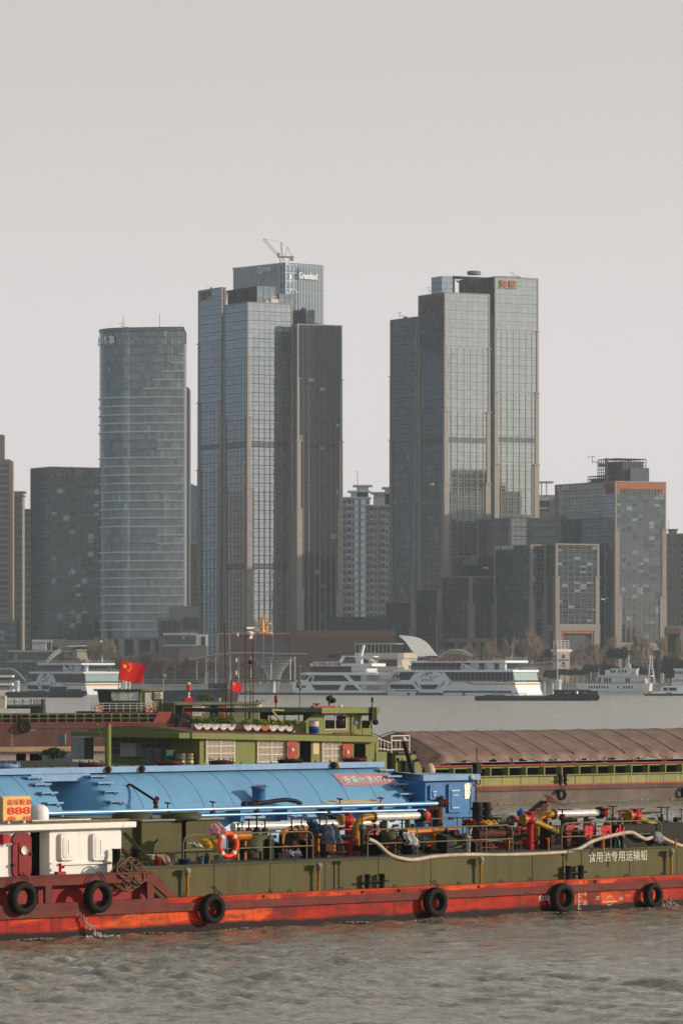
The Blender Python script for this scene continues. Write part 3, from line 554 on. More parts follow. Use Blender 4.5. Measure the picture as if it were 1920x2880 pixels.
# ---------------------------------------------------------------- houses and low buildings on the far bank
m_wglass=mat('window_glass','2c363a',.15,.3,var=0); m_beige=mat('beige_stone','a09486',.85,var=.1,scale=.15); m_wframe=mat('window_frame','9a968f',.6,var=0)
_wp={}
def windows(root,rects,glass=None,frame=None,key='a'):
    """rects: (face, along, z, width, height, wall offset); the first hundred are parts of their own, the rest one mesh"""
    glass=glass or m_wglass; frame=frame or m_wframe; t=.12
    def unit(b,x0,x1,z0,z1,T):
        b.k=0; b.add([T(x,-.02,z) for x,z in ((x0,z0),(x1,z0),(x1,z1),(x0,z1))],[(0,1,2,3)],False); b.k=1
        tx=min(.14,(x1-x0)*.12)
        for a0,a1,c0,c1 in ((x0-tx,x0,z0-tx,z1+tx),(x1,x1+tx,z0-tx,z1+tx),(x0,x1,z1,z1+tx),(x0,x1,z0-tx,z0),((x0+x1)/2-tx/3,(x0+x1)/2+tx/3,z0,z1)):
            vs=[T(x,y,z) for z in (c0,c1) for x,y in ((a0,-.16),(a1,-.16),(a1,0),(a0,0))]
            b.add(vs,[(0,3,2,1),(4,5,6,7),(0,1,5,4),(1,2,6,5),(2,3,7,6),(3,0,4,7)],False)
    rest=MB(); n=0
    for (fc_,a,z,w,h,off) in rects:
        if n<100:
            k=(round(w,2),round(h,2),key)
            if k not in _wp:
                b=MB(); unit(b,0,w,0,h,lambda x,y,zz:(x,y,zz)); o=b.mk('window',[glass,frame]); _wp[k]=o.data; bpy.data.objects.remove(o)
            o=bpy.data.objects.new('window',_wp[k]); C.objects.link(o); o.parent=root
            if fc_==0: o.location=(a,off,z)
            else: o.location=(off,a+w,z); o.rotation_euler=(0,0,R(-90))
            n+=1
        elif fc_==0: unit(rest,a,a+w,z,z+h,lambda x,y,zz,off=off:(x,y+off,zz))
        else: unit(rest,a,a+w,z,z+h,lambda x,y,zz,off=off,a=a,w=w:(off+y,2*a+w-x,zz))
    if rest.v: tag(rest.mk('window',[glass,frame],root),kind='stuff')
def bld(name,label,lpx,rpx,top,Y,depth,m,cat='apartment block',yaw=0,base=None,group=None):
    f=Fr(lpx,Y,yaw,GZ); f.H=f.z(lpx,top); f.Ls=f.s(rpx); f.Lw=depth; f.root=froot(f,name,label,cat,group); z0=0 if base is None else f.z(lpx,base)
    MB().box(0,f.Ls,0,depth,z0,f.H).mk('wall',m,f.root); return f
def wgrid(f,x0,x1,nx,z0,z1,nz,fw=.6,fh=.6,off=-.02,face=0):
    dx=(x1-x0)/nx; dz=(z1-z0)/nz; return [(face,x0+(i+(1-fw)/2)*dx,z0+(k+(1-fh)/2)*dz,dx*fw,dz*fh,off) for k in range(nz-1,-1,-1) for i in range(nx)]
# stone tower cut by the left edge
f=bld('stone_tower','beige stone high-rise with small paired windows cut by the left edge',-60,28,1292,2200,30,m_beige,'tower')
windows(f.root,wgrid(f,f.s(-8),f.Ls-.3,6,f.z(0,1730),f.H-1.5,26,.55,.62)); MB().box(f.s(-30),f.s(11,2),2,10,f.H,f.z(0,1222)).mk('spire_base',m_beige,f.root)
for k in range(9): MB().box(-.2,f.Ls+.3,-.35,-.02,f.H-k*9.6-.4,f.H-k*9.6).mk('cornice',m_pier,f.root)
m_apt=mat('apartment_grey','85827d',.85,var=.12,scale=.2); m_aptw=mat('apartment_white','b9c1c9',.8,var=.06,scale=.2)
def apartment(label,lpx,rpx,top,Y,m,nb,nz,base=1900,roofs=(),group='apartment blocks behind the towers',bal=True,cat='apartment block'):
    f=bld('apartment_block',label,lpx,rpx,top,Y,16,m,cat,0,None,group); zb=f.z(lpx,base)+3; zb=max(zb,2); bay=f.Ls/nb
    rects=[]; bb=MB(); dz=(f.H-zb)/nz
    for k in range(nz-1,-1,-1):
        for i in range(nb):
            x=i*bay; z=zb+k*dz
            if i%3==1 and bal:
                bb.box(x+.1,x+bay-.1,-1.3,-.01,z,z+.9); rects.append((0,x+.3,z+1.0,bay-.6,dz*.5,-.02))
            else:
                rects.append((0,x+bay*.25,z+.9,bay*.5,dz*.48,-.02)); bb.box(x+bay*.15,x+bay*.85,-.6,-.01,z+.45,z+.75)
    windows(f.root,rects); 
    if bb.v: tag(bb.mk('balcony',m,f.root),kind='stuff')
    b=MB(); b.box(-.6,f.Ls+.6,-1.0,16.5,f.H,f.H+.8)
    for a,c,h0,h1,ov in roofs:
        x0,x1=f.s(a,1),f.s(c,1); b.box(x0,x1,1,12,f.H+.8,f.z(a,h1)); b.box(x0-ov,x1+ov,.4,13,f.z(a,h1),f.z(a,h1)+.8)
    b.mk('roof',m,f.root); return f
f=apartment('grey apartment block beside the beige stone tower, with a flat roof canopy',28,64,1395,2230,m_apt,5,22,roofs=((36,60,1395,1386,2),))
f=apartment('narrow grey apartment block between the canopied one and the teal office block',64,90,1436,2260,m_apt,4,20)
f=apartment('white apartment block with a projecting roof slab right of the left cluster',962,1040,1402,2330,m_aptw,6,24,roofs=((986,1034,1402,1384,1.5),(1003,1036,1384,1368,2)))
MB().bar((f.s(1005,4),4,f.z(1005,1368)),(f.s(1005,4),4,f.z(1005,1322)),.25).mk('antenna',m_dark,f.root)
MB().box(f.s(996,-.4),f.s(1008,-.4),-.6,-.05,0,f.H).box(f.s(1014,-.4),f.s(1026,-.4),-.6,-.05,0,f.H).mk('wall_strip',mat('apartment_bright','ccd3d8',.8,var=.04),f.root)
f=apartment('grey apartment block with stacked balconies touching the right-hand towers',1028,1104,1424,2300,mat('apartment_mid','a9b0b5',.85,var=.08),7,23,roofs=((1050,1100,1424,1388,1.5),(1082,1104,1388,1374,1.5)))
f=apartment('tan apartment block at the right edge of the view',1866,1990,1505,2260,mat('apartment_tan','7d756b',.85,var=.1,scale=.2),11,19,roofs=((1884,1902,1505,1492,.5),))
MB().bar((f.s(1879,4),4,f.H),(f.s(1879,4),4,f.z(1879,1460)),.2).mk('antenna',m_dark,f.root)
f=bld('white_office_block','white balconied block with a lifted roof seen between the towers',1515,1562,1392,2350,16,mat('white_tower','9aa2a8',.6,var=.05),'building')
b=MB(); 
for k in range(7): z=f.H-2-k*4.6; b.box(-.5,f.s(1545),-1.0,-.02,z-.8,z)
b.box(f.s(1512),f.s(1556),-2,12,f.z(1520,1357),f.z(1520,1357)+.6); [b.box(f.s(p)-.3,f.s(p)+.3,1,2,f.H,f.z(1520,1357)) for p in (1522,1536)]; b.mk('balcony_bands',m_white,f.root)
windows(f.root,[(0,f.s(1517)+i*3.0,f.H-6.2-k*4.6,2.6,3.2,-.03) for k in range(9) for i in range(3)])
MB().box(f.s(1544,-6),f.s(1575,-6),-6,-2,0,f.z(1544,1405,-6)).box(f.s(1514,-8),f.s(1575,-8),-8,-6.5,0,f.z(1544,1438,-8)).mk('lower_wing',mat('old_concrete','77726c',.9,var=.2,scale=.3),f.root)
f=bld('striped_office_tower','pale blue grey striped office tower glimpsed left of the slate tower',530,562,1365,2420,20,m_grey,'tower'); b=MB(); b.quad((0,-.1,0),(f.Ls,-.1,0),(f.Ls,-.1,f.H),(0,-.1,f.H),[(0,0),(9,0),(9,30),(0,30)]).mk('glazing',gs,f.root)
b=MB(); 
for k in range(10): b.box(k*f.Ls/9-.1,k*f.Ls/9+.12,-.5,-.12,0,f.H)
b.mk('fins',mf,f.root); roof_crane(f.root,(2,2,f.H),.7)
f=bld('beige_office_block','beige block with square dark windows below the striped tower',528,562,1530,2300,16,mat('beige_grid','6e675f',.85,var=.08),'office block'); windows(f.root,wgrid(f,f.s(534),f.s(562),3,f.z(530,1710),f.H-2,11,.55,.55),frame=m_beige)
MB().box(-.5,f.Ls+1,-.8,0,f.H,f.H+1).mk('cornice',m_beige,f.root)
# low buildings, from left
def slabs(f,lst,m,name='floor_band'):
    b=MB()
    for l,r,a,c,w in lst: b.box(f.s(l,w),f.s(r,w),w,w+1,f.z(l,c,w),f.z(l,a,w))
    return b.mk(name,m,f.root)
f=bld('low_glass_building','low dark teal glass building with horizontal grey bands cut by the left edge',-60,47,1742,2090,20,G4 and m_dark,'building'); slabs(f,[(-60,47,1742,1752,-1),(-60,47,1781,1789,-1),(-60,47,1812,1820,-1)],m_grey)
b=MB(); b.quad((0,-.2,0),(f.Ls,-.2,0),(f.Ls,-.2,f.H),(0,-.2,f.H),[(0,0),(12,0),(12,6),(0,6)]).mk('glazing',G4,f.root)
f=bld('riverside_hall','long low hall with a pale roof edge behind the far left cruise boat',22,250,1832,1992,14,m_dark,'building')
slabs(f,[(22,250,1829,1834,-1.5),(22,250,1858,1861,-1)],mat('pale_edge','a59c93',.7,var=.08)); slabs(f,[(150,280,1800,1818,2),(245,290,1806,1830,1)],mat('stone_wall','7c746c',.85,var=.12),'rear_wall')
b=MB(); b.quad((0,-.2,0),(f.Ls,-.2,0),(f.Ls,-.2,f.H),(0,-.2,f.H),[(0,0),(24,0),(24,4),(0,4)]).mk('glazing',G4,f.root)
f=bld('roof_pavilion','small white cube pavilion on the roof of the riverside hall',91,130,1802,2004,6,m_white,'pavilion',base=1828); slabs(f,[(91,139,1799,1806,-1)],m_white,'roof')
f=bld('roof_canopy','small white open canopy on posts beside the white cube pavilion',142,184,1799,2006,5,m_white,'canopy',base=1806)
b=MB(); [b.box(f.s(p),f.s(p)+.5,.3,.8,f.z(p,1830),f.z(p,1806)) for p in (144,166,181)]; b.mk('post',m_white,f.root)
f=bld('stone_house','plain beige stone house wall behind the arched glass canopy',218,254,1828,1985,10,mat('tan_stone','b5a692',.85,var=.1,scale=.4),'building',yaw=20); slabs(f,[(216,255,1826,1831,-.5)],m_pier,'cornice')  # wall in plain warm beige stone colour
f=bld('podium_building','stone podium building with tall narrow windows beside the rounded tower',447,562,1738,2075,16,mat('podium_stone','5f5a57',.85,var=.15,scale=.3),'building',yaw=4)
windows(f.root,[(0,f.s(517+i*15),f.z(517,1770),1.9,5.2,-.03) for i in range(3)]+[(0,f.s(455+i*9),f.z(455,1790),.6,7,-.03) for i in range(6)],frame=m_dark)
MB().box(f.s(478,1),f.s(560,1),1,10,f.H,f.z(478,1705,1)).mk('roof_storey',G4,f.root)
f=bld('glass_pavilion','white framed glass pavilion raised above the bare trees',461,582,1784,2000,9,m_white,'pavilion',base=1816)
b=MB(); b.quad((f.s(462),-.1,f.z(462,1813)),(f.s(551),-.1,f.z(462,1813)),(f.s(551),-.1,f.z(462,1788)),(f.s(462),-.1,f.z(462,1788)),[(0,0),(9,0),(9,1),(0,1)]).mk('glazing',G4,f.root)
MB().box(f.s(458),f.s(556),-1.5,-.2,f.H,f.H+.6).mk('roof_edge',m_white,f.root); MB().box(f.s(566),f.s(577),-.1,0,f.z(566,1815),f.z(566,1791)).mk('doorway',m_dark,f.root)
MB().box(f.s(505),f.s(582),.5,8.5,0,f.z(461,1816)-.05).mk('lower_wall',mat('stone_wall','7c746c'),f.root)
f=bld('riverside_restaurant','low grey building with a long flat roof behind the bare trees',355,575,1856,1975,10,mat('stone_wall','7c746c'),'building'); slabs(f,[(354,560,1853,1862,-1)],mat('pale_edge','a59c93')); 
b=MB(); b.quad((0,-.2,0),(f.Ls,-.2,0),(f.Ls,-.2,f.z(355,1892)),(0,-.2,f.z(355,1892)),[(0,0),(22,0),(22,1),(0,1)]).mk('glazing',G4,f.root)
f=bld('copper_podium','brown copper-clad podium with dark windows below the golden sculpture',612,817,1783,2068,18,mat('copper_clad','70493a',.6,.2,var=.12,scale=.3),'building')
slabs(f,[(612,817,1780,1784,-.6)],m_pier,'roof_edge'); b=MB(); [b.box(f.s(p)-.4,f.s(p)+.4,-.7,-.1,0,f.z(p,1784)) for p in (613,646,717,719,741,768)]; b.mk('pilasters',m_pier,f.root)
[MB().box(f.s(a),f.s(c),-.12,0,0,f.z(a,q)).mk('glazing',G4,f.root) for a,c,q in ((724,766,1806),(771,812,1806),(622,640,1800))]
f=bld('slatted_podium','brown podium clad with close vertical slats behind the white excursion boat',826,1110,1776,2060,18,mat('slat_wall','59463a',.7,.1,var=.12,scale=.3),'building')
slabs(f,[(826,1110,1773,1793,-.8)],mat('copper_clad','70493a'),'fascia'); b=MB(); [b.box(f.s(826+i*4.6)-.16,f.s(826+i*4.6)+.16,-.6,0,0,f.z(826,1793)) for i in range(60)]; b.mk('slats',mat('slat','7a5f4a',.6,.1,var=.1),f.root)
f=bld('dark_roof_block','dark low block on the podium roof before the white apartments',925,1088,1735,2090,12,mat('dark_clad','263138',.6,.1,var=.15,scale=.5),'building',base=1775)
f=bld('portal_building','low building with a copper portal at the far right behind the trees',1873,2010,1762,2075,14,m_pier,'building'); slabs(f,[(1876,1912,1766,1782,-.4)],mc,'copper_lintel'); MB().box(f.s(1876),f.s(1910),-.2,0,0,f.z(1876,1782)).mk('opening',m_dark,f.root)
# white two-storey terminal building right of the slatted podium
f=Fr(1130,1950,0,GZ); f.root=froot(f,'terminal_building','cream river terminal building with ribbon windows under the glass canopy','building'); mcr=mat('cream_wall','e0d4c4',.75,var=.05,scale=.3)
z=lambda p:f.z(1130,p)
# angled plan: the side facing left stays in shade
L0,L1,L2=f.s(1000),f.s(1118),f.s(1172)
b=MB(); b.slab([(L0,10),(L1,0),(L2,5),(L2,18),(L0,18)],0,z(1838)); b.mk('wall',mcr,f.root)
b=MB(); b.slab([(L0-.4,9.6),(L1,-.6),(L2+.3,4.5),(L2,18),(L0,18)],z(1852),z(1836)); b.mk('floor_band',mcr,f.root)
b=MB(); b.slab([(L0,10.5),(L1-3,1.6),(L1+2,3.2),(L1+2,18),(L0,18)],z(1838),z(1812)); b.mk('upper_storey',m_dark,f.root)
b=MB(); b.slab([(L0-.5,9.5),(L1-2.5,.2),(L1+2.5,2.2),(L1+2.5,18),(L0,18)],z(1812),z(1809)); b.mk('roof',m_white,f.root)
b=MB()
for i in range(10):
    t_=i/9; x=L0+(L1-3-L0)*t_; y=10.5+(1.6-10.5)*t_; b.box(x-.15,x+.15,y-.35,y,z(1838),z(1812))
b.mk('window_posts',m_white,f.root)
b=MB()
for a,c in ((.12,.3),(.55,.98)):
    P=lambda t_:(L0+(L1-L0)*t_,10-10*t_-.12); (xa,ya),(xc,yc)=P(a),P(c); b.quad((xa,ya,z(1874)),(xc,yc,z(1874)),(xc,yc,z(1855)),(xa,ya,z(1855)))
b.mk('ribbon_window',m_wglass,f.root)
# clock-like sign tower
f=Fr(1566,1950,BY,GZ); f.root=froot(f,'sign_tower','cream stone tower by the bushes with blue signs and a white frame on top','tower'); H=f.z(1566,1832); Ls=f.s(1601); Lw=wlen(f,1553)
MB().box(0,Ls,0,Lw,0,H).mk('wall',mcr,f.root); MB().box(-.7,Ls+.7,-.7,Lw+.7,H,H+.9).box(-.35,Ls+.35,-.35,Lw+.35,H-.5,H-.02).mk('cornice',mcr,f.root)
b=MB(); 
for i in range(4):
    for q in (0,Lw): b.bar((i*Ls/3*.9+.2,q*.8+.2,H+.9),(i*Ls/3*.9+.2,q*.8+.2,H+4.6),.22)
for k in range(4): b.bar((.2,.2,H+1.4+k*1.05),(Ls*.9+.2,.2,H+1.4+k*1.05),.2); b.bar((.2,.2,H+1.4+k*1.05),(.2,Lw*.8+.2,H+1.4+k*1.05),.2)
b.mk('sign_frame',m_white,f.root); msb=mat('sign_blue','27324c',.6,var=0)
b=MB(); b.torus((Ls*.5,-.2,H-2.2),.55,.2,(0,1,0),16,6).box(Ls*.12,Ls*.88,-.25,-.02,H-3.9,H-3.4).box(Ls*.4,Ls*.6,-.25,-.02,H-5.6,H-4.6).box(Ls*.35,Ls*.65,-.25,-.02,H-6.5,H-6.1).torus((-.2,Lw*.5,H-2.2),.5,.2,(1,0,0),16,6).box(-.25,-.02,Lw*.15,Lw*.85,H-3.9,H-3.4).mk('emblem',msb,f.root)
b=MB(); [b.box(.25+i*Ls/16,.25+i*Ls/16+.08,-.09,0.02,.5,H-.7) for i in range(16)]; b.mk('fluting',mat('cream_dark','9c9080',.8,var=0),f.root)
fw=Fr(1476,1962,0,GZ); w_=MB().box(0,fw.s(1652),0,.8,0,fw.z(1476,1876)).box(-.2,fw.s(1652)+.3,-.3,1.1,fw.z(1476,1876),fw.z(1476,1872)).mk('garden_wall',mat('cream_wall2','a89c8c',.85,var=.08,scale=.3)); w_.location=fw.o; tag(w_,'cream garden wall running left and right of the sign tower','wall')
# golden sculpture on the podium
g=Fr(738,2055,0,0); z0=g.z(738,1783); t=thing('golden_sculpture','bright golden branching sculpture standing on the copper podium roof','sculpture',(g.o.x,g.o.y,z0)); mgd=mat('gold_paint','e39a3c',.4,.1,var=.25,scale=1.2)
b=MB(); rr=random.Random(3); b.tube([(0,0,0),(.2,0,2),(-.1,0,4),(.1,0,6.4)],[1.6,.9,1.0,.7],10)
for a,l,z_ in ((160,3.0,4.2),(20,3.2,3.4),(120,2.2,6),(60,2.2,6.2),(200,2,2.4),(345,1.8,2.6)):
    dx,dz=math.cos(R(a))*l,math.sin(R(a))*l*.7+.4; b.tube([(0,0,z_),(dx*.6,-.2,z_+dz*.4),(dx,0,z_+dz)],[.7,.5,.6],8); b.ball((dx,0,z_+dz),.75,8)
    for k in range(3): b.ball((dx+rr.uniform(-.7,.7),rr.uniform(-.4,.4),z_+dz+rr.uniform(-.2,.9)),.4,6)
b.mk('golden_body',mgd,t); b=MB(); [b.ball((rr.uniform(-3.6,4),rr.uniform(-1,1),.3),rr.uniform(.4,.9),8) for _ in range(16)]; b.mk('cloud_base',mgd,t)
MB().ball((-2.4,.2,4.4),1.3,10,(1.2,.7,.9)).ball((-3.6,.2,4.9),.5,8).ball((-2.2,.2,1.6),1.2,10).mk('white_figure',mat('cloth_white2','c9b7c4',.6,var=.1),t)
# a dark skyscraper out of view across the river, mirrored in the glass fronts
fx=MB().box(-24,24,-20,20,0,310).mk('mirrored_skyscraper',facade('glass_city','2e3436','202426',refl=.2,blind=.2,var=.3)); fx.location=(1560,1205,0); fx.rotation_euler=(0,0,R(-32)); tag(fx,'dark skyscraper beyond the frame whose reflection darkens the left glass front','tower')
# ---------------------------------------------------------------- near barge: red hull, olive deck
A=Fr(0,179.3,43.3); DZ=2.68
def hullmat(name,lo,mid,hi,patch,zr,ps=.9,rust='4a2016'):
    """painted hull: boot-topping near the water, worn patches in other reds above it, rust runs"""
    m,t,b=newmat(name); l=t.links.new; tc=N(t,'ShaderNodeTexCoord'); sp=N(t,'ShaderNodeSeparateXYZ'); l(tc.outputs['Object'],sp.inputs[0])
    def ns(sc,s=(1,1,1),det=6,ro=.6):
        mp=N(t,'ShaderNodeMapping'); mp.inputs['Scale'].default_value=s; l(tc.outputs['Object'],mp.inputs[0]); n=N(t,'ShaderNodeTexNoise'); n.inputs['Scale'].default_value=sc; n.inputs['Detail'].default_value=det; n.inputs['Roughness'].default_value=ro; l(mp.outputs[0],n.inputs['Vector']); return n.outputs['Fac']
    def ramp(f,a,b_):
        r=N(t,'ShaderNodeMapRange'); r.inputs['From Min'].default_value=a; r.inputs['From Max'].default_value=b_; l(f,r.inputs['Value']); return r.outputs[0]
    def mix(f,a,c):
        x=N(t,'ShaderNodeMix',data_type='RGBA'); l(f,x.inputs['Factor'])
        for k,v in (('A',a),('B',c)):
            if isinstance(v,tuple): x.inputs[k].default_value=v+(1,)
            else: l(v,x.inputs[k])
        return x.outputs['Result']
    z=mth(t,'ADD',sp.outputs[2],mth(t,'MULTIPLY',mth(t,'SUBTRACT',ns(.9,(.6,1,.6)),.5),zr*1.1))
    base=mix(ramp(ns(.35,(1,1,2.2)),.42,.6),rgb(mid),rgb(hi))
    base=mix(ramp(ns(ps,(.5,1,1.6),4,.5),.54,.57),base,rgb(patch))
    base=mix(ramp(ns(.55,(1,1,.5),5,.5),.62,.65),base,rgb('88200e'))
    base=mix(mth(t,'MULTIPLY',ramp(ns(1.6,(.35,1,1.4),8,.7),.47,.62),.8),base,rgb(rust))
    base=mix(mth(t,'MULTIPLY',ramp(ns(2.4,(1.8,1,.12),5),.54,.70),.75),base,rgb('2c1410'))
    base=mix(ramp(z,zr+.1,zr-.04),base,rgb(lo)); l(base,b.inputs['Base Color']); b.inputs['Roughness'].default_value=.6; b.inputs['Specular IOR Level'].default_value=.15
    bp=N(t,'ShaderNodeBump'); bp.inputs['Strength'].default_value=.5; bp.inputs['Distance'].default_value=.02; l(ns(1.2,(1,1,.3)),bp.inputs['Height']); l(bp.outputs[0],b.inputs['Normal'])
    MC[name]=m; return m
m_hull=hullmat('barge_hull','1c0505','9c1a06','b42a08','d24e10',.30,.5)
m_belt=mat('rub_rail','6c2216',.65,spec=.2,var=.3,scale=.8,rust=.85,rcol='5a3430',lo=.42,hi=.62)
m_ledge=mat('ledge_orange','b43e12',.65,spec=.2,var=.25,scale=.8,rust=.5,rcol='6a3428')
m_olive=mat('olive_side','4f4a22',.6,spec=.2,runs=.75,runc='3c2c1c',bump=.5,var=.14,scale=.35,rust=.25,rcol='6e5c38',streak=4,lo=.5,hi=.7)
m_olv2=mat('olive_deck','3e4028',.6,var=.2,scale=.6,rust=.35,rcol='5a4c38'); m_deck=mat('deck_grey','4a4d48',.75,var=.3,scale=.8,rust=.5,rcol='6a5a48')
m_rail=mat('rail_olive','6a6846',.5,var=.2,scale=2,rust=.3); m_blk=mat('tar_black','14120f',.6,var=.3,scale=2,rust=.3,rcol='3a241a'); m_rub=mat('tyre_rubber','15140f',.75,var=.4,scale=5,bump=.6,rust=.25,rcol='3a342c')
m_cab=mat('cabin_white','e4dfd8',.45,runs=.3,runc='9a8468',var=.04,scale=.6,rust=.08,rcol='a08b70',lo=.6,hi=.75); m_dred=mat('door_red','7c0c14',.35,var=.15,scale=1); m_hole=mat('dark_inside','050506',.9,var=0,spec=0)
m_yel=mat('pipe_yellow','a06a12',.4,var=.2,scale=3,rust=.35,rcol='6a4418'); m_amb=mat('pipe_amber','b46a10',.45,var=.25,scale=4,rust=.4,rcol='4a3420'); m_red=mat('valve_red','a01818',.45,var=.25,scale=3,rust=.2); m_wpipe=mat('pipe_white','cfc9c0',.3,.15,var=.1,scale=1.5,streak=.3)
m_fad=mat('faded_red','b0605a',.6,var=.15,scale=1.5); m_rst=mat('rusty_iron','4e2c22',.75,.2,var=.4,scale=4,rust=.5,rcol='7a4028'); m_bsteel=mat('old_steel','5b5e5c',.5,.4,var=.3,scale=3)
rtA=froot(A,'tank_barge','oil barge with a red hull, olive sides and a white cabin, nearest to the camera','barge')
def hull(f,root,pts,m,zb,zt,name='hull'):
    """pts: (s,w) outline counter-clockwise; sides with a few rows so that dents show"""
    b=MB(); n=len(pts); b.slab(pts,zb,zt); return b.mk(name,m,root)
SL,SRt=-6.0,60.0
b=MB(); b.slab([(SL,0),(52,0),(60,2.2),(63,5),(60,8),(52,10),(SL,10)],-1.2,1.37); b.mk('hull',m_hull,rtA)
MB().box(SL,52,-.14,.0,.88,1.2).box(SL,8.6,-.16,.0,1.2,1.44).mk('rub_rail',m_belt,rtA)
MB().box(8.55,52,.0,.62,1.372,1.42).mk('side_deck',m_ledge,rtA)
b=MB(); b.slab([(7.0,.55),(52,.55),(58,2.8),(60,5),(58,7.4),(52,9.45),(7.0,9.45)],1.38,DZ); b.mk('side_plating',m_olive,rtA)
b=MB(); b.box(7.05,52,.62,9.4,DZ+.002,DZ+.02).mk('deck',m_deck,rtA)
b=MB()
for k in range(1,14): s=8.6+k*3.1; b.box(s-.012,s+.012,.532,.56,1.42,DZ-.02)
b.box(7.0,52,.50,.6,DZ-.05,DZ+.03); b.mk('plate_seams',m_olv2,rtA)
# stern bulwark with its recess
b=MB(); b.box(SL,7.75,.0,.16,2.12,2.47); b.box(SL,7.9,-.05,.35,2.47,2.53)
for px in (-60,146,432): s=A.s(px); b.box(s-.3,s+.05,.02,.16,1.44,2.12)
b.poly([(7.75,2.12),(8.72,1.44),(9.3,1.44),(7.9,2.53),(7.75,2.53)],0,.16); b.mk('bulwark',m_belt,rtA)
MB().box(SL,8.4,.5,.56,1.38,2.2).mk('bulwark_recess',mat('deep_red','8a1412',.5,var=.25,scale=1,rust=.3),rtA)
MB().box(SL,8.0,.17,9.5,2.30,2.36).mk('stern_deck',m_deck,rtA)
# white cabin
cw=1.15; zt=4.28; s1=A.s(340,cw); b=MB(); x0=SL; dA=[(A.s(30,cw),A.s(84,cw)),(A.s(87,cw),A.s(139,cw))]; dz0,dz1=2.36,A.z(60,2342,cw)
b.box(x0,dA[1][0],cw+.1,7.5,2.36,zt).box(dA[1][1],s1,cw+.1,7.5,2.36,zt).box(dA[1][0],dA[1][1],cw+2.5,7.5,2.36,zt).box(dA[1][0],dA[1][1],cw+.1,cw+2.5,dz1,zt)
b.k=0; b.box(x0,dA[1][0],cw,cw+.099,2.36,zt).box(dA[1][1],s1,cw,cw+.099,2.36,zt).box(dA[1][0],dA[1][1],cw,cw+.099,dz1,zt)
cab=b.mk('cabin',m_cab,rtA,bevel=.06)
b=MB(); b.box(x0,A.s(385,cw-.35),cw-.35,8,zt,4.52).mk('cabin_roof',m_cab,cab,bevel=.04)
MB().box(x0,s1+.1,cw-.1,7.8,4.522,4.57).mk('roof_sheet',mat('dirty_roof','7c7468',.8,var=.3,scale=2),cab)
MB().tube([(s1+.02,cw+.1,zt),(s1+.05,cw+.1,zt-.3),(s1+.05,cw+.1,2.4)],.05).mk('downpipe',m_cab,cab)
MB().box(dA[1][0],dA[1][1],cw+.6,cw+.7,2.36,dz1).mk('doorway_dark',m_hole,cab)
def rrect(x0,x1,z0,z1,r,n=5):
    P=[]
    for cx,cz,a0 in ((x1-r,z0+r,-90),(x1-r,z1-r,0),(x0+r,z1-r,90),(x0+r,z0+r,180)):
        for i in range(n+1): a=R(a0+90*i/n); P.append((cx+r*math.cos(a),cz+r*math.sin(a)))
    return P
d=MB(); x0,x1=dA[0]; d.poly(rrect(x0,x1,2.42,dz1,.28),cw-.14,cw-.04); d.poly(rrect(x0+.28,x1-.18,2.5,dz1-.35,.08),cw-.18,cw-.14); dr=d.mk('door',m_dred,cab,bevel=.02)
MB().lathe([(0,0),(.17,0),(.19,.03),(.19,.05)],((x0+x1)/2+.06,cw-.19,3.52),(0,-1,0),24).mk('porthole',mat('porthole_glass','cfc7b2',.3,var=.05),dr)
MB().box(x0-.03,x0+.1,cw-.22,cw-.05,2.9,2.98).box(x0-.03,x0+.1,cw-.22,cw-.05,3.75,3.83).bar((x1-.14,cw-.2,3.4),(x1-.02,cw-.2,3.3),.05).mk('hinge',m_blk,dr)
MB().poly([(a[0],a[1]) for a in rrect(dA[0][0]-.06,dA[0][1]+.05,2.38,dz1+.06,.3)],cw-.03,cw-.001).mk('door_frame',m_cab,cab)
for pa,pb in ((172,213),(262,304)):
    x0,x1=A.s(pa,cw-.15),A.s(pb,cw-.15); z0,z1=A.z(pa,2420,cw-.15),A.z(pa,2346,cw-.15)
    d=MB(); d.poly(rrect(x0,x1,z0,z1,.12),cw-.16,cw-.1); d.poly(rrect(x0+.1,x1-.12,z0+.12,z1-.14,.05),cw-.18,cw-.16); d.box((x0+x1)/2-.012,(x0+x1)/2+.012,cw-.2,cw-.18,z0+.25,z1-.25); d.poly(rrect(x0-.03,x1+.02,z0-.03,z1+.03,.14),cw-.1,cw-.001); d.mk('storm_shutter',m_cab,cab)
MB().box(A.s(165,cw),s1-.05,cw-.12,cw-.001,A.z(200,2432,cw),A.z(200,2427,cw)).mk('ledge',m_cab,cab)
MB().box(A.s(8,cw-.2),A.s(28,cw-.2),cw-.25,cw-.002,A.z(10,2372,cw),A.z(10,2346,cw)).mk('fire_box',m_red,cab); text('119','lettering',m_cab,cab,(A.s(12,cw),cw-.26,3.72),(1,0,0),(0,0,1),.1,.2,.005)
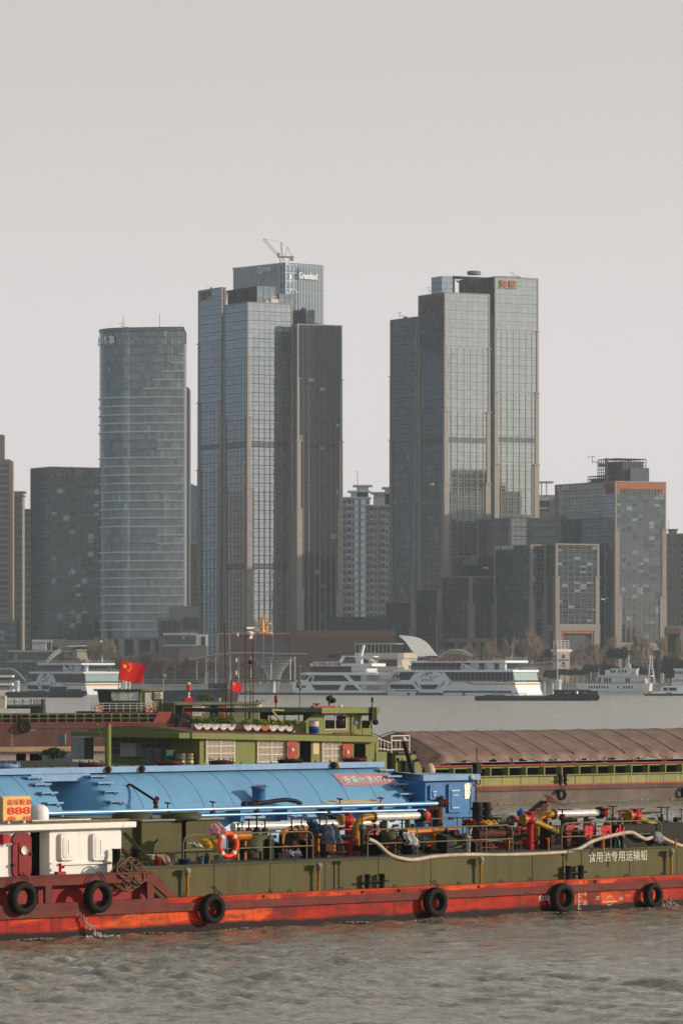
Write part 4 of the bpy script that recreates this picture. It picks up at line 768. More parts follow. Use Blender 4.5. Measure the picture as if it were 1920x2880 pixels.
# signboard and things on the cabin roof
sw=1.4; x0,x1=A.s(9,sw),A.s(88,sw); z0,z1=A.z(40,2308,sw),A.z(40,2241,sw)
t=froot(A,'lightbox_sign','cream lightbox with red characters and 888 standing on the white cabin roof','sign')
MB().poly(rrect(x0,x1,z0,z1,.07),sw,sw+.25).mk('box',mat('signboard_cream','dfae62',.5,var=.06,scale=2),t,bevel=.03); msr=mat('sign_red','c8281c',.5,var=.05)
MB().poly(rrect(x0-.03,x1+.03,z0-.03,z1+.03,.08),sw+.06,sw+.2).mk('frame',mat('sign_frame','b8aa92',.5,var=.1),t)
text('俞垛粮油','lettering',msr,t,(x0+.2,sw,z1-.34),(1,0,0),(0,0,1),.25,1.22,.012,.008); text('888','lettering',msr,t,(x0+.2,sw,z1-.70),(1,0,0),(0,0,1),.29,1.2,.012,.03); text('泰  州','lettering',msr,t,(x0+.2,sw,z1-.97),(1,0,0),(0,0,1),.2,1.2,.012,.008)
for q in (.3,1.1): MB().box(x0+q,x0+q+.1,sw+.05,sw+.2,4.55,z0).mk('leg',m_cab,t)
t=froot(A,'vent_dome','white rounded vent dome next to the cream lightbox','ventilator'); c=A(110,2300,2.2); MB().lathe([(.40,0),(.40,.42),(.36,.56),(.24,.66),(0,.7)],(c[0],2.2,4.57),n=24).mk('dome',m_cab,t)
t=froot(A,'white_pole','white pole lying along the white cabin roof beside the dome','pole'); MB().cyl((A.s(90,1.3),1.3,4.63),(A.s(255,1.3),1.3,4.63),.05,n=10).mk('pole_tube',m_cab,t)
t=froot(A,'plank_stack','weathered bamboo poles lying along the edge of the cabin roof','bamboo'); b=MB(); [b.tube([(A.s(90,1.0),1.0+.09*i,4.61),(A.s(365,1.0),1.05+.09*i,4.6)],.035) for i in range(3)]; b.mk('bamboo_poles',mat('bamboo','8a7450',.8,var=.3,scale=3),t)
c=A(170,2470,.8); t=froot(A,'fire_hydrant','small red hydrant valve on the stern deck before the white cabin','hydrant')
b=MB(); b.cyl((c[0],.8,2.53),(c[0],.8,2.95),.06).lathe([(.02,0),(.12,.02),(.12,.05),(.02,.06)],(c[0],.8,3.0),n=12).cyl((c[0],.8,2.8),(c[0]+.16,.75,2.8),.06).box(c[0]-.22,c[0]+.22,.7,.9,2.5,2.62).mk('hydrant_body',m_red,t)
# bollards
def bollard_pair(parent,f,pa,pb,w,z0,z1,r,m,bar=None,name='bollard'):
    for p in (pa,pb):
        s=f.s(p,w); b=MB(); b.lathe([(r,z0),(r,z1-.06),(r*1.15,z1-.05),(r*1.15,z1),(0,z1)],(s,w,0),n=18); 
        if bar and p==pa: s2=f.s(pb,w); b.cyl((s-bar,w,z0+(z1-z0)*.45),(s2+bar,w,z0+(z1-z0)*.5),.04,n=8); b.ball((s-bar,w,z0+(z1-z0)*.45),.06,8)
        b.mk(name,m,parent)
bollard_pair(rtA,A,328,383,.75,2.36,3.45,.17,m_blk)
bollard_pair(rtA,A,1033,1074,.3,1.42,2.02,.12,m_blk,.38); bollard_pair(rtA,A,1597,1632,.3,1.42,2.02,.13,m_blk,.38)
# vent pipes on the side
for px in (528,897,1352,1887):
    s=A.s(px,.3); b=MB(); b.cyl((s,.32,1.42),(s,.32,2.24),.065,n=12); p=b.mk('vent_pipe',m_yel,rtA)
    MB().tube([(s,.32,2.22),(s,.3,2.42),(s-.1,.22,2.5),(s-.22,.16,2.48)],[.1,.12,.13,.1],12).lathe([(.13,0),(.13,.12),(0,.13)],(s,.3,2.42)).mk('vent_head',mat('vent_head','8c8672',.4,.3,var=.2),p)
b=MB()
for px in (395,620,760,815,960,1110,1290,1410,1490,1680,1760,1860): s=A.s(px,.1); b.torus((s,.12,1.46),.09,.022,(0,1,0),14,6)
tag(b.mk('lashing_eye',m_blk,rtA),kind='stuff')
b=MB()
for px in (740,1018,1120,1345,1671): s=A.s(px,-.0); b.lathe([(0,0),(.07,0),(.07,.03)],(s,-.0,1.30),(0,-1,0),12)
for px in (940,953,1583): s=A.s(px,.53); b.torus((s,.53,DZ-.13),.07,.03,(0,1,0),14,6).box(s-.025,s+.025,.53,.545,1.45,DZ-.22)
tag(b.mk('drain_hole',mat('drain_grime','201c14',.8,var=.2),rtA),kind='stuff')
p=A(1653,2426,.54); q=A(1818,2420,.54); mlet=mat('lettering_white','cfc8b4',.6,var=.12,scale=4); text('食用油专用运输船','lettering',mlet,rtA,(p[0],.528,p[2]),(1,0,0),(0,0,1),.46,q[0]-p[0],.008,.003)
p=A(1513,2552,0); text('俞垛','lettering',mlet,rtA,(p[0],-.002,.55),(1,0,0),(0,0,1),.28,.7,.008,.01)
p=A(1623,2560,0); b=MB(); s=p[0]; [b.box(s,s+(.12 if k%2 else .2),-.02,-.002,.12+k*.09,.14+k*.09) for k in range(8)]; b.box(s+.02,s+.04,-.02,-.002,.1,.85).torus((s+2.0,-.01,.42),.2,.02,(0,1,0),20,4).box(s+1.6,s+2.5,-.02,-.002,.36,.39).mk('load_line',mlet,rtA)
text('20','lettering',mlet,rtA,(s+.35,-.002,.3),(1,0,0),(0,0,1),.16,None,.008); text('18','lettering',mlet,rtA,(s+.4,-.002,.7),(1,0,0),(0,0,1),.14,None,.008); text('ZC','lettering',mlet,rtA,(s+1.15,-.002,.5),(1,0,0),(0,0,1),.14,None,.008); text('18%','lettering',mlet,rtA,(s+2.65,-.002,.42),(1,0,0),(0,0,1),.14,None,.008)
# trunk, ladder and hatches behind the cabin
x0,x1=A.s(398,3),A.s(618,3); zt=4.42
trk=MB().box(x0,x1,3,8.2,DZ,zt).mk('cargo_trunk',m_olive,rtA,bevel=.05)
MB().box(x0-3.5,x0,3.3,8,2.36,zt+.02).mk('engine_casing',m_olv2,rtA); MB().box(x0-.1,x1+.15,2.85,8.3,zt+.0,zt+.07).mk('trunk_top',mat('trunk_top','7d7c6c',.6,var=.2,scale=1),trk)
MB().box(A.s(515,2.98),A.s(521,2.98),2.93,2.999,DZ,zt).mk('rib',m_hole,trk)
for px,py in ((372,2300),(510,2300)):
    s,w,z=A.onz(px,py+6,zt); b=MB(); b.lathe([(.85,0),(.85,.16),(.7,.24),(0,.26)],(s,w,zt+.07),n=28); b.mk('hatch',m_olv2,trk)
b=MB(); p=A(349,2342,1.8); q=A(428,2438,1.0); P=Vector(p); Q=Vector((q[0],.75,DZ-.05)); off=Vector((-.62,.35,0))
for o_ in (Vector((0,0,0)),off): b.bar(P+o_,Q+o_,.05,.16)
for i in range(1,6): c=P+(Q-P)*i/6; b.bar(c,c+off,.12,.03)
b.mk('ladder',m_olive,rtA)
# railings: one part for each bay of rail
def railing(parent,f,pxs,w,z0,h,m,mids=1,r=.032,name='railing',endr=.3,jog=0):
    S_=[f.s(p,w) for p in pxs]; b=MB(); zt=z0+h
    b.tube([(S_[0],w,z0),(S_[0],w,zt-endr),(S_[0]+endr*.3,w,zt-endr*.3),(S_[0]+endr,w,zt),(S_[-1]-endr,w,zt),(S_[-1]-endr*.3,w,zt-endr*.3),(S_[-1],w,zt-endr),(S_[-1],w,z0)],r,8)
    for k in range(mids): z=z0+h*(k+1)/(mids+1); b.cyl((S_[0],w,z),(S_[-1],w,z),r*.85,n=8)
    for s in S_[1:-1]: b.cyl((s,w,z0),(s,w,zt),r,n=8)
    return b.mk(name,m,parent)
railing(rtA,A,(516,640,760,862,880),.75,DZ,1.22,m_rail); railing(rtA,A,(1033,1172,1312,1366,1440),.75,DZ,1.2,m_rail); railing(rtA,A,(1578,1716,1858),.75,DZ,1.2,m_rail)
railing(rtA,A,(1190,1300,1370,1420),9.0,DZ,1.2,m_rail,0); railing(rtA,A,(1640,1760,1850),9.0,DZ,1.2,m_rail,1)
# ---- deck piping
def D(px,py,z=DZ): return A.onz(px,py,z)
def pm(h): return h/66.0                          # photograph pixels to metres on this deck
def flange(b,c,ax,r): ax=Vector(ax).normalized(); c=Vector(c); b.cyl(c-ax*.035,c+ax*.035,r,n=16)
def wheelvalve(parent,s,w,z,h=.5,r=.16,m=None,mw=None,lab=None):
    b=MB(); m=m or m_rst; b.ball((s,w,z),.17,10,(1,1,.9)).cyl((s,w,z),(s,w,z+h),.035,n=8).cyl((s,w,z+.12),(s,w,z+.17),.15,n=12).torus((s,w,z+h),r,.025,(0,0,1),16,6).bar((s-r,w,z+h),(s+r,w,z+h),.03).bar((s,w-r,z+h),(s,w+r,z+h),.03)
    return b.mk('valve',m,parent)
def pipe(parent,pts,r,m,name='pipe',fl=(0,-1)):
    b=MB(); b.tube(pts,r,14)
    for i in fl:
        d=(Vector(pts[1])-Vector(pts[0])) if i==0 else (Vector(pts[-1])-Vector(pts[-2])); flange(b,pts[i],d,r*1.45)
    return b.mk(name,m,parent)
def elbow(a,c,b_,n=6):                           # smooth corner through c
    a,c,b_=Vector(a),Vector(c),Vector(b_); return [a]+[a*(1-t)**2+c*2*t*(1-t)+b_*t*t for t in [i/(n+1) for i in range(1,n+1)]]+[b_]
# long white cargo pipes with amber elbows and red caps
for px0,px1,py,wz in ((1050,1178,2296,3.2),(1556,1680,2288,3.2)):
    a=A(px0,py+2,wz); c=A(px1,py-2,wz); z=(a[2]+c[2])/2; s0,s1=a[0],c[0]
    p=MB().cyl((s0,wz,z),(s1,wz,z),.165,n=20).mk('cargo_pipe',m_wpipe,rtA)
    b=MB(); [flange(b,(s0+(s1-s0)*k,wz,z),(1,0,0),.175) for k in (.3,.45,.6,.8)]; b.mk('pipe_joint',m_wpipe,p)
    MB().cyl((s1,wz,z),(s1+.22,wz,z),.27,n=20).mk('coupling',m_blk,p); MB().lathe([(.25,0),(.2,.28),(.14,.36),(0,.37)],(s1+.22,wz,z),(1,0,0),18).mk('end_cap',mat('cap_red','c8301c',.45,var=.1),p)
    pts=elbow((s0,wz,z),(s0-.95,wz,z),(s0-1.0,wz,z-.95)); pts=[(s0+.0,wz,z),(s0-.3,wz,z)]+pts[2:]; pp=pipe(p,[(s0,wz,z)]+elbow((s0-.35,wz,z),(s0-1.05,wz,z),(s0-1.05,wz,z-.75))+[(s0-1.05,wz,DZ)],.17,m_yel,'elbow',(0,))
    for q in (.25,.75): MB().box(s0+(s1-s0)*q-.04,s0+(s1-s0)*q+.04,wz-.15,wz+.15,DZ,z-.16).mk('support',m_rail,p)
a=A(655,2312,6.5); c=A(1045,2302,6.5); MB().cyl((a[0],6.5,3.9),(c[0],6.5,3.9),.19,n=20).mk('cargo_pipe',m_wpipe,rtA)
for i in range(4): s=a[0]+(c[0]-a[0])*(i+.5)/4; MB().box(s-.06,s+.06,6.3,6.7,DZ,3.72).mk('support',m_olv2,rtA)
# amber runs near the rail
for px,py,hgt,m in ((612,2355,0,m_amb),(800,2350,0,m_amb)):
    pass
s,w,_=D(792,2405); pipe(rtA,[(s,w,DZ)]+elbow((s,w,DZ+.75),(s,w,DZ+1.05),(s+.4,w,DZ+1.05))+[(s+.55,w,DZ+1.05)],.13,m_amb); pipe(rtA,[(s+.9,w,DZ+1.05),(s+1.2,w,DZ+1.05)],.16,mat('pipe_orange','c87418',.45,var=.2)); pipe(rtA,[(s+1.2,w,DZ+1.05),(s+2.5,w,DZ+1.05)],.14,mat('pipe_brown','7a4a18',.5,var=.2,rust=.3)); MB().cyl((s+.58,w,DZ+1.05),(s+.9,w,DZ+1.05),.15,n=16).mk('coupling',m_bsteel,rtA)
s,w,_=D(935,2408); pipe(rtA,[(s,w,DZ),(s,w,DZ+.95)],.14,m_amb); b=MB(); b.ball((s+.1,w,DZ+1.1),.24,12); [b.cyl((s+.1+.22*math.cos(a_),w-.1,DZ+1.1+.22*math.sin(a_)),(s+.1+.22*math.cos(a_),w+.1,DZ+1.1+.22*math.sin(a_)),.05,n=6) for a_ in [k*1.05 for k in range(6)]]; b.cyl((s+.42,w,DZ),(s+.42,w,DZ+.9),.055,n=8); b.mk('pump_head',m_amb,rtA)
wheelvalve(rtA,s-.35,w,DZ+1.1,.7,.2,m_bsteel); wheelvalve(rtA,s-.75,w,DZ+1.1,.75,.2,m_rst)
def cross(px,py,k=1.0,flip=1,ang=0):             # red valve cross with yellow arms
    s,w,_=D(px,py); w=max(w,1.6); z=DZ+1.35*k; g=MB(); g.tube([(s,w,DZ),(s,w,z+.3)],[.13,.15],12); g.ball((s,w,z),.26,12); g.cyl((s-.35,w,z+.05),(s+.2,w,z+.05),.2,n=14); g.cyl((s-.05,w,z+.3),(s-.05,w,z+.36),.25,n=14); v=g.mk('valve_cross',m_red,rtA)
    MB().cyl((s-.5,w,z+.05),(s-.34,w,z+.05),.24,n=16).mk('end_flange',m_yel,v); pipe(v,[(s+.18,w,z-.05),(s+1.5*flip,w-.1,z-.52)],.12,mat('pipe_ochre','a08020',.45,var=.2,rust=.3,rcol='4a5a50'))
cross(978,2395); cross(1490,2392); cross(1893,2385)
# big olive casings and tanks
def casing(px0,px1,py0,py1,depth,m=None,name='deck_casing',rd=False):
    s0,w,_=D(px0,py1); w=max(w,.9); s1=A.s(px1,w); z=A.z(px0,py0,w); b=MB()
    if rd: b.lathe([((s1-s0)/2,0),((s1-s0)/2,z-DZ-.06),((s1-s0)/2*.94,z-DZ),(0,z-DZ)],((s0+s1)/2,w+(s1-s0)/2,DZ),n=26)
    else: b.box(s0,s1,w,w+depth,DZ,z)
    return b.mk(name,m or m_olv2,rtA,bevel=0 if rd else .03)
casing(690,775,2350,2420,1.0,m_olv2,rd=True); casing(692,778,2346,2352,1.2,m_blk,rd=True)
casing(820,872,2362,2402,1.0,mat('casing_green','146046',.5,var=.15),rd=True); casing(905,945,2330,2395,1.0,m_blk,rd=True)
casing(1240,1288,2322,2364,.8,m_olive); casing(1193,1222,2362,2394,.5,m_olive); casing(1258,1300,2360,2396,.6,m_olive); casing(1090,1128,2340,2404,.8,m_olv2,rd=True)
casing(1398,1446,2294,2370,.8,mat('casing_steel','4c5356',.5,.2,var=.2)); casing(1548,1578,2324,2390,.7,m_blk); casing(1560,1588,2322,2330,.8,m_olv2)
casing(1880,1960,2316,2390,1.2,m_blk); casing(1300,1360,2350,2388,2.0,m_rst); casing(940,1035,2352,2388,1.2,m_blk)
for px0,px1,py0,py1 in ((600,622,2296,2345),(676,712,2304,2342),(1036,1086,2322,2394),(1766,1808,2278,2312),(1116,1180,2318,2332)):
    s0,w,_=D(px0,min(py1+30,2398)); w=max(w,2.2) if px0<1000 or px0>1700 else max(w,1.2); s1=A.s(px1,w); z0,z1=A.z(px0,py1,w),A.z(px0,py0,w)
    b=MB(); b.box(s0,s1,w,w+.55,z0,z1); o=b.mk('locker',m_fad,rtA,bevel=.015); MB().box(s0+.06,s1-.06,w-.02,w-.001,z0+.06,z1-.06).mk('locker_door',m_fad,o); MB().box(s0+.1,s1-.1,w+.1,w+.4,DZ,z0).mk('locker_stand',m_blk,o)
# lying cylinders
for px0,px1,py,r,m in ((1338,1438,2345,.2,m_rst),(1780,1850,2325,.24,m_yel),(840,905,2350,.15,mat('pipe_brown','7a4a18')),(655,700,2352,.2,m_amb),(1140,1230,2340,.14,mat('pipe_orange','c87418')),(1000,1060,2385,.1,m_blk)):
    w=2.6; a=A(px0,py,w); c=A(px1,py-2,w); MB().cyl((a[0],w,a[2]),(c[0],w,c[2]),r,n=18).cyl((a[0]-.03,w,a[2]),(a[0]+.06,w,a[2]),r*1.3,n=18).mk('lying_pipe',m,rtA)
    MB().box(a[0]+.2,a[0]+.28,w-.1,w+.1,DZ,a[2]-r).mk('support',m_amb,rtA); MB().box(c[0]-.3,c[0]-.22,w-.1,w+.1,DZ,a[2]-r).mk('support',m_amb,rtA)
rv=random.Random(11)
for px,py,hh in ((700,2340,.9),(722,2338,1.1),(745,2340,.8),(820,2345,1.2),(848,2345,1.2),(870,2345,1.0),(1018,2330,.9),(1075,2322,.5),(1130,2345,1.0),(1455,2345,1.0),(1470,2345,.9),(1530,2330,.7),(1580,2300,.6),(1600,2310,.9),(1705,2320,1.2),(1722,2320,1.4),(1740,2322,1.1),(1800,2312,1.0),(1858,2315,1.2),(1875,2318,1.3),(1660,2330,.7),(1352,2315,.5),(1505,2305,.8)):
    w=rv.uniform(2.4,4.5); a=A(px,py,w); z=max(a[2],DZ+.5); wheelvalve(rtA,a[0],w,z,hh*.6,rv.uniform(.13,.22),rv.choice([m_rst,m_blk,m_red,m_rst,m_bsteel])); MB().cyl((a[0],w,DZ),(a[0],w,z),.07,n=8).mk('riser',rv.choice([m_blk,m_rst,m_amb,m_olv2]),rtA)
for i in range(7):                               # amber and dark stanchions
    px=rv.uniform(1000,1900); s,w,_=D(px,rv.uniform(2388,2402)); MB().cyl((s,w,DZ),(s,w,DZ+rv.uniform(.4,.8)),.045,n=8).mk('stanchion',rv.choice([m_amb,m_blk,m_yel,m_amb]),rtA)
for i in range(7):                                # cross runs of thin pipe
    px=rv.uniform(650,1850); s,w,_=D(px,2392); h=rv.uniform(.25,1.1); MB().cyl((s,2.0,DZ+h),(s+rv.uniform(1.4,3.5),2.2+rv.random()*2,DZ+h),.05,n=8).mk('thin_pipe',rv.choice([m_rst,m_blk,m_yel,m_rail]),rtA)
clut=[m_blk,m_rst,m_blk,m_bsteel,m_olv2,m_hole,m_rst,m_red]
for k in range(8):                                # packed small fittings: flanges, short pipes, boxes, valve stems
    b=MB()
    for _ in range(48):
        px=rv.uniform(640,1915); w=rv.uniform(1.6,8.2); s=A.s(px,w); z=DZ+rv.uniform(0,1.3)*(1 if rv.random()<.7 else .4); q=rv.random()
        if q<.35: b.cyl((s,w,z),(s+rv.uniform(.2,1.2),w+rv.uniform(-.3,.3),z),rv.uniform(.03,.09),n=8)
        elif q<.6: h=rv.uniform(.1,.35); b.cyl((s,w,DZ),(s,w,z+h),rv.uniform(.02,.05),n=6).cyl((s,w,z+h),(s,w,z+h+.03),rv.uniform(.07,.16),n=10)
        elif q<.8: d=rv.uniform(.06,.22); b.box(s-d,s+d,w-d,w+d,DZ+.0,DZ+rv.uniform(.2,.9))
        else: b.ball((s,w,z),rv.uniform(.06,.15),8)
    tag(b.mk('deck_fittings',clut[k],rtA),kind='stuff')
# ---- loose things on deck
def bucket(px,py,h,wpx,col,label,rim=None,cat='bucket',lid=None):
    s,w,_=D(px,py); w=max(w,.78); r=wpx/2/66.; hh=h/66.; p=A.wd((s,w,DZ+.02)); t=thing('bucket',label,cat,p,A.yaw); m=mat('plastic_'+col,col,.4,var=.08,scale=3)
    MB().lathe([(0,0),(r*.8,0),(r,hh),(r*1.06,hh),(r*1.06,hh*.94),(r*.97,hh*.94)],n=18).mk('bucket_body',m,t)
    MB().lathe([(r*.93,0),(0,.005)],(0,0,hh*.9),n=18).mk('contents',m_hole if not lid else mat('plastic_'+lid,lid,.4,var=.08),t)
    MB().tube([(r*math.cos(a),-r*.9*math.sin(a)*.6,hh*.95-.5*r*math.sin(a)) for a in [math.pi*i/10 for i in range(11)]],.012,5).mk('bucket_handle',m_bsteel,t); return t
bucket(424,2436,30,22,'c6c6c0','tall white bucket beside the foot of the olive ladder'); bucket(441,2436,17,24,'9c1418','low red basin between two pale buckets',cat='basin'); bucket(481,2430,32,25,'a8a49c','grey white paint bucket right of the red basin')
bucket(529,2434,16,34,'1c3c6c','blue tub with a white lid in front of the trunk',lid='c6c6c0',cat='tub'); bucket(546,2405,18,34,'d0ccc4','round white pail standing behind the blue tub'); bucket(573,2432,20,20,'6c8484','small teal bowl bucket right of the blue tub')
bucket(592,2432,22,26,'123048','dark blue bucket between the teal bowl and the life ring'); bucket(608,2432,30,14,'8c7c6c','narrow tan pail just left of the life ring'); bucket(1158,2398,26,22,'c4c8cc','white drum with a blue mark under the white cloth',cat='drum')
bucket(1142,2396,22,20,'b01c20','red bucket beside the white drum with a blue mark'); bucket(1315,2398,46,17,'c8c4bc','tall white tube-like pail at the rail before the amber can',cat='pail'); bucket(1488,2388,26,26,'14405c','blue bucket hanging below the red valve cross'); bucket(905,2400,36,18,'c01028','bright red jerry bucket beside the amber pump head')
def cloth(px,py,wpx,hpx,col,label,w=1.2,seed=1,fold=.12,cat='cloth',name='draped_cloth'):
    a=A(px,py,w); ww,hh=wpx/66.,hpx/66.; rn=random.Random(seed); b=MB(); n=14; ph=[rn.uniform(0,6.3) for _ in range(6)]
    P=[]
    for i in range(n+1):
        row=[]
        for j in range(n+1):
            u,v=i/n,j/n; th=u*math.pi*1.0
            rad=1-.25*abs(math.sin(v*9+ph[0]))*u; x=(v-.5)*ww*(1-.35*(1-u)*(.5+.5*math.sin(ph[1])))+.04*math.sin(u*11+ph[2]); z=hh*(1-u)+.05*math.sin(v*13+ph[3])*(1-u); y=-.28*math.sin(u*1.9)-fold*math.sin(v*10+ph[4]+u*2)*(.4+u)
            row.append((x,y,z))
        P.append(row)
    b.grid(P); b.grid([[(q[0],q[1]+.3+.1*math.sin(q[0]*7),q[2]*.96) for q in r] for r in P]); t=b.mk(name,mat('cloth_'+col,col,.85,var=.15,scale=4),None); t.location=A.wd((a[0],w,a[2])); t.rotation_euler=(0,0,A.yaw); return tag(t,label,cat)
cloth(608,2346,44,26,'c48e92','pink towel draped over the rail left of the life ring',.9,3); cloth(590,2384,50,24,'c09018','yellow rain jacket hanging under the pink towel',1.0,5,cat='jacket'); cloth(548,2384,30,12,'b8b4ac','crumpled white rag on the crossbar left of the yellow jacket',1.1,6)
cloth(925,2372,42,56,'626c78','grey blue tarp hung behind the amber pump head',1.9,7,.2,'tarp'); cloth(1150,2376,48,34,'c9c6c2','white cloth thrown over the rail above the white drum',.85,9); cloth(820,2406,50,14,'8e7a80','mauve rag heap lying at the foot of the amber elbow',1.3,10)
cloth(1735,2395,34,52,'6fa092','pale green plastic sheet hanging behind the rail on the right',1.3,12,.15,'sheet'); cloth(1500,2318,26,26,'a06a54','brown sack leaning over the dark winch',4,13,cat='sack'); cloth(460,2436,34,30,'a88070','pinkish sack slumped behind the red basin',1.3,15,cat='sack'); cloth(1320,2322,50,16,'5c1414','dark red cloth laid over the pipes before the blue wheelhouse',2.5,16); cloth(1372,2322,48,14,'b07c1c','ochre sheet beside the dark red cloth',2.6,17,.05,'sheet'); cloth(1545,2256,18,22,'c08c74','pinkish bag on top of the mooring winch',8.0,18,cat='bag'); cloth(880,2344,30,36,'263c50','dark blue sheet bundled left of the grey blue tarp',2.2,19,cat='bundle')
# life ring
def life_ring(name,f,px,py,w,Rm,label,group=None,tilt=0,r=None):
    a=f(px,py,w); t=thing(name,label,'life ring',f.wd(a),f.yaw,group); r=r or Rm*.22
    MB().torus((0,0,0),Rm,r,(0,1,0),36,12).mk('ring_body',mat('ring_orange','e0401c',.45,var=.08,scale=3),t)
    for k in (0,1,2,3): 
        a0=R(45+90*k+tilt); b=MB(); b.tube([(Rm*math.cos(a0+q),0,Rm*math.sin(a0+q)) for q in (-.14,-.07,0,.07,.14)],r*1.06,12); b.mk('ring_band',mat('ring_white','d9d2c8',.5,var=.05),t)
    b=MB(); pts=[]
    for i in range(33): q=2*math.pi*i/32; rr_=Rm+r*1.1+.05*abs(math.sin(2*q)); pts.append((rr_*math.cos(q),-.02,rr_*math.sin(q)-.03))
    b.tube(pts[:-1],.012,5,close=True); b.mk('grab_line',mat('rope_grey','8c8474',.9,var=.1),t); return t
life_ring('life_ring',A,641,2376,.6,.47,'large orange life ring with white bands tied to the olive rail')
# hose
hp=[(1036,2360,.72),(1060,2372,.7),(1095,2403,.55),(1130,2415,.5),(1165,2418,.5),(1220,2409,.52),(1300,2404,.55),(1400,2404,.55),(1480,2402,.55),(1560,2398,.55),(1620,2390,.6),(1665,2366,.66),(1720,2350,.66),(1770,2341,.66),(1795,2352,.66),(1815,2360,.66),(1838,2352,.7),(1850,2350,.7),(1885,2368,.6),(1930,2382,.55),(1990,2380,.55)]
H3=[Vector(A(p,q,w)) for p,q,w in hp]; P=[]
for i in range(len(H3)-1):
    p0,p1,p2,p3=H3[max(i-1,0)],H3[i],H3[i+1],H3[min(i+2,len(H3)-1)]
    for k in range(6):
        t_=k/6; P.append(.5*((2*p1)+(p2-p0)*t_+(2*p0-5*p1+4*p2-p3)*t_*t_+(3*p1-p0-3*p2+p3)*t_**3))
t=froot(A,'hose','long cream hose running along the olive deck edge and over the rail','hose'); MB().tube(P,.085,10).mk('hose_tube',mat('hose_cream','b8a692',.6,var=.2,scale=3,bump=.3),t)
b=MB(); c=A(1846,2352,.7); [b.ball((c[0]+rv.uniform(-.25,.25),.62+rv.uniform(-.1,.1),c[2]+rv.uniform(-.2,.15)),rv.uniform(.12,.2),8) for _ in range(9)]; b.mk('hose_binding',mat('binding_grey','7c7c80',.7,var=.2,bump=.6),t)
# red no-fire characters along the rail
t=froot(A,'warning_sign','large red cut-out characters fixed to the railing above the cream hose','sign')
for ch,pa,pb in zip('严禁烟火',(1592,1640,1688,1728),(1622,1668,1716,1757)):
    p=A(pa,2356,.7); q=A(pb,2320,.7); text(ch,'lettering',mat('warning_red','c81e22',.5,var=.08),t,(p[0],.70,p[2]),(1,0,0),(0,0,1),q[2]-p[2],q[0]-p[0],.02,.022)
# mooring winch on the far side of the deck
t=froot(A,'mooring_winch','dark mooring winch with twin drums behind the rail near the blue wheelhouse','winch'); 
for k,px in enumerate((1342,1366)): c=A(px,2290,8.6); MB().cyl((c[0],8.6,DZ),(c[0],8.6,c[2]+.55),.24,n=18).cyl((c[0],8.6,c[2]+.2),(c[0],8.6,c[2]+.3),.32,n=18).cyl((c[0]-.3,8.6,c[2]-.1),(c[0]+.35,8.6,c[2]-.1),.06,n=8).mk('drum',m_blk,t)
c=A(1530,2290,8.4); MB().bar((c[0]-1.6,8.4,c[2]-.4),(c[0],8.4,c[2]+.5),.4,.3).bar((c[0]-.4,8.4,DZ),(c[0]-.1,8.4,c[2]+.3),.3).box(c[0]-2.2,c[0]-.2,8.2,8.8,DZ,DZ+.7).mk('davit',m_rst,t)
t=thing('buoy_float','shiny blue round float behind the red valve cross','float',A.wd(A(1464,2287,5))); MB().ball((0,0,0),.2,16,(1,1,.85)).lathe([(.05,0),(.05,.08),(0,.09)],(0,0,.16)).mk('float_ball',mat('float_blue','1c50a0',.3,var=.05),t)
# rope coil on the bollards
t=froot(A,'mooring_rope','coil of brown mooring rope hung over the black stern bollards','rope'); mrope=mat('rope_brown','6b5340',.9,var=.3,scale=12,bump=.5); b=MB(); rr=random.Random(4); c=A(345,2440,.35)
for k in range(15):
    cx=c[0]+rr.uniform(-.35,.5); top=2.98+rr.uniform(-.1,.15); hw_=rr.uniform(.3,.6); dp=rr.uniform(.5,1.25); pts=[]
    for i in range(25):
        a=2*math.pi*i/24; pts.append((cx+hw_*math.sin(a)*(1+.2*math.sin(2*a+k))+rr.uniform(-.01,.01)+.25*(1-math.cos(a))*.5*(k%3-1),.32-.25*abs(math.sin(a/2))-.02*k*.5+.05*math.sin(3*a),top-dp*(1-math.cos(a))/2))
    b.tube(pts[:-1],.032,6,close=True)
b.mk('rope_coil',mrope,t)
# tyres hung as fenders
def tyre_proto(m):
    t=thing('tyre_fender','tyre','tyre'); b=MB(); ro,w=.62,.19
    prof=[(ro-.03,-w),(ro,-w*.72),(ro+.0,w*.72),(ro-.03,w),(ro-.17,w*1.08),(ro-.25,w*.85),(ro-.24,w*.5),(ro-.06,w*.5),(ro-.06,-w*.5),(ro-.24,-w*.5),(ro-.25,-w*.85),(ro-.17,-w*1.08),(ro-.03,-w)]
    b.lathe([(r_,h) for r_,h in prof],(0,0,0),(0,-1,0),44); b.mk('tyre_body',m,t)
    b=MB(); 
    for k in range(44):
        a=2*math.pi*k/44; c=Vector((math.cos(a),0,math.sin(a))); tt=Vector((-math.sin(a),0,math.cos(a))); b.bar(c*(ro+.01)+Vector((0,-w*.7,0)),c*(ro+.01)+tt*.05+Vector((0,w*.7,0)),.03,.025)
    b.mk('tread',m,t); b=MB(); b.tube([(-.06,.0,ro-.1),(-.05,-.22,ro+.1),(-.1,.1,ro+.34)],.022,6).tube([(.1,.0,ro-.1),(.12,-.2,ro+.1),(.08,.1,ro+.36)],.022,6).mk('hanging_rope',m_blk,t); return t
tp=tyre_proto(m_rub); TL=[(64,2526,'black tyre fender below the red door of the white cabin',.63),(276,2522,'black tyre fender under the rope coil end of the white cabin',.63),(597,2556,'black tyre fender hanging below the left end of the olive rail',.59),(1223,2537,'black tyre fender right of the first twin bollards on the ledge',.6),(1579,2526,'black tyre fender below the right-hand twin bollards',.63),(1835,2518,'black tyre fender touching the splash at the right',.52)]
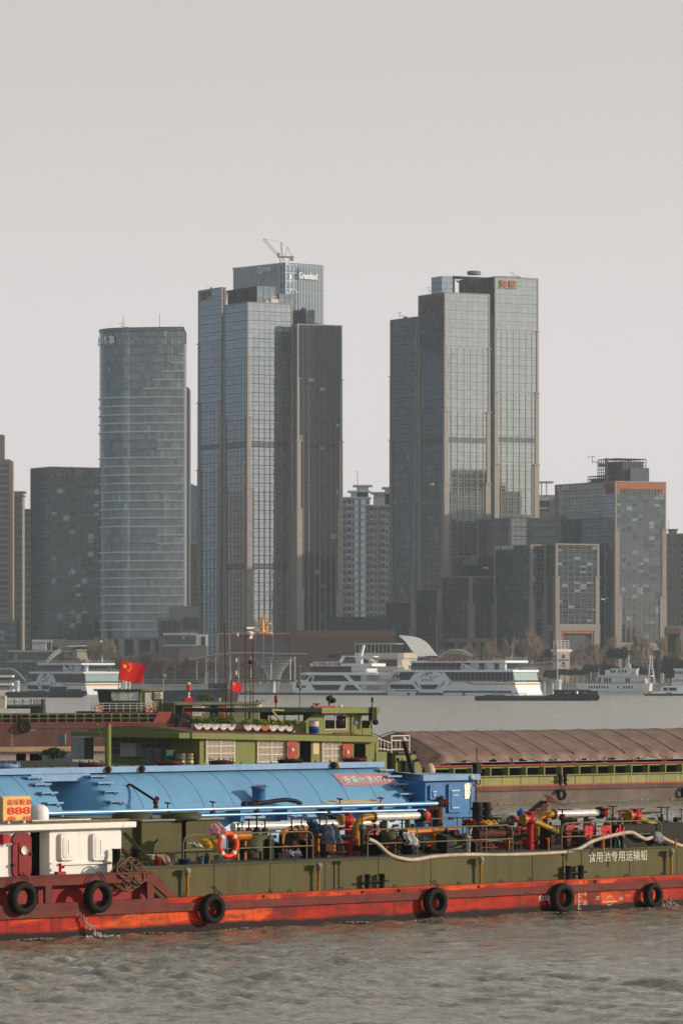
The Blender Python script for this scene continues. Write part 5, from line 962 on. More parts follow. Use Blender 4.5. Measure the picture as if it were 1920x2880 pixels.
for i,(px,py,lb,r) in enumerate(TL):
    a=A(px,py,-.32); o=tp if i==0 else dup(tp,(0,0,0)); o.location=A.wd(a); o.rotation_euler=(0,R(rv.uniform(-8,8)),A.yaw); o.scale=(r/.62,)*3; tag(o,lb,'tyre','tyre fenders along the red hull')
# water falling from the side, foam and bow splash
mfoam=mat('foam','a39b8b',.5,var=.25,scale=8,bump=.8)
b=MB(); rr=random.Random(9); a=A(208,2570,-.02)
for k in range(70):
    u=rr.random()**.8; x=a[0]+u*.95+rr.gauss(0,.045+.05*u); z=.95*(1-u**1.6); b.ball((x,-.05-u*.35+rr.gauss(0,.04),max(z,.02)),rr.uniform(.012,.035)+(.02 if u>.85 else 0),6,(1,1,2.2))
for k in range(60): b.ball((a[0]+.95+rr.gauss(0,.32),-.45+rr.gauss(0,.22),.03+abs(rr.gauss(0,.03))),rr.uniform(.03,.09),6,(1.6,1,.5))
b.mk('discharge_water',mfoam,froot(A,'water_jet','white stream of water pouring from the red hull below the second tyre','water jet'))
b=MB(); 
for k in range(2200):
    s=rr.uniform(-1,41); e=abs(rr.gauss(0,.16)); 
    if math.sin(s*1.7)+math.sin(s*.63+1)+rr.gauss(0,.7)<.1: continue
    b.ball((s,-.06-e*1.6,.03+.05*math.sin(s*1.1)+rr.uniform(-.02,.02)),rr.uniform(.008,.032),5,(3.2,1.8,.4))
o=b.mk('foam_line',mfoam); o.location=A.o; o.rotation_euler=(0,0,A.yaw); tag(o,'foam along the waterline of the red barge','foam',kind='stuff')
b=MB(); a=A(1860,2540,-.4)
for k in range(260):
    g=rr.gauss(0,1); s=a[0]+.25+g*.45; b.ball((s,-.35+rr.gauss(0,.25),max(.0,.34-abs(g)*.22)*rr.random()+rr.uniform(0,.06)),rr.uniform(.02,.07),5)
for k in range(50): b.ball((a[0]+.8+rr.gauss(0,.4),-.3+rr.gauss(0,.1),rr.uniform(.2,.75)),rr.uniform(.01,.025),5)
o=b.mk('splash',mfoam); o.location=A.o; o.rotation_euler=(0,0,A.yaw); tag(o,'white splash of water at the rightmost tyre of the red barge','splash',kind='stuff')
# ---------------------------------------------------------------- blue tank ship behind the red barge
B=Fr(0,195,43.3); m_blue=mat('tank_blue','6898ba',.38,runs=.4,runc='7c8a90',bump=.3,var=.07,scale=.5,rust=.12,rcol='8a8478',lo=.56,hi=.78,spec=.3); m_blue2=mat('cabin_blue','3f74a8',.45,var=.1,scale=.7,rust=.2,rcol='7c95a8'); m_blued=mat('walkway_blue','7d9fc0',.5,var=.12,scale=1,rust=.2,rcol='8c8078')
rtB=froot(B,'blue_tank_ship','ship with big sky blue cylindrical tanks and blue wheelhouse, moored behind the red barge','tank ship')
MB().slab([(-8,-1.0),(31,-1.0),(34,1.5),(34,6.5),(31,9),(-8,9)],-1,2.6).mk('hull',mat('hull_navy','1c2c44',.6,var=.2),rtB)
MB().box(-8,33,-.8,8.8,2.605,2.66).mk('deck',m_deck,rtB)
rT=3.3; cz=2.95; cwd=3.35
def tank(s0,s1,headl,headr):
    b=MB(); n=72; prof=[]
    if headl: prof+=[(rT*math.sin(a),s0-1.25*math.cos(a)) for a in [math.pi/2*i/8 for i in range(8)]]
    else: prof+=[(0,s0),(rT,s0)]
    prof+=[(rT,s0+(s1-s0)*i/10) for i in range(11)]
    if headr: prof+=[(rT*math.cos(a),s1+1.25*math.sin(a)) for a in [math.pi/2*i/8 for i in range(1,9)]]
    else: prof+=[(0,s1)]
    b.lathe(prof,(0,cwd,cz),(1,0,0),n); o=b.mk('tank',m_blue,rtB)
    b=MB(); 
    for i in range(1,10): s=s0+(s1-s0)*i/10; b.lathe([(rT,s-.02),(rT+.012,s-.02),(rT+.012,s+.02),(rT,s+.02)],(0,cwd,cz),(1,0,0),n)
    b.mk('weld_seam',m_blue,o); return o
def ang(a): return (cwd-rT*math.sin(R(a)),cz+rT*math.cos(R(a)))   # point on the tank skin, angle from the top towards us
sR=B.s(1073,ang(25)[0]); sL=B.s(262,ang(25)[0]); sE=B.s(96,ang(25)[0])
T1=tank(sL-.1,sR+.15,True,True); T0=tank(-9,sE+.15,True,True)
def steps(s,side,par):
    for a in (24,34,44,54,64):
        y,z=ang(a); MB().box(s-.45,s+.45,y-.33,y+.2,z-.02,z+.05).bar((s-.35,y-.3,z),(s-.35,y+.05,z-.3),.05).bar((s+.35,y-.3,z),(s+.35,y+.05,z-.3),.05).mk('step',m_blued,par)
steps(sR+.1,1,T1); steps(sL+.1,1,T1); steps(sE-.1,1,T0)
wy,wz=cwd-1.2,cz+rT-.12
b=MB(); b.box(-9,sR+.3,wy,cwd+1.2,wz+.05,wz+.2).box(-9,sR+.3,wy-.08,wy+.0,wz-.02,wz+.24); b.mk('walkway',m_blued,rtB)
b=MB(); b.box(sE,sL,wy-.02,wy+.1,wz-.35,wz+.04); b.mk('walkway_beam',m_blued,rtB)
b=MB(); 
for i in range(30): s=sE-2.5+i*.92; b.tube([(s-.07,wy-.02,wz+.22),(s,wy-.02,wz+.36),(s+.07,wy-.02,wz+.22)],.018,5)
tag(b.mk('lashing_eye',m_blk,rtB),kind='stuff')
for px,rr_,m in ((12,.5,m_blued),(245,.55,m_rst),(465,.52,m_rst),(610,.55,m_rst),(803,.55,m_blk),(985,.55,m_rst)):
    s=B.s(px,cwd); b=MB(); b.lathe([(rr_,0),(rr_,.1),(rr_*1.08,.1),(rr_*1.08,.16),(rr_*.5,.22),(0,.22)],(s,cwd-.3,wz+.2),n=22)
    for k in range(6): a=k*1.05; b.cyl((s+rr_*math.cos(a),cwd-.3+rr_*math.sin(a),wz+.3),(s+rr_*math.cos(a),cwd-.3+rr_*math.sin(a),wz+.5),.03,n=6)
    b.mk('manhole',m,rtB)
for px,m in ((308,m_rst),(403,m_rst),(940,m_blk),(952,mat('lamp_pale','b8a888',.5))):
    s=B.s(px,wy-.2); MB().lathe([(0,0),(.14,.0),(.16,.05),(.1,.18),(0,.2)],(s,wy-.1,wz+.12),(-.2,-1,.1),14).mk('deck_lamp',m,rtB)
# long pipes along the tank foot
def lp(w,px0,py0,px1,py1,r,m,nm='side_pipe'):
    a=B(px0,py0,w); c=B(px1,py1,w); o=MB().cyl((a[0],w,a[2]),(c[0],w,c[2]),r,n=16).mk(nm,m,rtB); return a,c,o
mp_=mat('pipe_blue','7fa9cc',.3,.2,var=.1); a,c,o=lp(-.45,120,2288,1232,2260,.1,mp_); a2,c2,o2=lp(-.55,150,2304,1195,2278,.065,mp_)
for px in (350,468,560,680,812,960,1050,1150):
    s=B.s(px,-.45); z=a[2]+(c[2]-a[2])*(s-a[0])/(c[0]-a[0]); MB().box(s-.12,s+.12,-.5,1.0,z-.6,z-.08).mk('pipe_bracket',m_blue2,o)
for px in (472,598,722,955,1070):
    s=B.s(px,-.45); z=a[2]+(c[2]-a[2])*(s-a[0])/(c[0]-a[0]); MB().cyl((s,-.45,z),(s,-.45,z+.32),.03,n=8).torus((s,-.45,z+.32),.13,.025,(.2,0,1),14,6).bar((s-.13,-.45,z+.32),(s+.13,-.45,z+.32),.03).cyl((s-.08,-.45,z-.1),(s+.08,-.45,z-.1),.13,n=12).mk('valve',m_rst,o)
b=MB(); s=c[0]; [flange(b,(s+.02+k*.16,-.45,c[2]),(1,0,0),.19-.02*(k%2)) for k in range(4)]; b.ball((s+.2,-.45,c[2]+.22),.15,10).cyl((s+.0,-.45,c[2]),(s+.6,-.45,c[2]),.12).mk('valve_cluster',m_rst,o)
b=MB(); s=c2[0]; [flange(b,(s+.1+k*.17,-.55,c2[2]+.02*k),(1,0,0),.13) for k in range(4)]; b.cyl((s,-.55,c2[2]),(s+.8,-.5,c2[2]+.05),.09).lathe([(.2,-1.2),(.2,.1),(.16,.16),(0,.16)],(s+1.0,-.4,c2[2])).mk('valve_cluster',m_rst,o2)
# arm and black hoses on the tank
y1,z1=ang(38); p=B(358,2183,y1); q=B(438,2256,-.4); b=MB(); b.tube([(p[0]-.1,y1+.1,z1-.25),(p[0],y1-.1,z1+.05),(p[0]+.12,y1-.15,z1+.02),(q[0],-.3,q[2]+.1)],.055,8); b.mk('swing_arm',m_blk,rtB)
b=MB(); b.ball((q[0],-.4,q[2]),.13,8).ball((q[0]+.1,-.4,q[2]+.15),.1,8).ball((q[0],-.42,q[2]-.2),.12,8).cyl((q[0],-.4,q[2]-.3),(q[0]+.05,-.4,q[2]+.25),.06).mk('valve',m_rst,rtB)
s=B.s(738,0); b=MB(); b.lathe([(.3,0),(.3,.75),(.34,.76),(.34,.84),(0,.84)],(s,.25,4.55),n=18); b.mk('sump_box',m_blue2,rtB)
b=MB(); [b.cyl((s-.3+k*.1,.25-.1,5.39),(s-.3+k*.1,.15,5.5),.02,n=5) for k in range(7)]; b.box(s-.4,s+.4,.1,.4,5.38,5.42).mk('sump_cover',m_rst,rtB)
pts=[B(px,py,-.15) for px,py in ((688,2263),(705,2262),(740,2258),(775,2252),(805,2249),(830,2253),(846,2260))]; MB().tube(pts,.1,10).cyl(Vector(pts[0])+Vector((-.1,0,0)),Vector(pts[0])+Vector((.05,0,0)),.14).mk('suction_hose',m_blk,rtB)
p0=B(903,2254,-.1); p1=B(1060,2250,-.1); t=froot(B,'timber_plank','pale timber plank lying on the blue pipes under the faded red name panel','plank'); MB().hexa([(p0[0],-.1,p0[2]),(p0[0]+.12,-.35,p0[2]-.1),(p1[0]+.12,-.35,p1[2]-.1),(p1[0],-.1,p1[2])],[(p0[0],-.1,p0[2]+.03),(p0[0]+.12,-.35,p0[2]-.07),(p1[0]+.12,-.35,p1[2]-.07),(p1[0],-.1,p1[2]+.03)]).mk('plank_board',mat('new_timber','c8a878',.7,var=.15,scale=3),t)
p0=B(925,2272,-.9); p1=B(960,2330,-.9); b=MB(); b.tube([(p0[0],-.2,p0[2]),(p0[0]+.3,-.6,p0[2]-.3),(p1[0]+.3,-.9,p1[2])],.12,10).mk('drain_hose',m_blk,rtB)
# name panel curved with the tank skin
y,z=ang(36); s0=B.s(948,ang(36)[0]); s1=B.s(1088,ang(30)[0]); P=[[(s0+(s1-s0)*i/10,ang(a)[0]-.02*math.sin(R(a)),ang(a)[1]+.02) for i in range(11)] for a in (50,46,42,38,34,30)]
# outline is slanted on the tank
b=MB(); b.grid([[(s0+(s1-s0)*i/10,cwd-(rT+.02)*math.sin(R(a)),cz+(rT+.02)*math.cos(R(a))) for i in range(11)] for a in (44,41,38,35,32,29)]); b.mk('name_panel',mat('panel_red','c08078',.6,var=.1),rtB)
am=R(37); o_=Vector((s0+.25,cwd-(rT+.035)*math.sin(R(42)),cz+(rT+.035)*math.cos(R(42)))); up=Vector((0,math.cos(am),math.sin(am)))
text('浙湖州货6770','lettering',mat('letter_pale','cdd6da',.6,var=.1),rtB,o_,(1,0,0),up,.52,(s1-s0)-.5,.02,.005)
# wheelhouse
wf=-.2; s0=B.s(1195,wf); s1=B.s(1316,wf); z0,z1=2.66,B.z(1200,2196,wf)
b=MB(); b.poly([(s0,z0),(s1,z0),(s1+.55,z1),(s0,z1)],wf,7.5); wh=b.mk('wheelhouse',m_blue2,rtB,bevel=.02)
MB().slab([(B.s(1120,7),8.2),(s0-.35,wf-.25),(B.s(1350,wf-.25),wf-.25),(B.s(1350,wf-.25),8.2)],z1,z1+.27).mk('wheelhouse_roof',m_blued,wh)
for pa,pb,py0,py1 in ((1208,1233,2208,2250),(1260,1298,2205,2286)):
    x0,x1=B.s(pa,wf-.1),B.s(pb,wf-.1); za,zb=B.z(pa,py1,wf-.1),B.z(pa,py0,wf-.1); b=MB(); b.poly(rrect(x0,x1,za,zb,.08),wf-.12,wf-.001); b.poly(rrect(x0+.14,x1-.14,za+.15,zb-.3,.04),wf-.15,wf-.12); d=b.mk('door',m_blue2,wh,bevel=.015)
    MB().box(x0+.15,x1-.2,wf-.18,wf-.15,zb-.34,zb-.28).box(x0+.25,x1-.28,wf-.18,wf-.15,zb-.55,zb-.5).box(x0+.2,x1-.25,wf-.18,wf-.15,za+.2,za+.26).mk('door_bar',m_white,d)
b=MB(); x0,x1=B.s(1304,wf),B.s(1322,wf); za,zb=B.z(1310,2247,wf),B.z(1310,2204,wf); b.quad((x0+.05,wf-.02,za),(x1-.1,wf-.02,za),(x1+.08,wf-.02,zb),(x0,wf-.02,zb)); b.mk('window',mat('foil_glass','c8bfa8',.25,.8,var=.5,scale=9,bump=1),wh)
b=MB(); b.tube([(B.s(1328,wf),wf-.2,z1-.05),(B.s(1330,wf),wf-.2,z0+1.5),(B.s(1322,wf),wf-.1,z0+1.3)],.03,6).torus((B.s(1338,wf),wf-.15,z1-.1),.12,.03,(0,1,0),16,6).mk('guard_bar',m_blk,wh)
s=B.s(1312,1); MB().box(s-.12,s+.12,.2,.5,z1+.27,z1+.75).box(s+.3,s+.6,.6,.9,z1+.27,z1+.55).cyl((s,.35,z1+.75),(s,.35,z1+1.5),.02).mk('roof_lamp',m_blk,wh); MB().ball((B.s(1313,wf),wf-.3,z1+.12),.13,10,(1,.6,1)).mk('flood_light',mat('lamp_pale','b8a888'),wh)
a=B(1162,2185,3); c=B(1135,2085,3); MB().cyl((a[0],3,z1+.2),(c[0],3,c[2]),.11,n=12).mk('mast_boom',m_blk,rtB); MB().ball((c[0],3,c[2]+.1),.12,8).mk('mast_lamp',m_white,rtB)
# ---------------------------------------------------------------- olive cargo ship with the tarpaulin
O=Fr(1340,361,41); m_lime=mat('olive_lime','74783a',.5,runs=.4,runc='5a5430',var=.08,scale=.4,rust=.15,rcol='5e6030'); m_lime2=mat('hull_lime','8c8a4c',.5,runs=.6,runc='54482c',var=.12,scale=.5,rust=.3,rcol='6a5c34',streak=4); m_redd=mat('door_brick','a03a2a',.45,var=.1); m_tarp=None
rtO=froot(O,'olive_cargo_ship','olive green cargo ship with a brown tarpaulin hold, second row behind the blue tanks','cargo ship')
mhb=mat('hull_brown','5e463c',.7,var=.25,scale=.5,rust=.5,rcol='7a4a38',streak=3); mhg=mat('hull_dusty','6d6258',.8,var=.2,scale=.5)
b=MB(); b.k=0; b.slab([(-56,.05),(48,.05),(48,13),(-56,13)],-1,1.05); b.mk('hull',mhg,rtO)
MB().box(-56,48,-.1,.04,1.0,1.28).box(-56,48,-.04,.04,1.28,1.34).mk('rub_rail',mhb,rtO); MB().box(-56,48,-.02,.3,1.345,1.44).mk('red_strip',mat('strip_red','a04a38',.6,var=.2),rtO)
MB().box(-56,48,.3,12.8,1.06,2.12).mk('side_plating',m_lime2,rtO); MB().box(-3,48,.1,.5,2.12,2.22).mk('deck_edge',m_lime,rtO)
b=MB(); [b.box(s,s+.03,.28,.3,1.45,2.1) for s in np.arange(-3,48,2.0)]; tag(b.mk('plate_seam',mhb,rtO),kind='stuff')
MB().box(-5.3,48,1.2,12,2.13,2.95).mk('coaming',m_hole,rtO); b=MB()
for s in np.arange(-2,48,1.95): b.poly([(s,2.22),(s+.12,2.22),(s+.12,2.85),(s,2.85)],.5,1.2)
b.box(-5.3,48,.95,1.25,2.78,2.95); b.mk('bracket',m_lime,rtO)
MB().cyl((-4,.8,3.02),(48,.8,3.02),.06).mk('rail_pipe',m_redd,rtO)
# tarpaulin on hoops
m,t,bb=newmat('tarpaulin'); MC['tarpaulin']=m; bb.inputs['Roughness'].default_value=.75
tc=N(t,'ShaderNodeTexCoord'); n=N(t,'ShaderNodeTexNoise'); n.inputs['Scale'].default_value=.8; n.inputs['Detail'].default_value=6; t.links.new(tc.outputs['Object'],n.inputs['Vector'])
r=N(t,'ShaderNodeValToRGB'); e=r.color_ramp.elements; e[0].position=.3; e[0].color=rgb('6a5247')+(1,); e[1].position=.7; e[1].color=rgb('856a5a')+(1,); t.links.new(n.outputs['Fac'],r.inputs[0]); t.links.new(r.outputs[0],bb.inputs['Base Color'])
S0,S1=-4.6,50; P=[]; rr=random.Random(2)
for i in range(0,301):
    s=S0+(S1-S0)*i/300; row=[]; hp_=(s%2.9)/2.9; sag=math.sin(math.pi*hp_)
    for j in range(25):
        v=j/24; w=1.0+v*11.0; h=3.80+1.9*(1-abs(1-2*v)**1.35) ; low=max(0,(-2.4-s)/2.2); h-=low*(1.3)*(1-.6*v)
        z=h-.03*sag*(1-v)+.012*math.sin(s*2.1+v*7)+.012*math.sin(s*7+v*19)-(.08*sag if j==0 else 0)
        row.append((s,w+(.1*math.sin(s*3) if j==0 else 0),z))
    row.insert(0,(s,row[0][1]-.06,row[0][2]-.32-.08*math.sin(s*4.3)-.05*math.sin(s*11))); P.append(row)
b=MB(); b.grid(P); b.mk('tarpaulin_cover',m,rtO)
b=MB(); 
for k in range(0,19): s=S0+2.9*k-(S0%2.9); b.tube([(s,1.0+v*11.0,3.80+1.9*(1-abs(1-2*v)**1.35)+.01) for v in [q/16 for q in range(17)]],.03,6)
b.mk('tarpaulin_seam',mat('tarp_seam','5a443a',.8,var=.1),rtO)
for k in range(0,15):
    s=-2.9+3.42*k; b=MB()
    for d in (0,.28): b.tube([(s+d-2.2*.0,1.4,3.75),(s+d+.35,1.15,3.72),(s+d+.55,1.02,3.5),(s+d+.6,1.0,2.95)],.05,8)
    b.bar((s-1.4,1.5,3.7),(s+.4,1.1,3.25),.05).bar((s-.3,1.4,3.72),(s+.3,1.1,3.4),.04); b.box(s+.45,s+1.05,.9,1.1,2.95,3.1); b.mk('hoop_foot',mat('hoop_red','7c3028',.5,var=.2,rust=.2),rtO)
    b=MB(); b.bar((s+1.9,12,3.7),(s+1.9,12,3.2),.07).bar((s+2.15,12,3.7),(s+2.15,12,3.2),.07).box(s+1.7,s+2.35,11.8,12.1,3.0,3.2); b.mk('far_post',m_blk,rtO)
# accommodation: lower house
hw=.5; x0,x1=O.s(562,hw),O.s(1055,hw); zb,zt=2.1,5.45; zl=5.55
def hz_(px): return 5.9-(px-560)/500*.45
b=MB(); b.hexa([(x0,hw,zb),(x1,hw,zb),(x1,11.5,zb),(x0,11.5,zb)],[(x0,hw,hz_(560)-.45),(x1,hw,hz_(1055)-.45),(x1,11.5,hz_(1055)-.45),(x0,11.5,hz_(560)-.45)]); lh=b.mk('deckhouse',m_lime,rtO)
# roof slab with the cambered end
xa,xb=O.s(540,0),O.s(1060,0); za,zc=hz_(540),hz_(1060); cam=[(0,0),(3,.28),(6,.40),(9,.34),(12.6,.05)]
b=MB(); P=[]; Pb=[]
for w,dz in cam: P.append([(xa,w-.0,za+dz),(xb,w,zc+dz*.6)]); Pb.append([(xa,w,za+dz-.45),(xb,w,zc+dz*.6-.45)])
b.grid(P,False); b.grid(Pb,False); b.quad(Pb[0][0],Pb[0][1],P[0][1],P[0][0]); b.quad(Pb[0][1],Pb[-1][1],P[-1][1],P[0][1])
for i in range(4): b.quad(Pb[i+1][0],Pb[i][0],P[i][0],P[i+1][0])
ro=b.mk('deckhouse_roof',m_lime,rtO); b=MB(); b.grid([[(p[0][0],p[0][1]+.02,p[0][2]+.02),(p[1][0],p[1][1]+.02,p[1][2]+.02)] for p in P]); b.mk('roof_skin',mat('roof_brick','7a4438',.7,var=.2,scale=.5),ro)
wm=mat('grille_white','d6c8b2',.5,var=.08,scale=3); cur=mat('curtain_pale','c2bcae',.8,var=.25,scale=6); m_wd=mat('window_dark2','23241f',.2,.2,var=.2)
def grille(parent,f,pa,pb,pt,pbm,w,curt=True,face=0,n=22):
    x0,x1=f.s(pa,w),f.s(pb,w); z0,z1=f.z(pa,pbm,w),f.z(pa,pt,w); b=MB(); b.quad((x0,w-.01,z0),(x1,w-.01,z0),(x1,w-.01,z1),(x0,w-.01,z1)); o=b.mk('window',cur if curt else m_wd,parent)
    b=MB(); 
    for i in range(n+1): x=x0+(x1-x0)*i/n; b.box(x-.018,x+.018,w-.12,w-.09,z0,z1)
    for k in range(4): z=z0+(z1-z0)*k/3; b.box(x0,x1,w-.14,w-.1,z-.035,z+.035)
    for x in (x0,x1,(x0+x1)/2): b.box(x-.035,x+.035,w-.14,w-.08,z0-.03,z1+.03)
    b.mk('grille',wm,o); MB().box(x0-.1,x1+.1,w-.1,w-.02,z1,z1+.07).box(x0-.1,x1+.1,w-.1,w-.02,z0-.07,z0).mk('window_frame',wm,o); return o
grille(lh,O,578,657,2078,2140,hw); grille(lh,O,722,800,2082,2143,hw); grille(lh,O,904,956,2086,2147,hw,n=14)
for pa,pb,da,db,pt in ((806,837,843,874,2085),(962,991,995,1027,2092)):
    a0,a1=O.s(pa,hw-.3),O.s(pb,hw-.3); z1=O.z(pa,pt,hw-.3); b=MB(); b.poly(rrect(a0,a1,zb+.05,z1,.2),hw-.34,hw-.28); b.poly(rrect(a0+.25,a1-.2,zb+.2,z1-.3,.06),hw-.37,hw-.34); d=b.mk('door',m_redd,lh)
    MB().lathe([(0,0),(.13,0),(.15,.04)],((a0+a1)/2+.03,hw-.38,z1-.62),(0,-1,0),18).mk('porthole',mat('porthole_glass','cfc7b2'),d); MB().box(a0-.04,a0+.08,hw-.36,hw-.2,z1-.5,z1-.42).box(a0-.04,a0+.08,hw-.36,hw-.2,z1-1.5,z1-1.42).mk('hinge',m_blk,d)
    a0,a1=O.s(da,hw),O.s(db,hw); b=MB(); b.poly(rrect(a0,a1,zb+.05,O.z(da,pt,hw),.2),hw-.02,hw-.002); b.mk('doorway',m_hole,lh)
a0,a1=O.s(879,hw),O.s(896,hw); MB().box(a0,a1,hw-.05,hw-.002,O.z(880,2121,hw),O.z(880,2087,hw)).mk('notice_board',mat('notice_cream','cdb98a',.7,var=.05,scale=4),lh)
MB().box(x1,x1+1.1,hw-.1,hw+.1,zb,O.z(1055,2115,hw)).box(x1+.0,x1+.25,hw-.05,hw+.2,zb,5.0).mk('bulwark',m_lime,rtO)
# dark end wall facing the stern with grilles, air conditioner, tank
xe=x0-.02
def endpt(px,py,s=xe):                           # the point seen on the end plane s
    k=(px-CX)/FP; o=O.o+O.u*s; w=(k*o.y-o.x)/(O.n.x-k*O.n.y); Y=o.y+w*O.n.y; return (s,w,HC-(py-HZ)/FP*Y)
for pa,pb,pt,pb2 in ((416,476,2077,2122),(314,376,2075,2122)):
    a=endpt(pa,pb2); c=endpt(pb,pt); b=MB(); w0,w1=sorted((a[1],c[1])); z0,z1=a[2],c[2]; b.quad((xe-.01,w1,z0),(xe-.01,w0,z0),(xe-.01,w0,z1),(xe-.01,w1,z1)); o=b.mk('window',m_wd,lh); b=MB()
    for i in range(12): y=w0+(w1-w0)*i/11; b.box(xe-.12,xe-.09,y-.015,y+.015,z0,z1)
    for z in (z0,z0+(z1-z0)*.4,z0+(z1-z0)*.72,z1): b.box(xe-.14,xe-.1,w0,w1,z-.03,z+.03)
    b.box(xe-.14,xe-.08,(w0+w1)/2-.04,(w0+w1)/2+.04,z0,z1); b.mk('grille',mat('grille_grey','7c7f7c',.5,var=.1),o)
def endbox(name,par,pa,pb,pt,pb2,d,m,bevel=.03):
    a=endpt(pa,pb2); c=endpt(pb,pt); return MB().box(xe-d,xe-.05,a[1],c[1],a[2],c[2]).mk(name,m,par,bevel=bevel)
ac=endbox('air_conditioner',lh,358,402,2090,2127,.7,mat('ac_white','a3a29c',.5,var=.05)); endbox('water_tank',lh,232,266,2073,2135,1.0,mat('tank_steel','8c8f8c',.3,.6,var=.2,scale=3)); endbox('tall_locker',lh,212,225,2078,2122,.4,mat('locker_grey','8a8a80',.6,var=.1)); endbox('notice_panel',lh,168,188,2063,2097,.15,mat('panel_grey','7c8688',.6,var=.1),0)
MB().slab([(xe-9.5,-.0),(xe,-.0),(xe,12.6),(xe-9.5,12.6)],2.0,2.14).mk('aft_deck',m_olv2,rtO)
P=[O(px,py,0) for px,py in ((545,2163),(470,2157),(300,2147),(150,2139),(0,2139),(-80,2136))]
MB().poly([(P[-1][0],1.3)]+[(xe-.1,1.3)]+[(q[0],q[2]) for q in P],-.02,.12).mk('aft_bulwark',mat('olive_dark','1c2218',.6,var=.2),rtO)
MB().slab([(-75,.1),(-56.05,.1),(-56.05,13),(-75,13)],-1,1.3).mk('stern_hull',mhg,rtO)
a=endpt(130,2053,xe-1.0); MB().slab([(xe-2.2,.2),(xe,-.0),(xe,12.6),(xe-2.2,13.4)],za-.42,za-.02).mk('awning',m_lime,rtO)
p=O(309,2130,-.2); s=p[0]; MB().cyl((s,-.0,2.1),(s,-.0,O.z(309,2038,0)),.24,n=18).mk('mooring_post',m_lime,rtO); MB().ball((s,0,O.z(309,2036,0)),.17,10).cyl((s,0,O.z(309,2040,0)),(s,0,O.z(309,2034,0)),.14).mk('post_lamp',m_red,rtO)
a=O(275,2040,.6); c=O(301,2115,.2); t=froot(O,'stay_rope','yellow rope with shackles slanting down beside the lamp-topped post','rope'); MB().tube([a,c],.05,6).ball(a,.13,8).ball(c,.15,8).ball(Vector(a)*.7+Vector(c)*.3,.11,8).mk('rope_line',mat('rope_yellow','9a8a4c',.8,var=.2),t)
p=O(560,2110,.3); MB().cyl((O.s(556,0),0,2.1),(O.s(556,0),0,3.9),.12,n=12).mk('post',m_rst,rtO)
for px in (60,98): p=O(px,2140,1.5); MB().cyl((p[0],1.5,2.1),(p[0],1.5,O.z(px,2120,1.5)),.36,n=16).mk('bollard',m_hole,rtO)
text('36','lettering',mat('lettering_white','cfc8b4'),lh,(O.s(578,hw),hw-.02,O.z(580,2155,hw)),(1,0,0),(0,0,1),.35,.5,.01,.02); text('111','lettering',mat('lettering_white','cfc8b4'),lh,(O.s(602,hw),hw-.02,O.z(602,2155,hw)),(1,0,0),(0,0,1),.3,.5,.01,.02)
# loose things on the aft deck
def loose(name,f,px,py,w,label,cat,fn,group=None):
    a=f(px,py,w); t=thing(name,label,cat,f.wd(a),f.yaw,group); fn(t); return t
def bin_(col):
    def fn(t): MB().hexa([(-.32,-.3,0),(.32,-.3,0),(.32,.3,0),(-.32,.3,0)],[(-.42,-.4,1.05),(.42,-.4,1.05),(.42,.4,1.05),(-.42,.4,1.05)]).mk('bin_body',mat('bin_'+col,col,.5,var=.1),t,bevel=.03); MB().box(-.46,.46,-.46,.44,1.06,1.16).mk('lid',mat('bin_'+col,col),t,bevel=.02)
    return fn
loose('waste_bin',O,418,2150,3.4,'grey wheeled bin leftmost of three standing by the dark end wall','bin',bin_('5c6062')); loose('waste_bin',O,444,2152,2.9,'brownish bin between the grey and the green bins','bin',bin_('6a5c58')); loose('waste_bin',O,471,2153,2.3,'green bin rightmost of three standing by the dark end wall','bin',bin_('2c5c4c'))
for px,lb,cc in ((508,'silver metal drum in shade left of the sunlit one','7c7a6c'),(532,'sunlit silver metal drum by the corner of the olive deckhouse','a89878')):  # shade and sunlight on the twin drums are put into their colours
    loose('metal_drum',O,px,2158,1.2,lb,'drum',lambda t: (MB().lathe([(.38,0),(.38,.3),(.4,.31),(.4,.35),(.38,.36),(.38,.62),(.4,.63),(.4,.67),(.38,.68),(.38,.98),(0,.98)],n=22).mk('drum_body',mat('drum_'+cc,cc,.35,.5,var=.2,scale=4),t),MB().lathe([(.39,0),(.39,.04),(.33,.05),(0,.05)],(0,0,.98),n=22).mk('lid',mat('drum_'+cc,cc),t)))
mleaf=mat('leaf_green','4c6a20',.6,var=.4,scale=5); mleaf2=mat('leaf_yellow','96963a',.6,var=.4,scale=5)
def leaves(b,c,rad,n,rn,sz=.07,h=1.0,up=.3):
    for _ in range(n):
        while 1:
            p=Vector((rn.uniform(-1,1),rn.uniform(-1,1),rn.uniform(-.2,1)))
            if p.length<1: break
        p=Vector((p.x*rad[0],p.y*rad[1],p.z*rad[2]))+Vector(c); d=Vector((rn.gauss(0,1),rn.gauss(0,1),rn.gauss(0,.6)+up)).normalized(); e=d.orthogonal().normalized()*sz*.45; L_=d*sz*rn.uniform(.7,1.5); b.add([p-e,p+L_*.5+e*1.2,p+L_,p+L_*.5-e*1.2],[(0,1,2,3)],False)
def shrubfn(t):
    rn=random.Random(21); b=MB(); leaves(b,(0,0,.2),(1.2,.6,.6),1300,rn,.13); b.mk('leafage',mat('leaf_dark','2c4018',.7,var=.4,scale=5),t); MB().box(-1.4,1.4,-.4,.4,-.4,.3).mk('planter_box',mat('planter_blue','1c3040',.6,var=.2),t); MB().tube([(0,0,.2),(.1,0,.9)],.05).mk('stem',m_rst,t)
loose('potted_shrub',O,152,2135,1.6,'dense green shrub in a dark blue planter at the stern of the olive ship','shrub',shrubfn)
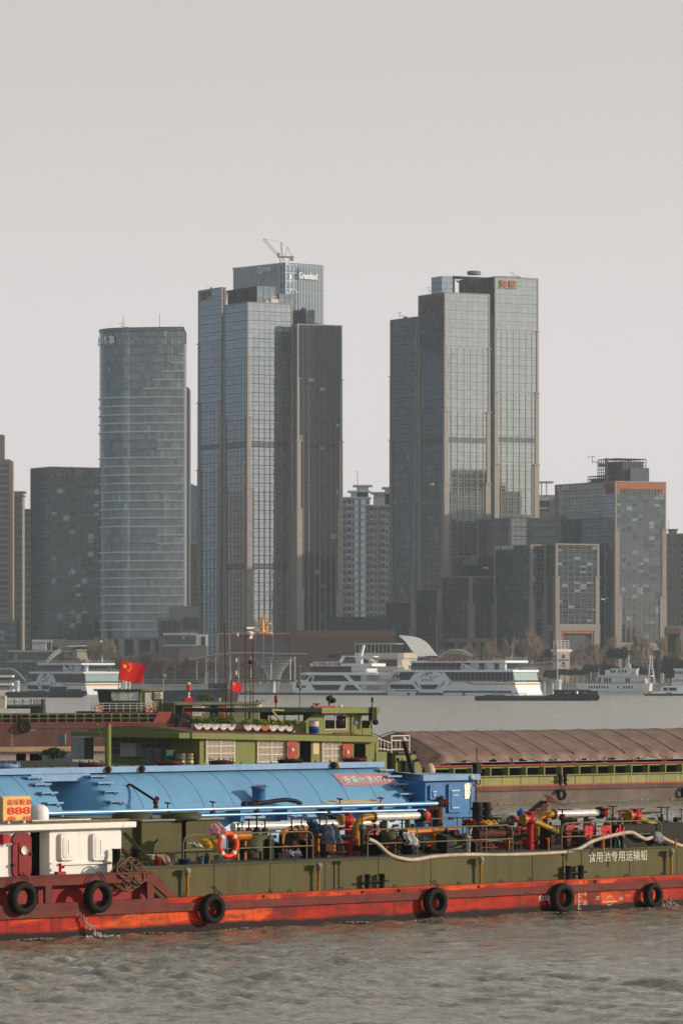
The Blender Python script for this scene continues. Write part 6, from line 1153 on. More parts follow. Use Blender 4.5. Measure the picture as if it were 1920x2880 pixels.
# upper house (wheelhouse) and canopy roof
uw=1.6; ux0,ux1=O.s(893,uw),O.s(1040,uw); uz0=zc+.1; uz1=O.z(905,2006,uw)
b=MB(); win=(O.s(912,uw),O.s(972,uw),O.z(912,2050,uw),O.z(912,2012,uw)); w1,w2,z1_,z2_=win; U=lambda xa_,xb_,za_,zb_:b.box(xa_,xb_,uw,uw+.12,za_,zb_)
U(ux0,w1,uz0,uz1);U(w2,O.s(1017,uw),uz0,uz1);U(w1,w2,uz0,z1_);U(w1,w2,z2_,uz1)
q0,q1=O.s(1019,uw),O.s(1036,uw); zq0,zq1=O.z(1020,2048,uw),O.z(1020,2013,uw)
b.box(q0-.01,q1+.3,uw,uw+.12,uz0,zq0); b.box(q0-.01,q1+1.0,uw,uw+.12,zq1,uz1); b.poly([(q1-.05,zq0),(q1+.3,uz0+.9),(q1+1.0,zq1),(q1+.65,zq1)],uw,uw+.12)
b.poly([(ux0-2.6,uz0+.25),(ux0,uz0),(ux0,uz1),(ux0-.35,uz1)],uw,uw+.12)
b.box(ux0-.1,ux0,uw+.12,8.4,uz0,uz0+.9).box(ux0-.1,ux0,uw+.12,3.2,uz0+.9,uz1).box(ux0-.1,ux0,7.8,8.4,uz0+.9,uz1); b.box(q1+.2,q1+.3,uw+.12,8.4,uz0,uz0+1.1)
b.box(ux0,w1,8.3,8.42,uz0,uz1).box(w1,w2+2,8.3,8.42,uz0,z1_-.2).box(w2+1.2,q1+.3,8.3,8.42,uz0,zq0).box(ux0,q1+1.0,8.3,8.42,zq1-.0,uz1)
wl=b.mk('wheelhouse',m_lime,rtO)
b=MB(); b.box(w1-.06,w1,uw-.05,uw+.05,z1_-.06,z2_+.06).box(w2,w2+.06,uw-.05,uw+.05,z1_-.06,z2_+.06).box(w1,w2,uw-.05,uw+.05,z2_,z2_+.06).box(w1,w2,uw-.05,uw+.05,z1_-.06,z1_).box((w1+w2)/2-.04,(w1+w2)/2+.02,uw-.03,uw+.05,z1_,z2_); b.mk('window_frame',wm,wl)
mgl,t_,b_=newmat('clear_glass'); MC['clear_glass']=mgl; b_.inputs['Base Color'].default_value=(.9,.93,.92,1); b_.inputs['Roughness'].default_value=.02; b_.inputs['Transmission Weight'].default_value=1; b_.inputs['IOR'].default_value=1.08
MB().box(w1,w2,uw+.02,uw+.03,z1_,z2_).mk('pane',mgl,wl); MB().box(q0,q1,uw+.02,uw+.03,zq0,zq1).mk('pane',mgl,wl)
a0,a1=O.s(988,uw-.1),O.s(1013,uw-.1); b=MB(); b.poly(rrect(a0,a1,uz0+.05,O.z(990,2013,uw),.15),uw-.1,uw-.02); b.poly(rrect(a0+.2,a1-.25,uz0+.15,O.z(990,2022,uw),.05),uw-.13,uw-.1); d=b.mk('door',m_lime,wl,bevel=.015); MB().lathe([(0,0),(.2,0),(.22,.04)],((a0+a1)/2-.02,uw-.14,O.z(1000,2032,uw)),(0,-1,0),18).mk('porthole',mat('port_blue','8fb4d0',.2,.3,var=.2,scale=6),d)
b=MB(); xa_,xb_=O.s(905,.7),O.s(1069,.7); xc_=O.s(560,6); b.slab([(xa_,.7),(xb_,.7),(xb_,9.4),(xa_,9.4)],uz1,uz1+.42); b.mk('wheelhouse_roof',m_lime,wl)
b=MB(); b.slab([(xa_-.02,.72),(xa_-.02,9.2),(O.s(640,4),9.2),(O.s(640,4),3.2)],uz1+.1,uz1+.4); b.mk('awning_roof',mat('awning_dark','2c3a30',.7,var=.2),rtO)
for px,w in ((690,4),(760,3),(700,8.8),(800,8.8),(840,2.0)): s=O.s(px,w); MB().cyl((s,w,hz_(px)+.3),(s,w,uz1+.1),.05,n=8).mk('awning_post',m_rail,rtO)
b=MB(); s=O.s(855,3); P_=Vector((s,3.0,uz0+.1)); Q_=Vector((s+.75,3.0,uz1)); [b.bar(P_+o_,Q_+o_,.05) for o_ in (Vector((0,0,0)),Vector((0,.55,0)))]; [b.bar(P_+(Q_-P_)*k/7,P_+(Q_-P_)*k/7+Vector((0,.55,0)),.04) for k in range(1,7)]; b.mk('ladder',m_bsteel,rtO)
b=MB(); b.bar(O(764,1996,1.5),O(798,1998,1.5),.12).bar(O(764,1997,1.5),O(790,2028,1.5),.12); b.mk('brace',mat('brace_cream','8c8a5c',.6),rtO)
s=O.s(1050,.6); MB().box(s-.25,s+.25,.5,.9,uz1-.6,uz1+.45).ball((s+.2,.6,uz1-.7),.25,8).cyl((s-.05,.7,uz1+.4),(s-.05,.7,O.z(1046,1972,.7)),.035).lathe([(.09,0),(.09,.35),(0,.4)],(s-.05,.7,O.z(1046,1975,.7))).mk('signal_light',m_blk,rtO)
# things on the wheelhouse roof
for px,py0,py1,kind in ((925,1996,1962,0),(889,1994,1980,1),(776,1993,1966,2),(958,1995,1985,3),(843,1995,1875,4)):
    w=3 if kind!=4 else 5; s=O.s(px,w); z0=uz1+.4; z1=O.z(px,py1,w); b=MB(); b.cyl((s,w,z0),(s,w,z1),.05 if kind!=4 else .04,n=8)
    if kind==0: b.cyl((s-.25,w-.15,z1-.1),(s+.1,w-.1,z1+.0),.2).cyl((s+.05,w-.3,z1-.25),(s+.32,w-.2,z1-.2),.2).bar((s-.1,w,z1-.4),(s+.2,w,z1-.4),.08); m=m_blk; nm='searchlight'
    elif kind==1: b.box(s-.3,s+.3,w-.1,w+.1,z1-.05,z1+.05).bar((s-.2,w,z1-.3),(s+.2,w,z1),.05); m=m_rst; nm='light_bracket'
    elif kind==2: b.lathe([(0,0),(.12,.02),(.12,.5),(.06,.6),(0,.6)],(s,w,z1-.3)); m=m_red; nm='signal_lamp'
    elif kind==3: b.box(s-.1,s+.1,w-.1,w+.1,z1-.05,z1+.1); m=m_white; nm='horn'
    else: b.bar((s-.1,w,z1),(s-.12,w,z1+0.1),.1).cyl((s-.3,w,z1-1.2),(s+.12,w,O.z(px,1940,w)),.1).cyl((s-.08,w,z1-.9),(s+.1,w,O.z(px,1940,w)),.09); m=m_rail; nm='mast'
    b.mk(nm,m,rtO)
MB().box(O.s(878,3),O.s(938,3),2.8,3.2,uz1+.42,uz1+.55).mk('lamp_rail',m_red,rtO)
# tall twin masts with lamps left of the wheelhouse
zr=hz_(700)+.3; b=MB(); w=4.0
for px,pt in ((638,1750),(690,1766),(704,1860),(712,1766)):
    s=O.s(px,w); b.cyl((s,w,zr),(s-(.25 if px==638 else 0),w,O.z(px,pt,w)),.035,n=8)
for py,pa,pb in ((1790,672,700),(1872,662,722),(1908,662,722),(1945,688,708)): b.bar(O(pa,py,w),O(pb,py,w),.07)
b.mk('mast',m_rst,rtO); b=MB()
for px,py in ((668,1790),(664,1862),(664,1898)): p=O(px,py,w); b.lathe([(.08,0),(.08,.26),(.05,.3),(0,.3)],(p[0],w,p[2]))
p=O(700,1778,w); b.box(p[0]-.3,p[0]+.42,w-.1,w+.1,p[2]+.25,p[2]+.4).lathe([(.24,0),(.36,.08),(.36,.24),(.24,.34),(0,.36)],(p[0],w,p[2]-.25)).box(p[0]-.05,p[0]+.25,w-.15,w+.15,p[2]-.5,p[2]-.25); b.mk('radar',mat('radar_white','c8c2b4',.4,var=.05),rtO)
p=O(720,1866,w); MB().lathe([(.08,0),(.08,.26),(0,.32)],(p[0],w,p[2]-.2)).mk('green_lamp',mat('lamp_green','0c7048',.4),rtO); p=O(705,1862,w); MB().ball((p[0],w,p[2]),.2,10,(1.2,.6,.8)).mk('loudhailer',m_blk,rtO)
a=O(640,1788,w); 
def flag(f,px0,py0,px1,py1,w,H_,L_,label,droop,seed=0,pole=None):
    """flag flying to the right of its hoist edge, with folds"""
    a=Vector(f(px0,py0,w)); c=Vector(f(px1,py1,w)); h=(c-a); t=froot(f,'flag',label,'flag'); n=30; m=18; P=[]
    fl=Vector((1,0,0))
    def pt(u,v,o=0):
        q=a+h*v+Vector((L_*u*.97,-.16*math.sin(u*7+v*1.5+seed)*u*L_*.35-o+.04*math.sin(u*15+v*4)*u,-droop*u*L_*(1-.25*u)-.05*math.sin(u*6+seed)*L_*.4*u)); return q
    MB().grid([[pt(i/n,j/m) for j in range(m+1)] for i in range(n+1)]).mk('flag_cloth',mat('flag_red','c00a12',.6,var=.05,scale=2),t); b=MB()
    def star(cx,cy,r,rot):
        P=[]
        for k in range(10): q=R(rot+90+36*k); rr_=r if k%2==0 else r*.38; P.append((cx+rr_*math.cos(q),cy-rr_*math.sin(q)))
        for o in (.012,-.012):
            vs=[pt(x*20/30*H_/L_*1.5/1.0*1.0,y,o) for x,y in P]+[pt(cx*H_/L_,cy,o)]; b.add([pt(x*H_/L_,y,o) for x,y in P]+[pt(cx*H_/L_,cy,o)],[(k,(k+1)%10,10) for k in range(10)],False)
    star(.25,.25,.15,0)
    for x,y,ro in ((.5,.1,20),(.6,.2,45),(.6,.35,70),(.5,.45,10)): star(x,y,.055,ro)
    b.mk('flag_stars',mat('flag_yellow','f0c81c',.6,var=0),t)
    if pole: MB().cyl(a+Vector((-.03,0,.1)),f(pole[0],pole[1],w),.05,n=8).cyl(a,c,.05,n=8).mk('flag_pole',m_rst,t)
    return t
flag(O,652,1915,650,1941,4.2,.75,1.0,'small bright red flag on the mast of the olive ship, left of the stacked lamps',.28,1,(650,2040))
# planters, blue drum, person
for i,px in enumerate((554,577,600,623,645,693,717,740,763,786,808,828)):
    w=2.0; a=O(px,2050,w); zz=hz_(px)+.2; cols='lush green leaves','sparse green leaves','yellow green leaves','leaves and yellow flowers'
    ord_=('first','second','third','fourth','fifth','sixth','seventh','eighth','ninth','tenth','eleventh','twelfth')[i]
    look={0:'white half-round planter with low leaves, at the left end of the roof row',7:'rust stained orange half-round planter in the roof row',11:'purple and orange half-round planter with flowers, nearest the drum',9:'rust dotted white half-round planter with yellow leaves in the roof row'}.get(i,'white half-round planter, %s from the left in the roof row'%ord_)
    t=thing('planter',look,'planter',O.wd((a[0],w,zz)),O.yaw,'half-round planters on the deckhouse roof'); rn=random.Random(30+i); b=MB()
    mp2=mat('planter_white','c4bcb8',.6,var=.12,scale=3,rust=.35,rcol='7a4630') if i not in (7,11) else mat('planter_rust%d'%i,'a0603c' if i==7 else '8c6c94',.6,var=.2,scale=3,rust=.6,rcol='b0561c')
    n=12; pr=[(-.42*math.cos(math.pi*k/n),.02-.0,.46-.46*math.sin(math.pi*k/n)) for k in range(n+1)]
    b.add([(p[0],-.25,p[2]) for p in pr]+[(p[0],.25,p[2]) for p in pr],[tuple(range(n+1)),tuple(reversed(range(n+1,2*n+2)))]+[(k+1,k,k+n+1,k+n+2) for k in range(n)],False); b.mk('trough',mp2,t)
    b=MB(); leaves(b,(0,0,.46),(.5,.35,.42 if i not in(2,3,4) else .75),340,rn,.12); b.mk('leafage',mleaf if i in (0,1,2,3,4,6,10) else mleaf2,t)
    if i in (5,8,9,10,11): b=MB(); leaves(b,(0,0,.5),(.45,.3,.38),160,rn,.11); b.mk('leafage',mleaf if i!=10 else mleaf2,t)
a=O(882,2064,.9); zz=hz_(882)+.1; t=thing('blue_drum','blue drum with a white paper band standing before the olive wheelhouse','drum',O.wd((a[0],.9,zz)),O.yaw); MB().lathe([(.38,0),(.38,.3),(.4,.31),(.4,.34),(.38,.35),(.38,.55)],n=24).lathe([(.38,.94),(.4,.95),(.4,.98),(0,.98)],n=24).mk('drum_body',mat('drum_blue','1c3480',.4,var=.1),t); MB().lathe([(.381,.55),(.385,.56),(.385,.93),(.381,.94)],n=24).mk('drum_band',mat('drum_white','cdbfb2',.6,var=.05),t); text('中国石化','lettering',mat('sign_red','c8281c'),t,(-.24,-.33,.78),(1,0,0),(0,0,1),.1,.4,.01)
MB().box(O.s(938,.8),O.s(992,.8),.7,1.0,hz_(960)+.14,hz_(960)+.22).mk('timber_plank',m_rst,rtO)
def skin_person(name,label,pos,rz,J,E,m,hair=None,skin=None,scale=1,group=None):
    """J: joint -> (position, radius); E: bones from the pelvis outwards; one continuous skinned body"""
    t=thing(name,label,'person',pos,rz,group); ks=list(J); me=bpy.data.meshes.new('body'); me.from_pydata([J[k][0] for k in ks],[(ks.index(a),ks.index(b)) for a,b in E],[]); o=bpy.data.objects.new('body',me); C.objects.link(o)
    sk=o.modifiers.new('s','SKIN'); sk.use_smooth_shade=True
    for i,k in enumerate(ks): r=J[k][1]; me.skin_vertices[0].data[i].radius=(r,r) if not isinstance(r,tuple) else r
    me.skin_vertices[0].data[0].use_root=True
    sb=o.modifiers.new('u','SUBSURF'); sb.levels=1; sb.render_levels=1
    dg=bpy.context.evaluated_depsgraph_get(); dg.update(); m2=bpy.data.meshes.new_from_object(o.evaluated_get(dg)); bpy.data.objects.remove(o); m2.materials.append(m)
    if skin:
        m2.materials.append(skin); hz0=J['neck'][0][2]+.02
        for p in m2.polygons: 
            if p.center.z>hz0 or any((p.center-Vector(J[k][0])).length<.1 for k in ('handl','handr') if k in J): p.material_index=1
    o=bpy.data.objects.new('body',m2); C.objects.link(o); o.parent=t
    if hair: h=J['head'][0]; MB().ball((h[0],h[1]+.02,h[2]+.04),J['head'][1]*1.28,12,(1,1.05,1)).mk('hair',hair,t)
    return t
mdk=mat('dark_jacket','14181a',.8,var=.1); mhair=mat('hair_black','0a0908',.6,var=0); mskin=mat('skin','8a5c44',.6,var=0)
J={'pelvis':((0,0,.95),.17),'spine':((0,0,1.2),.17),'chest':((.02,0,1.42),.2),'neck':((.04,0,1.6),.07),'head':((.06,-.02,1.74),.105),'shl':((-.2,0,1.47),.1),'ell':((-.3,-.05,1.2),.07),'handl':((-.2,-.25,1.05),.045),'shr':((.22,0,1.47),.1),'elr':((.3,-.1,1.22),.07),'handr':((.4,-.3,1.25),.045),'hl':((-.12,0,.9),.12),'kl':((-.13,-.02,.5),.08),'fl':((-.13,0,.08),.06),'hr':((.12,0,.9),.12),'kr':((.13,-.02,.5),.08),'fr':((.13,0,.08),.06)}
E_=[('pelvis','spine'),('spine','chest'),('chest','neck'),('neck','head'),('chest','shl'),('shl','ell'),('ell','handl'),('chest','shr'),('shr','elr'),('elr','handr'),('pelvis','hl'),('hl','kl'),('kl','fl'),('pelvis','hr'),('hr','kr'),('kr','fr')]
a=O(957,2050,4.0); per=skin_person('person','person in a dark jacket seen as a silhouette through the wheelhouse window','0' and O.wd((a[0],4.0,uz0-.15)),O.yaw,J,E_,mdk,mhair,mskin); per.scale=(1.25,1.25,1.08)
# forward gear between house and tarpaulin
x=O.s(1060,1); MB().slab([(x1+.0,1.2),(O.s(1180,1),1.2),(O.s(1190,1)+.6,9),(x1,9)],2.1,O.z(1090,2116,1.2)).mk('engine_casing',mat('casing_maroon','3a1a1c',.6,var=.15),rtO)
xq0,xq1=O.s(1112,.6),O.s(1162,.6); b=MB(); b.poly([(xq0,2.1),(O.s(1186,.6),2.1),(O.s(1186,.6),2.9),(O.s(1165,.6),O.z(1165,2118,.6)),(xq0,O.z(1112,2116,.6))],.6,1.15); b.mk('side_casing',m_lime,rtO)
b=MB(); w=1.0
for px in (1100,1150): b.cyl(O(px,2118,w),O(px,2068,w),.06,n=8)
for py in (2070,2083,2108): b.cyl(O(1100,py,w),O(1150,py-1,w),.05,n=8)
for px in (1112,1124,1136): b.cyl(O(px,2108,w),O(px,2084,w),.03,n=6)
for px in (1063,1070,1080,1090): b.cyl(O(px,2112,w),O(px,2078+(px-1063)*.2,w),.04,n=6)
b.cyl(O(1060,2076,w),O(1100,2090,w),.04,n=6).cyl(O(1063,2105,w),O(1100,2110,w),.04,n=6); b.mk('white_railing',wm,rtO)
b=MB(); [b.cyl(O(pa,py,.4),O(pb,py,.4),.05,n=8) for pa,pb,py in ((1115,1165,2120),(1118,1172,2141))]; [b.ball(O(px,py,.4),.14,8) for px,py in ((1116,2118),(1118,2136),(1166,2116),(1173,2138))]; b.mk('lamp_bracket',m_blk,rtO)
for px in (1141,1162): p=O(px,2160,.2); MB().cyl((p[0],.35,2.1),(p[0],.35,O.z(px,2158,.35)+.5),.2,n=14).mk('bollard',m_blk,rtO)
p=O(1208,2150,.6); MB().lathe([(.1,0),(.4,.15),(.45,.5),(.25,.9),(.1,1.0)],(p[0],.6,2.3)).lathe([(.3,0),(.3,.2),(0,.2)],(p[0],.6,2.12)).mk('windlass',mat('lamp_pale','b8a888'),rtO)
t=dup(tp,O.wd(O(1578,2235,-.3)),O.yaw,'black tyre fender hanging below the twin bollards of the lime green hull',None); del t['group']; t.scale=(.72,)*3
t=dup(tp,O.wd(O(1926,2228,-.3)),O.yaw,'tyre fender of the lime green hull cut by the right edge',None); del t['group']; t.scale=(.72,)*3
bollard_pair(rtO,O,1573,1588,.05,1.3,2.25,.14,m_blk,.4)
rr=random.Random(19); b=MB()
for k in range(500):
    s=rr.uniform(-2,46)
    if math.sin(s*.9)+rr.gauss(0,.6)<.2: continue
    b.ball((s,-.15-abs(rr.gauss(0,.3)),.03),rr.uniform(.03,.1),5,(2.6,1.2,.5))
o=b.mk('foam_line',mfoam); o.location=O.o; o.rotation_euler=(0,0,O.yaw); tag(o,'foam along the waterline of the lime green hull','foam',kind='stuff')
# ---------------------------------------------------------------- brown cargo ship with the big flag
K=Fr(0,570,22); mbr=mat('hull_maroon','5a3c34',.7,var=.2,scale=.4,rust=.35,rcol='744a3a',streak=5); m_og=mat('frame_olive','6c7048',.6,var=.15,scale=.6,rust=.3)
rtK=froot(K,'brown_cargo_ship','long empty cargo ship with a maroon hull and ribbed olive coaming, flying a large flag','cargo ship')
MB().slab([(-30,0),(50,0),(50,14),(-30,14)],-1,3.85).mk('hull',mbr,rtK); MB().box(-30,38,-.12,0.0,3.2,3.8).mk('rub_rail',mbr,rtK); MB().box(-30,50,-.02,0,.35,.95).mk('boot_stripe',mat('boot_tan','a08468',.8,var=.15,scale=.4),rtK)
MB().box(-30,22,-.1,.5,3.86,3.95).mk('deck_strip',mat('strip_red','a04a38'),rtK)
MB().box(-30,21.5,.9,1.0,3.95,5.0).box(-30,21.5,12.5,12.6,3.95,5.0).mk('coaming',m_olv2,rtK); b=MB(); b.box(-30,21.5,.1,.95,4.95,5.06).box(-30,21.5,.1,.5,4.42,4.5)
for i in range(43):
    s=-30+i*1.2+.35; b.box(s-.05,s+.05,.12,.9,3.95,4.95); b.poly([(s-.05,4.95),(s-.2,4.95),(s-.05,4.75)],.14,.2); b.poly([(s+.05,4.95),(s+.05,4.75),(s+.2,4.95)],.14,.2)
b.mk('coaming_frame',m_og,rtK)
b=MB(); s=K.s(34); [b.box(s-.08,s+.08,-.02,-.003,.9+k*.28,1.0+k*.28) for k in range(9)]; b.mk('draft_marks',mat('lettering_tan','b89a80',.7),rtK); text('浙5555','lettering',mat('lettering_tan','b89a80'),rtK,(K.s(76),-.01,K.z(76,2056)),(1,0,0),(0,0,1),.32,1.2,.01)
t=dup(tp,K.wd(K(70,2043,-.35)),K.yaw,'tyre fender high on the maroon hull near the left edge',None); del t['group']; t.scale=(1.3,)*3
b=MB(); [b.box(K.s(p)-.12,K.s(p)+.12,-.1,.3,3.9,5.0) for p in (47,58)]; b.mk('bollard',m_rst,rtK)
# flying bridge with rail
w=.8; s0,s1=K.s(253,w),K.s(440,w); MB().box(s0,s1,w,6,5.06,5.3).mk('bridge_deck',mat('bridge_maroon','4c2024',.6,var=.15),rtK)
b=MB(); zt=K.z(256,1978,w)
for k in range(3): z=5.35+(zt-5.35)*(k+1)/3; b.cyl((K.s(257,w),w,z),(K.s(437,w),w,z),.045,n=8)
for px in (257,290,309,327,347,366,385,399,437): b.cyl((K.s(px,w),w,5.3),(K.s(px,w),w,zt),.05,n=8)
b.mk('railing',mat('rail_pale','a8a49a',.5,var=.1),rtK)
w=2; xa,xb=K.s(314,w),K.s(394,w); xc=K.s(420,w); z0,z1=5.3,K.z(330,1944,w)
b=MB(); b.poly([(xa+.1,z0),(xb,z0),(xb,z1),(xa-.35,z1)],w,6.5); wk=b.mk('wheelhouse',mat('wheel_dark','1f2a22',.6,var=.15),rtK); MB().box(xb,xc+1.3,w+.1,6.4,z0,z1).mk('wheelhouse_side',m_og,wk)
b=MB(); za,zb=K.z(330,1968,w),K.z(330,1948,w); b.quad((xa+.25,w-.03,za),(xb-.3,w-.03,za),(xb-.3,w-.03,zb),(xa+.0,w-.03,zb)); b.mk('window',mat('wheel_glass','8c9490',.1,.6,var=.3,scale=.8),wk); b=MB(); b.box(xa+.2,xb-.25,w-.08,w-.02,za-.08,za).box(xa,xb-.25,w-.08,w-.02,zb,zb+.08); [b.bar((xa+.1+(xb-xa-.4)*q,w-.05,za),(xa-.05+(xb-xa-.3)*q,w-.05,zb),.09) for q in (0,.33,.66,1)]; b.mk('window_frame',mat('rail_pale','a8a49a'),wk)
MB().box(K.s(300,w),K.s(394,w),w-.6,7,z1,z1+.25).mk('wheelhouse_roof',mat('wheel_dark','1f2a22'),wk); MB().box(K.s(394,w)+.01,K.s(457,w),w-.2,7,z1,z1+.28).mk('wheelhouse_roof',m_og,wk)
MB().box(K.s(408,w),K.s(428,w),w-.05,w+.09,z0,K.z(410,1948,w)).mk('door',mat('door_pale','b8b4a4',.6,var=.15,scale=2,rust=.2),wk); MB().box(K.s(434,w),K.s(456,w),w-.3,w+.08,K.z(440,1965,w),K.z(440,1947,w)).mk('air_conditioner',mat('ac_white2','c8c4b4',.5),wk); MB().torus((K.s(443,w),w-.32,K.z(440,1956,w)),.3,.05,(0,1,0),20,6).ball((K.s(443,w),w-.3,K.z(440,1956,w)),.12,8).mk('fan_grille',m_blk,wk)
life_ring('life_ring',K,277,1993,.6,.42,'orange life ring on the left end of the flying bridge rail'); life_ring('life_ring',K,420,1994,.6,.42,'orange life ring hung before the pale door of the dark wheelhouse')
flag(K,341,1857,334,1911,1.5,2.4,3.3,'large red flag flying from a pole above the dark wheelhouse',.22,0,(326,2025))
b=MB(); w=2.5; b.cyl(K(455,2010,w),K(459,1905,w),.09).cyl(K(459,1905,w),K(461,1878,w),.05).lathe([(.1,0),(.4,.1),(.42,.35),(.5,.4),(.5,.5),(0,.55)],K(458,1908,w)); b.mk('mast',mat('mast_grey','8a857c',.5,var=.2),rtK)
b=MB(); b.cyl(K(363,1944,w),K(363,1925,w),.2).ball(K(363,1922,w),.25,8).ball(K(340,1937,w),.22,8).cyl(K(340,1944,w),K(340,1937,w),.05); b.mk('radar',mat('radar_white','c8c2b4'),rtK)
MB().hexa([K(432,2035,0)[0:1]+(0,3.95),K(476,2035,0)[0:1]+(0,3.95),K(476,2035,0)[0:1]+(5,3.95),K(432,2035,0)[0:1]+(5,3.95)],[(K.s(445),0,5.2),(K.s(484),0,5.25),(K.s(484),5,5.25),(K.s(445),5,5.2)]).mk('break_of_deck',mat('bridge_brick','8c4438',.6,var=.2),rtK)
# aft house
w=.8; xa,xb=K.s(490,w),K.s(728,w); z1=K.z(500,1982,w); MB().box(xa,xb,w,9,3.9,z1).mk('deckhouse',m_og,rtK); MB().box(K.s(487,w),K.s(731,w),w-.5,9.5,z1,z1+.3).mk('deckhouse_roof',m_og,rtK)
for pa,pb,m,nm,pt,pb2 in ((494,513,m_hole,'doorway',1985,2018),(518,541,mat('door_crimson','8c1c20',.5,var=.1),'door',1983,2020),(592,612,m_hole,'doorway',1984,2022),(616,634,m_redd,'door',1984,2020),(566,576,wm,'notice_board',1986,2004)):
    MB().box(K.s(pa,w),K.s(pb,w),w-.08,w-.001,K.z(pa,pb2,w),K.z(pa,pt,w)).mk(nm,m,rtK,bevel=.02)
grille(rtK,K,542,565,1984,2012,w-.01,True,n=6)
x=K.s(636,w); b=MB(); [b.box(x+i*.34,x+i*.34+.12,w-.1,w-.03,K.z(640,1993,w),K.z(640,1984,w)) for i in range(13)]; b.mk('louvre',wm,rtK); text('5555','lettering',wm,rtK,(K.s(661,w),w-.12,K.z(661,1993,w)),(1,0,0),(0,0,1),.4,.95,.02,.02)
b=MB(); b.cyl(K(700,1975,w+2),K(746,1970,w+2),.04).cyl(K(723,1978,2),K(723,1968,2),.1); b.mk('lamp_rail',m_rst,rtK); MB().box(K.s(725,w),K.s(738,w),w,w+2,K.z(725,1993,w),z1).mk('locker',wm,rtK)
loose('red_tool_box',K,528,1973,2.5,'bright red box under a red lamp on the aft house roof','box',lambda t:(MB().box(-.55,.55,-.4,.4,0,.42).mk('box_body',mat('box_red','c01418',.4,var=.05),t,bevel=.03),MB().box(-.58,.58,-.43,.43,.42,.48).mk('lid',mat('box_red','c01418'),t)))
loose('signal_lamp_stand',K,531,1966,2.6,'red cylinder lamp over a white lantern on the roof of the aft house','lamp',lambda t:(MB().lathe([(.3,0),(.3,.62),(.1,.7),(0,.7)],(0,0,1.05)).mk('lamp_head',mat('lamp_redish','b8301c',.5,var=.1),t),MB().lathe([(.2,0),(.2,.15),(.12,.3),(.12,.5),(.2,.7),(0,.72)],(0,0,.1)).ball((0,0,1.95),.24,8,(1.3,1,.7)).mk('lantern',wm,t),MB().bar((-.25,0,0),(-.25,0,1.05),.03).bar((.25,0,0),(.25,0,1.05),.03).mk('lamp_frame',m_bsteel,t)))
rn=random.Random(44)
for i,(px,h,cc,lb) in enumerate(((570,1966,'2c5c2c','bushy pot plant on the aft house roof, left of the blue basin'),(600,1968,'1c5c9c','blue basin on the aft house roof'),(616,1966,'b8a8a0','white plastic drum on the aft house roof'),(585,1966,'4c3c30','brown tub of dry plants between the pot plant and the blue basin'))):
    def fn(t,i=i,cc=cc):
        MB().lathe([(.2,0),(.3,.4),(.32,.42),(0,.4)]).mk('tub',mat('tub_'+cc,cc,.6,var=.1),t)
        if i in (0,3): b=MB(); leaves(b,(0,0,.4),(.7,.4,.6),400,rn,.14); b.mk('leafage',mleaf if i==0 else mat('dry_leaf','6a6038',.8,var=.3),t)
    loose('roof_tub',K,px,1972,2.2,lb,'plant pot' if i in (0,3) else 'tub',fn)
t=dup(tp,K.wd(K(520,2034,-.4)),K.yaw,'large dark tyre fender at the bow corner beside the planters',None); del t['group']; t.scale=(1.9,1.6,1.9)
b=MB(); [b.torus(K(498+6*i,2028,-.2),.7,.12,(.3,1,.2*i),20,6) for i in range(3)]; b.mk('old_ropes',m_rst,froot(K,'rope_bundle','bundle of old brown ropes left of the large dark tyre','rope'))
b=MB(); [b.box(K.s(p,.5)-.08,K.s(p,.5)+.08,.4,.6,4,5.1) for p in (502,512,519)]; b.box(K.s(498,.5),K.s(524,.5),.45,.55,4.7,4.8); b.mk('fairlead',m_rst,rtK)
# ---------------------------------------------------------------- jetty at the left edge
Q=Fr(0,1010,0); rtQ=froot(Q,'jetty','dark jetty with a green deck and chain railing at the left edge','jetty'); Zq=lambda p:Q.z(0,p); Sq=Q.s
MB().box(Sq(-40),Sq(121),0,9,Zq(1987),Zq(1982)).mk('jetty_deck',mat('deck_green','4c6a5c',.7,var=.1),rtQ); MB().box(Sq(19),Sq(118),-.1,8,Zq(1993),Zq(1987)).mk('girder',m_hole,rtQ); MB().box(Sq(106),Sq(123),0,8,-1,Zq(1987)).box(Sq(84),Sq(105),2,8,-1,Zq(1987)).box(Sq(117),Sq(122),-.3,8,-1,Zq(1966)).mk('pile',mat('jetty_pile','30302c',.8,var=.2,rust=.3),rtQ)
b=MB(); 
for px in (41,65,88): b.box(Sq(px)-.1,Sq(px)+.1,0,.2,Zq(1982),Zq(1966))
for px in (95,99,103,107,111,116): b.box(Sq(px)-.07,Sq(px)+.07,0,.2,Zq(1982),Zq(1967))
b.mk('post',m_blk,rtQ); b=MB()
for a_,c_ in ((19,41),(41,65),(65,88)):
    for dz in (0,.35): b.tube([(Sq(a_+(c_-a_)*u),.1,Zq(1968+ 5*math.sin(math.pi*u))-dz) for u in [k/8 for k in range(9)]],.04,5)
b.mk('chain',m_blk,rtQ); 
t=thing('white_block_hut','tall cream painted block standing on the jetty at the left edge','hut',(PX(-12,1008),1006,0)); MB().box(-2.4,2.4,-.8,3,3.0-1,Zq(1956)).mk('block_body',mat('block_cream','c9bfa8',.7,var=.15,scale=.8,rust=.15),t); b=MB(); [b.box(-2.2+k*.8,-2.05+k*.8,-.9,-.8,Zq(1964),Zq(1956)-.2) for k in range(6)]; b.mk('vent_slot',m_blk,t)
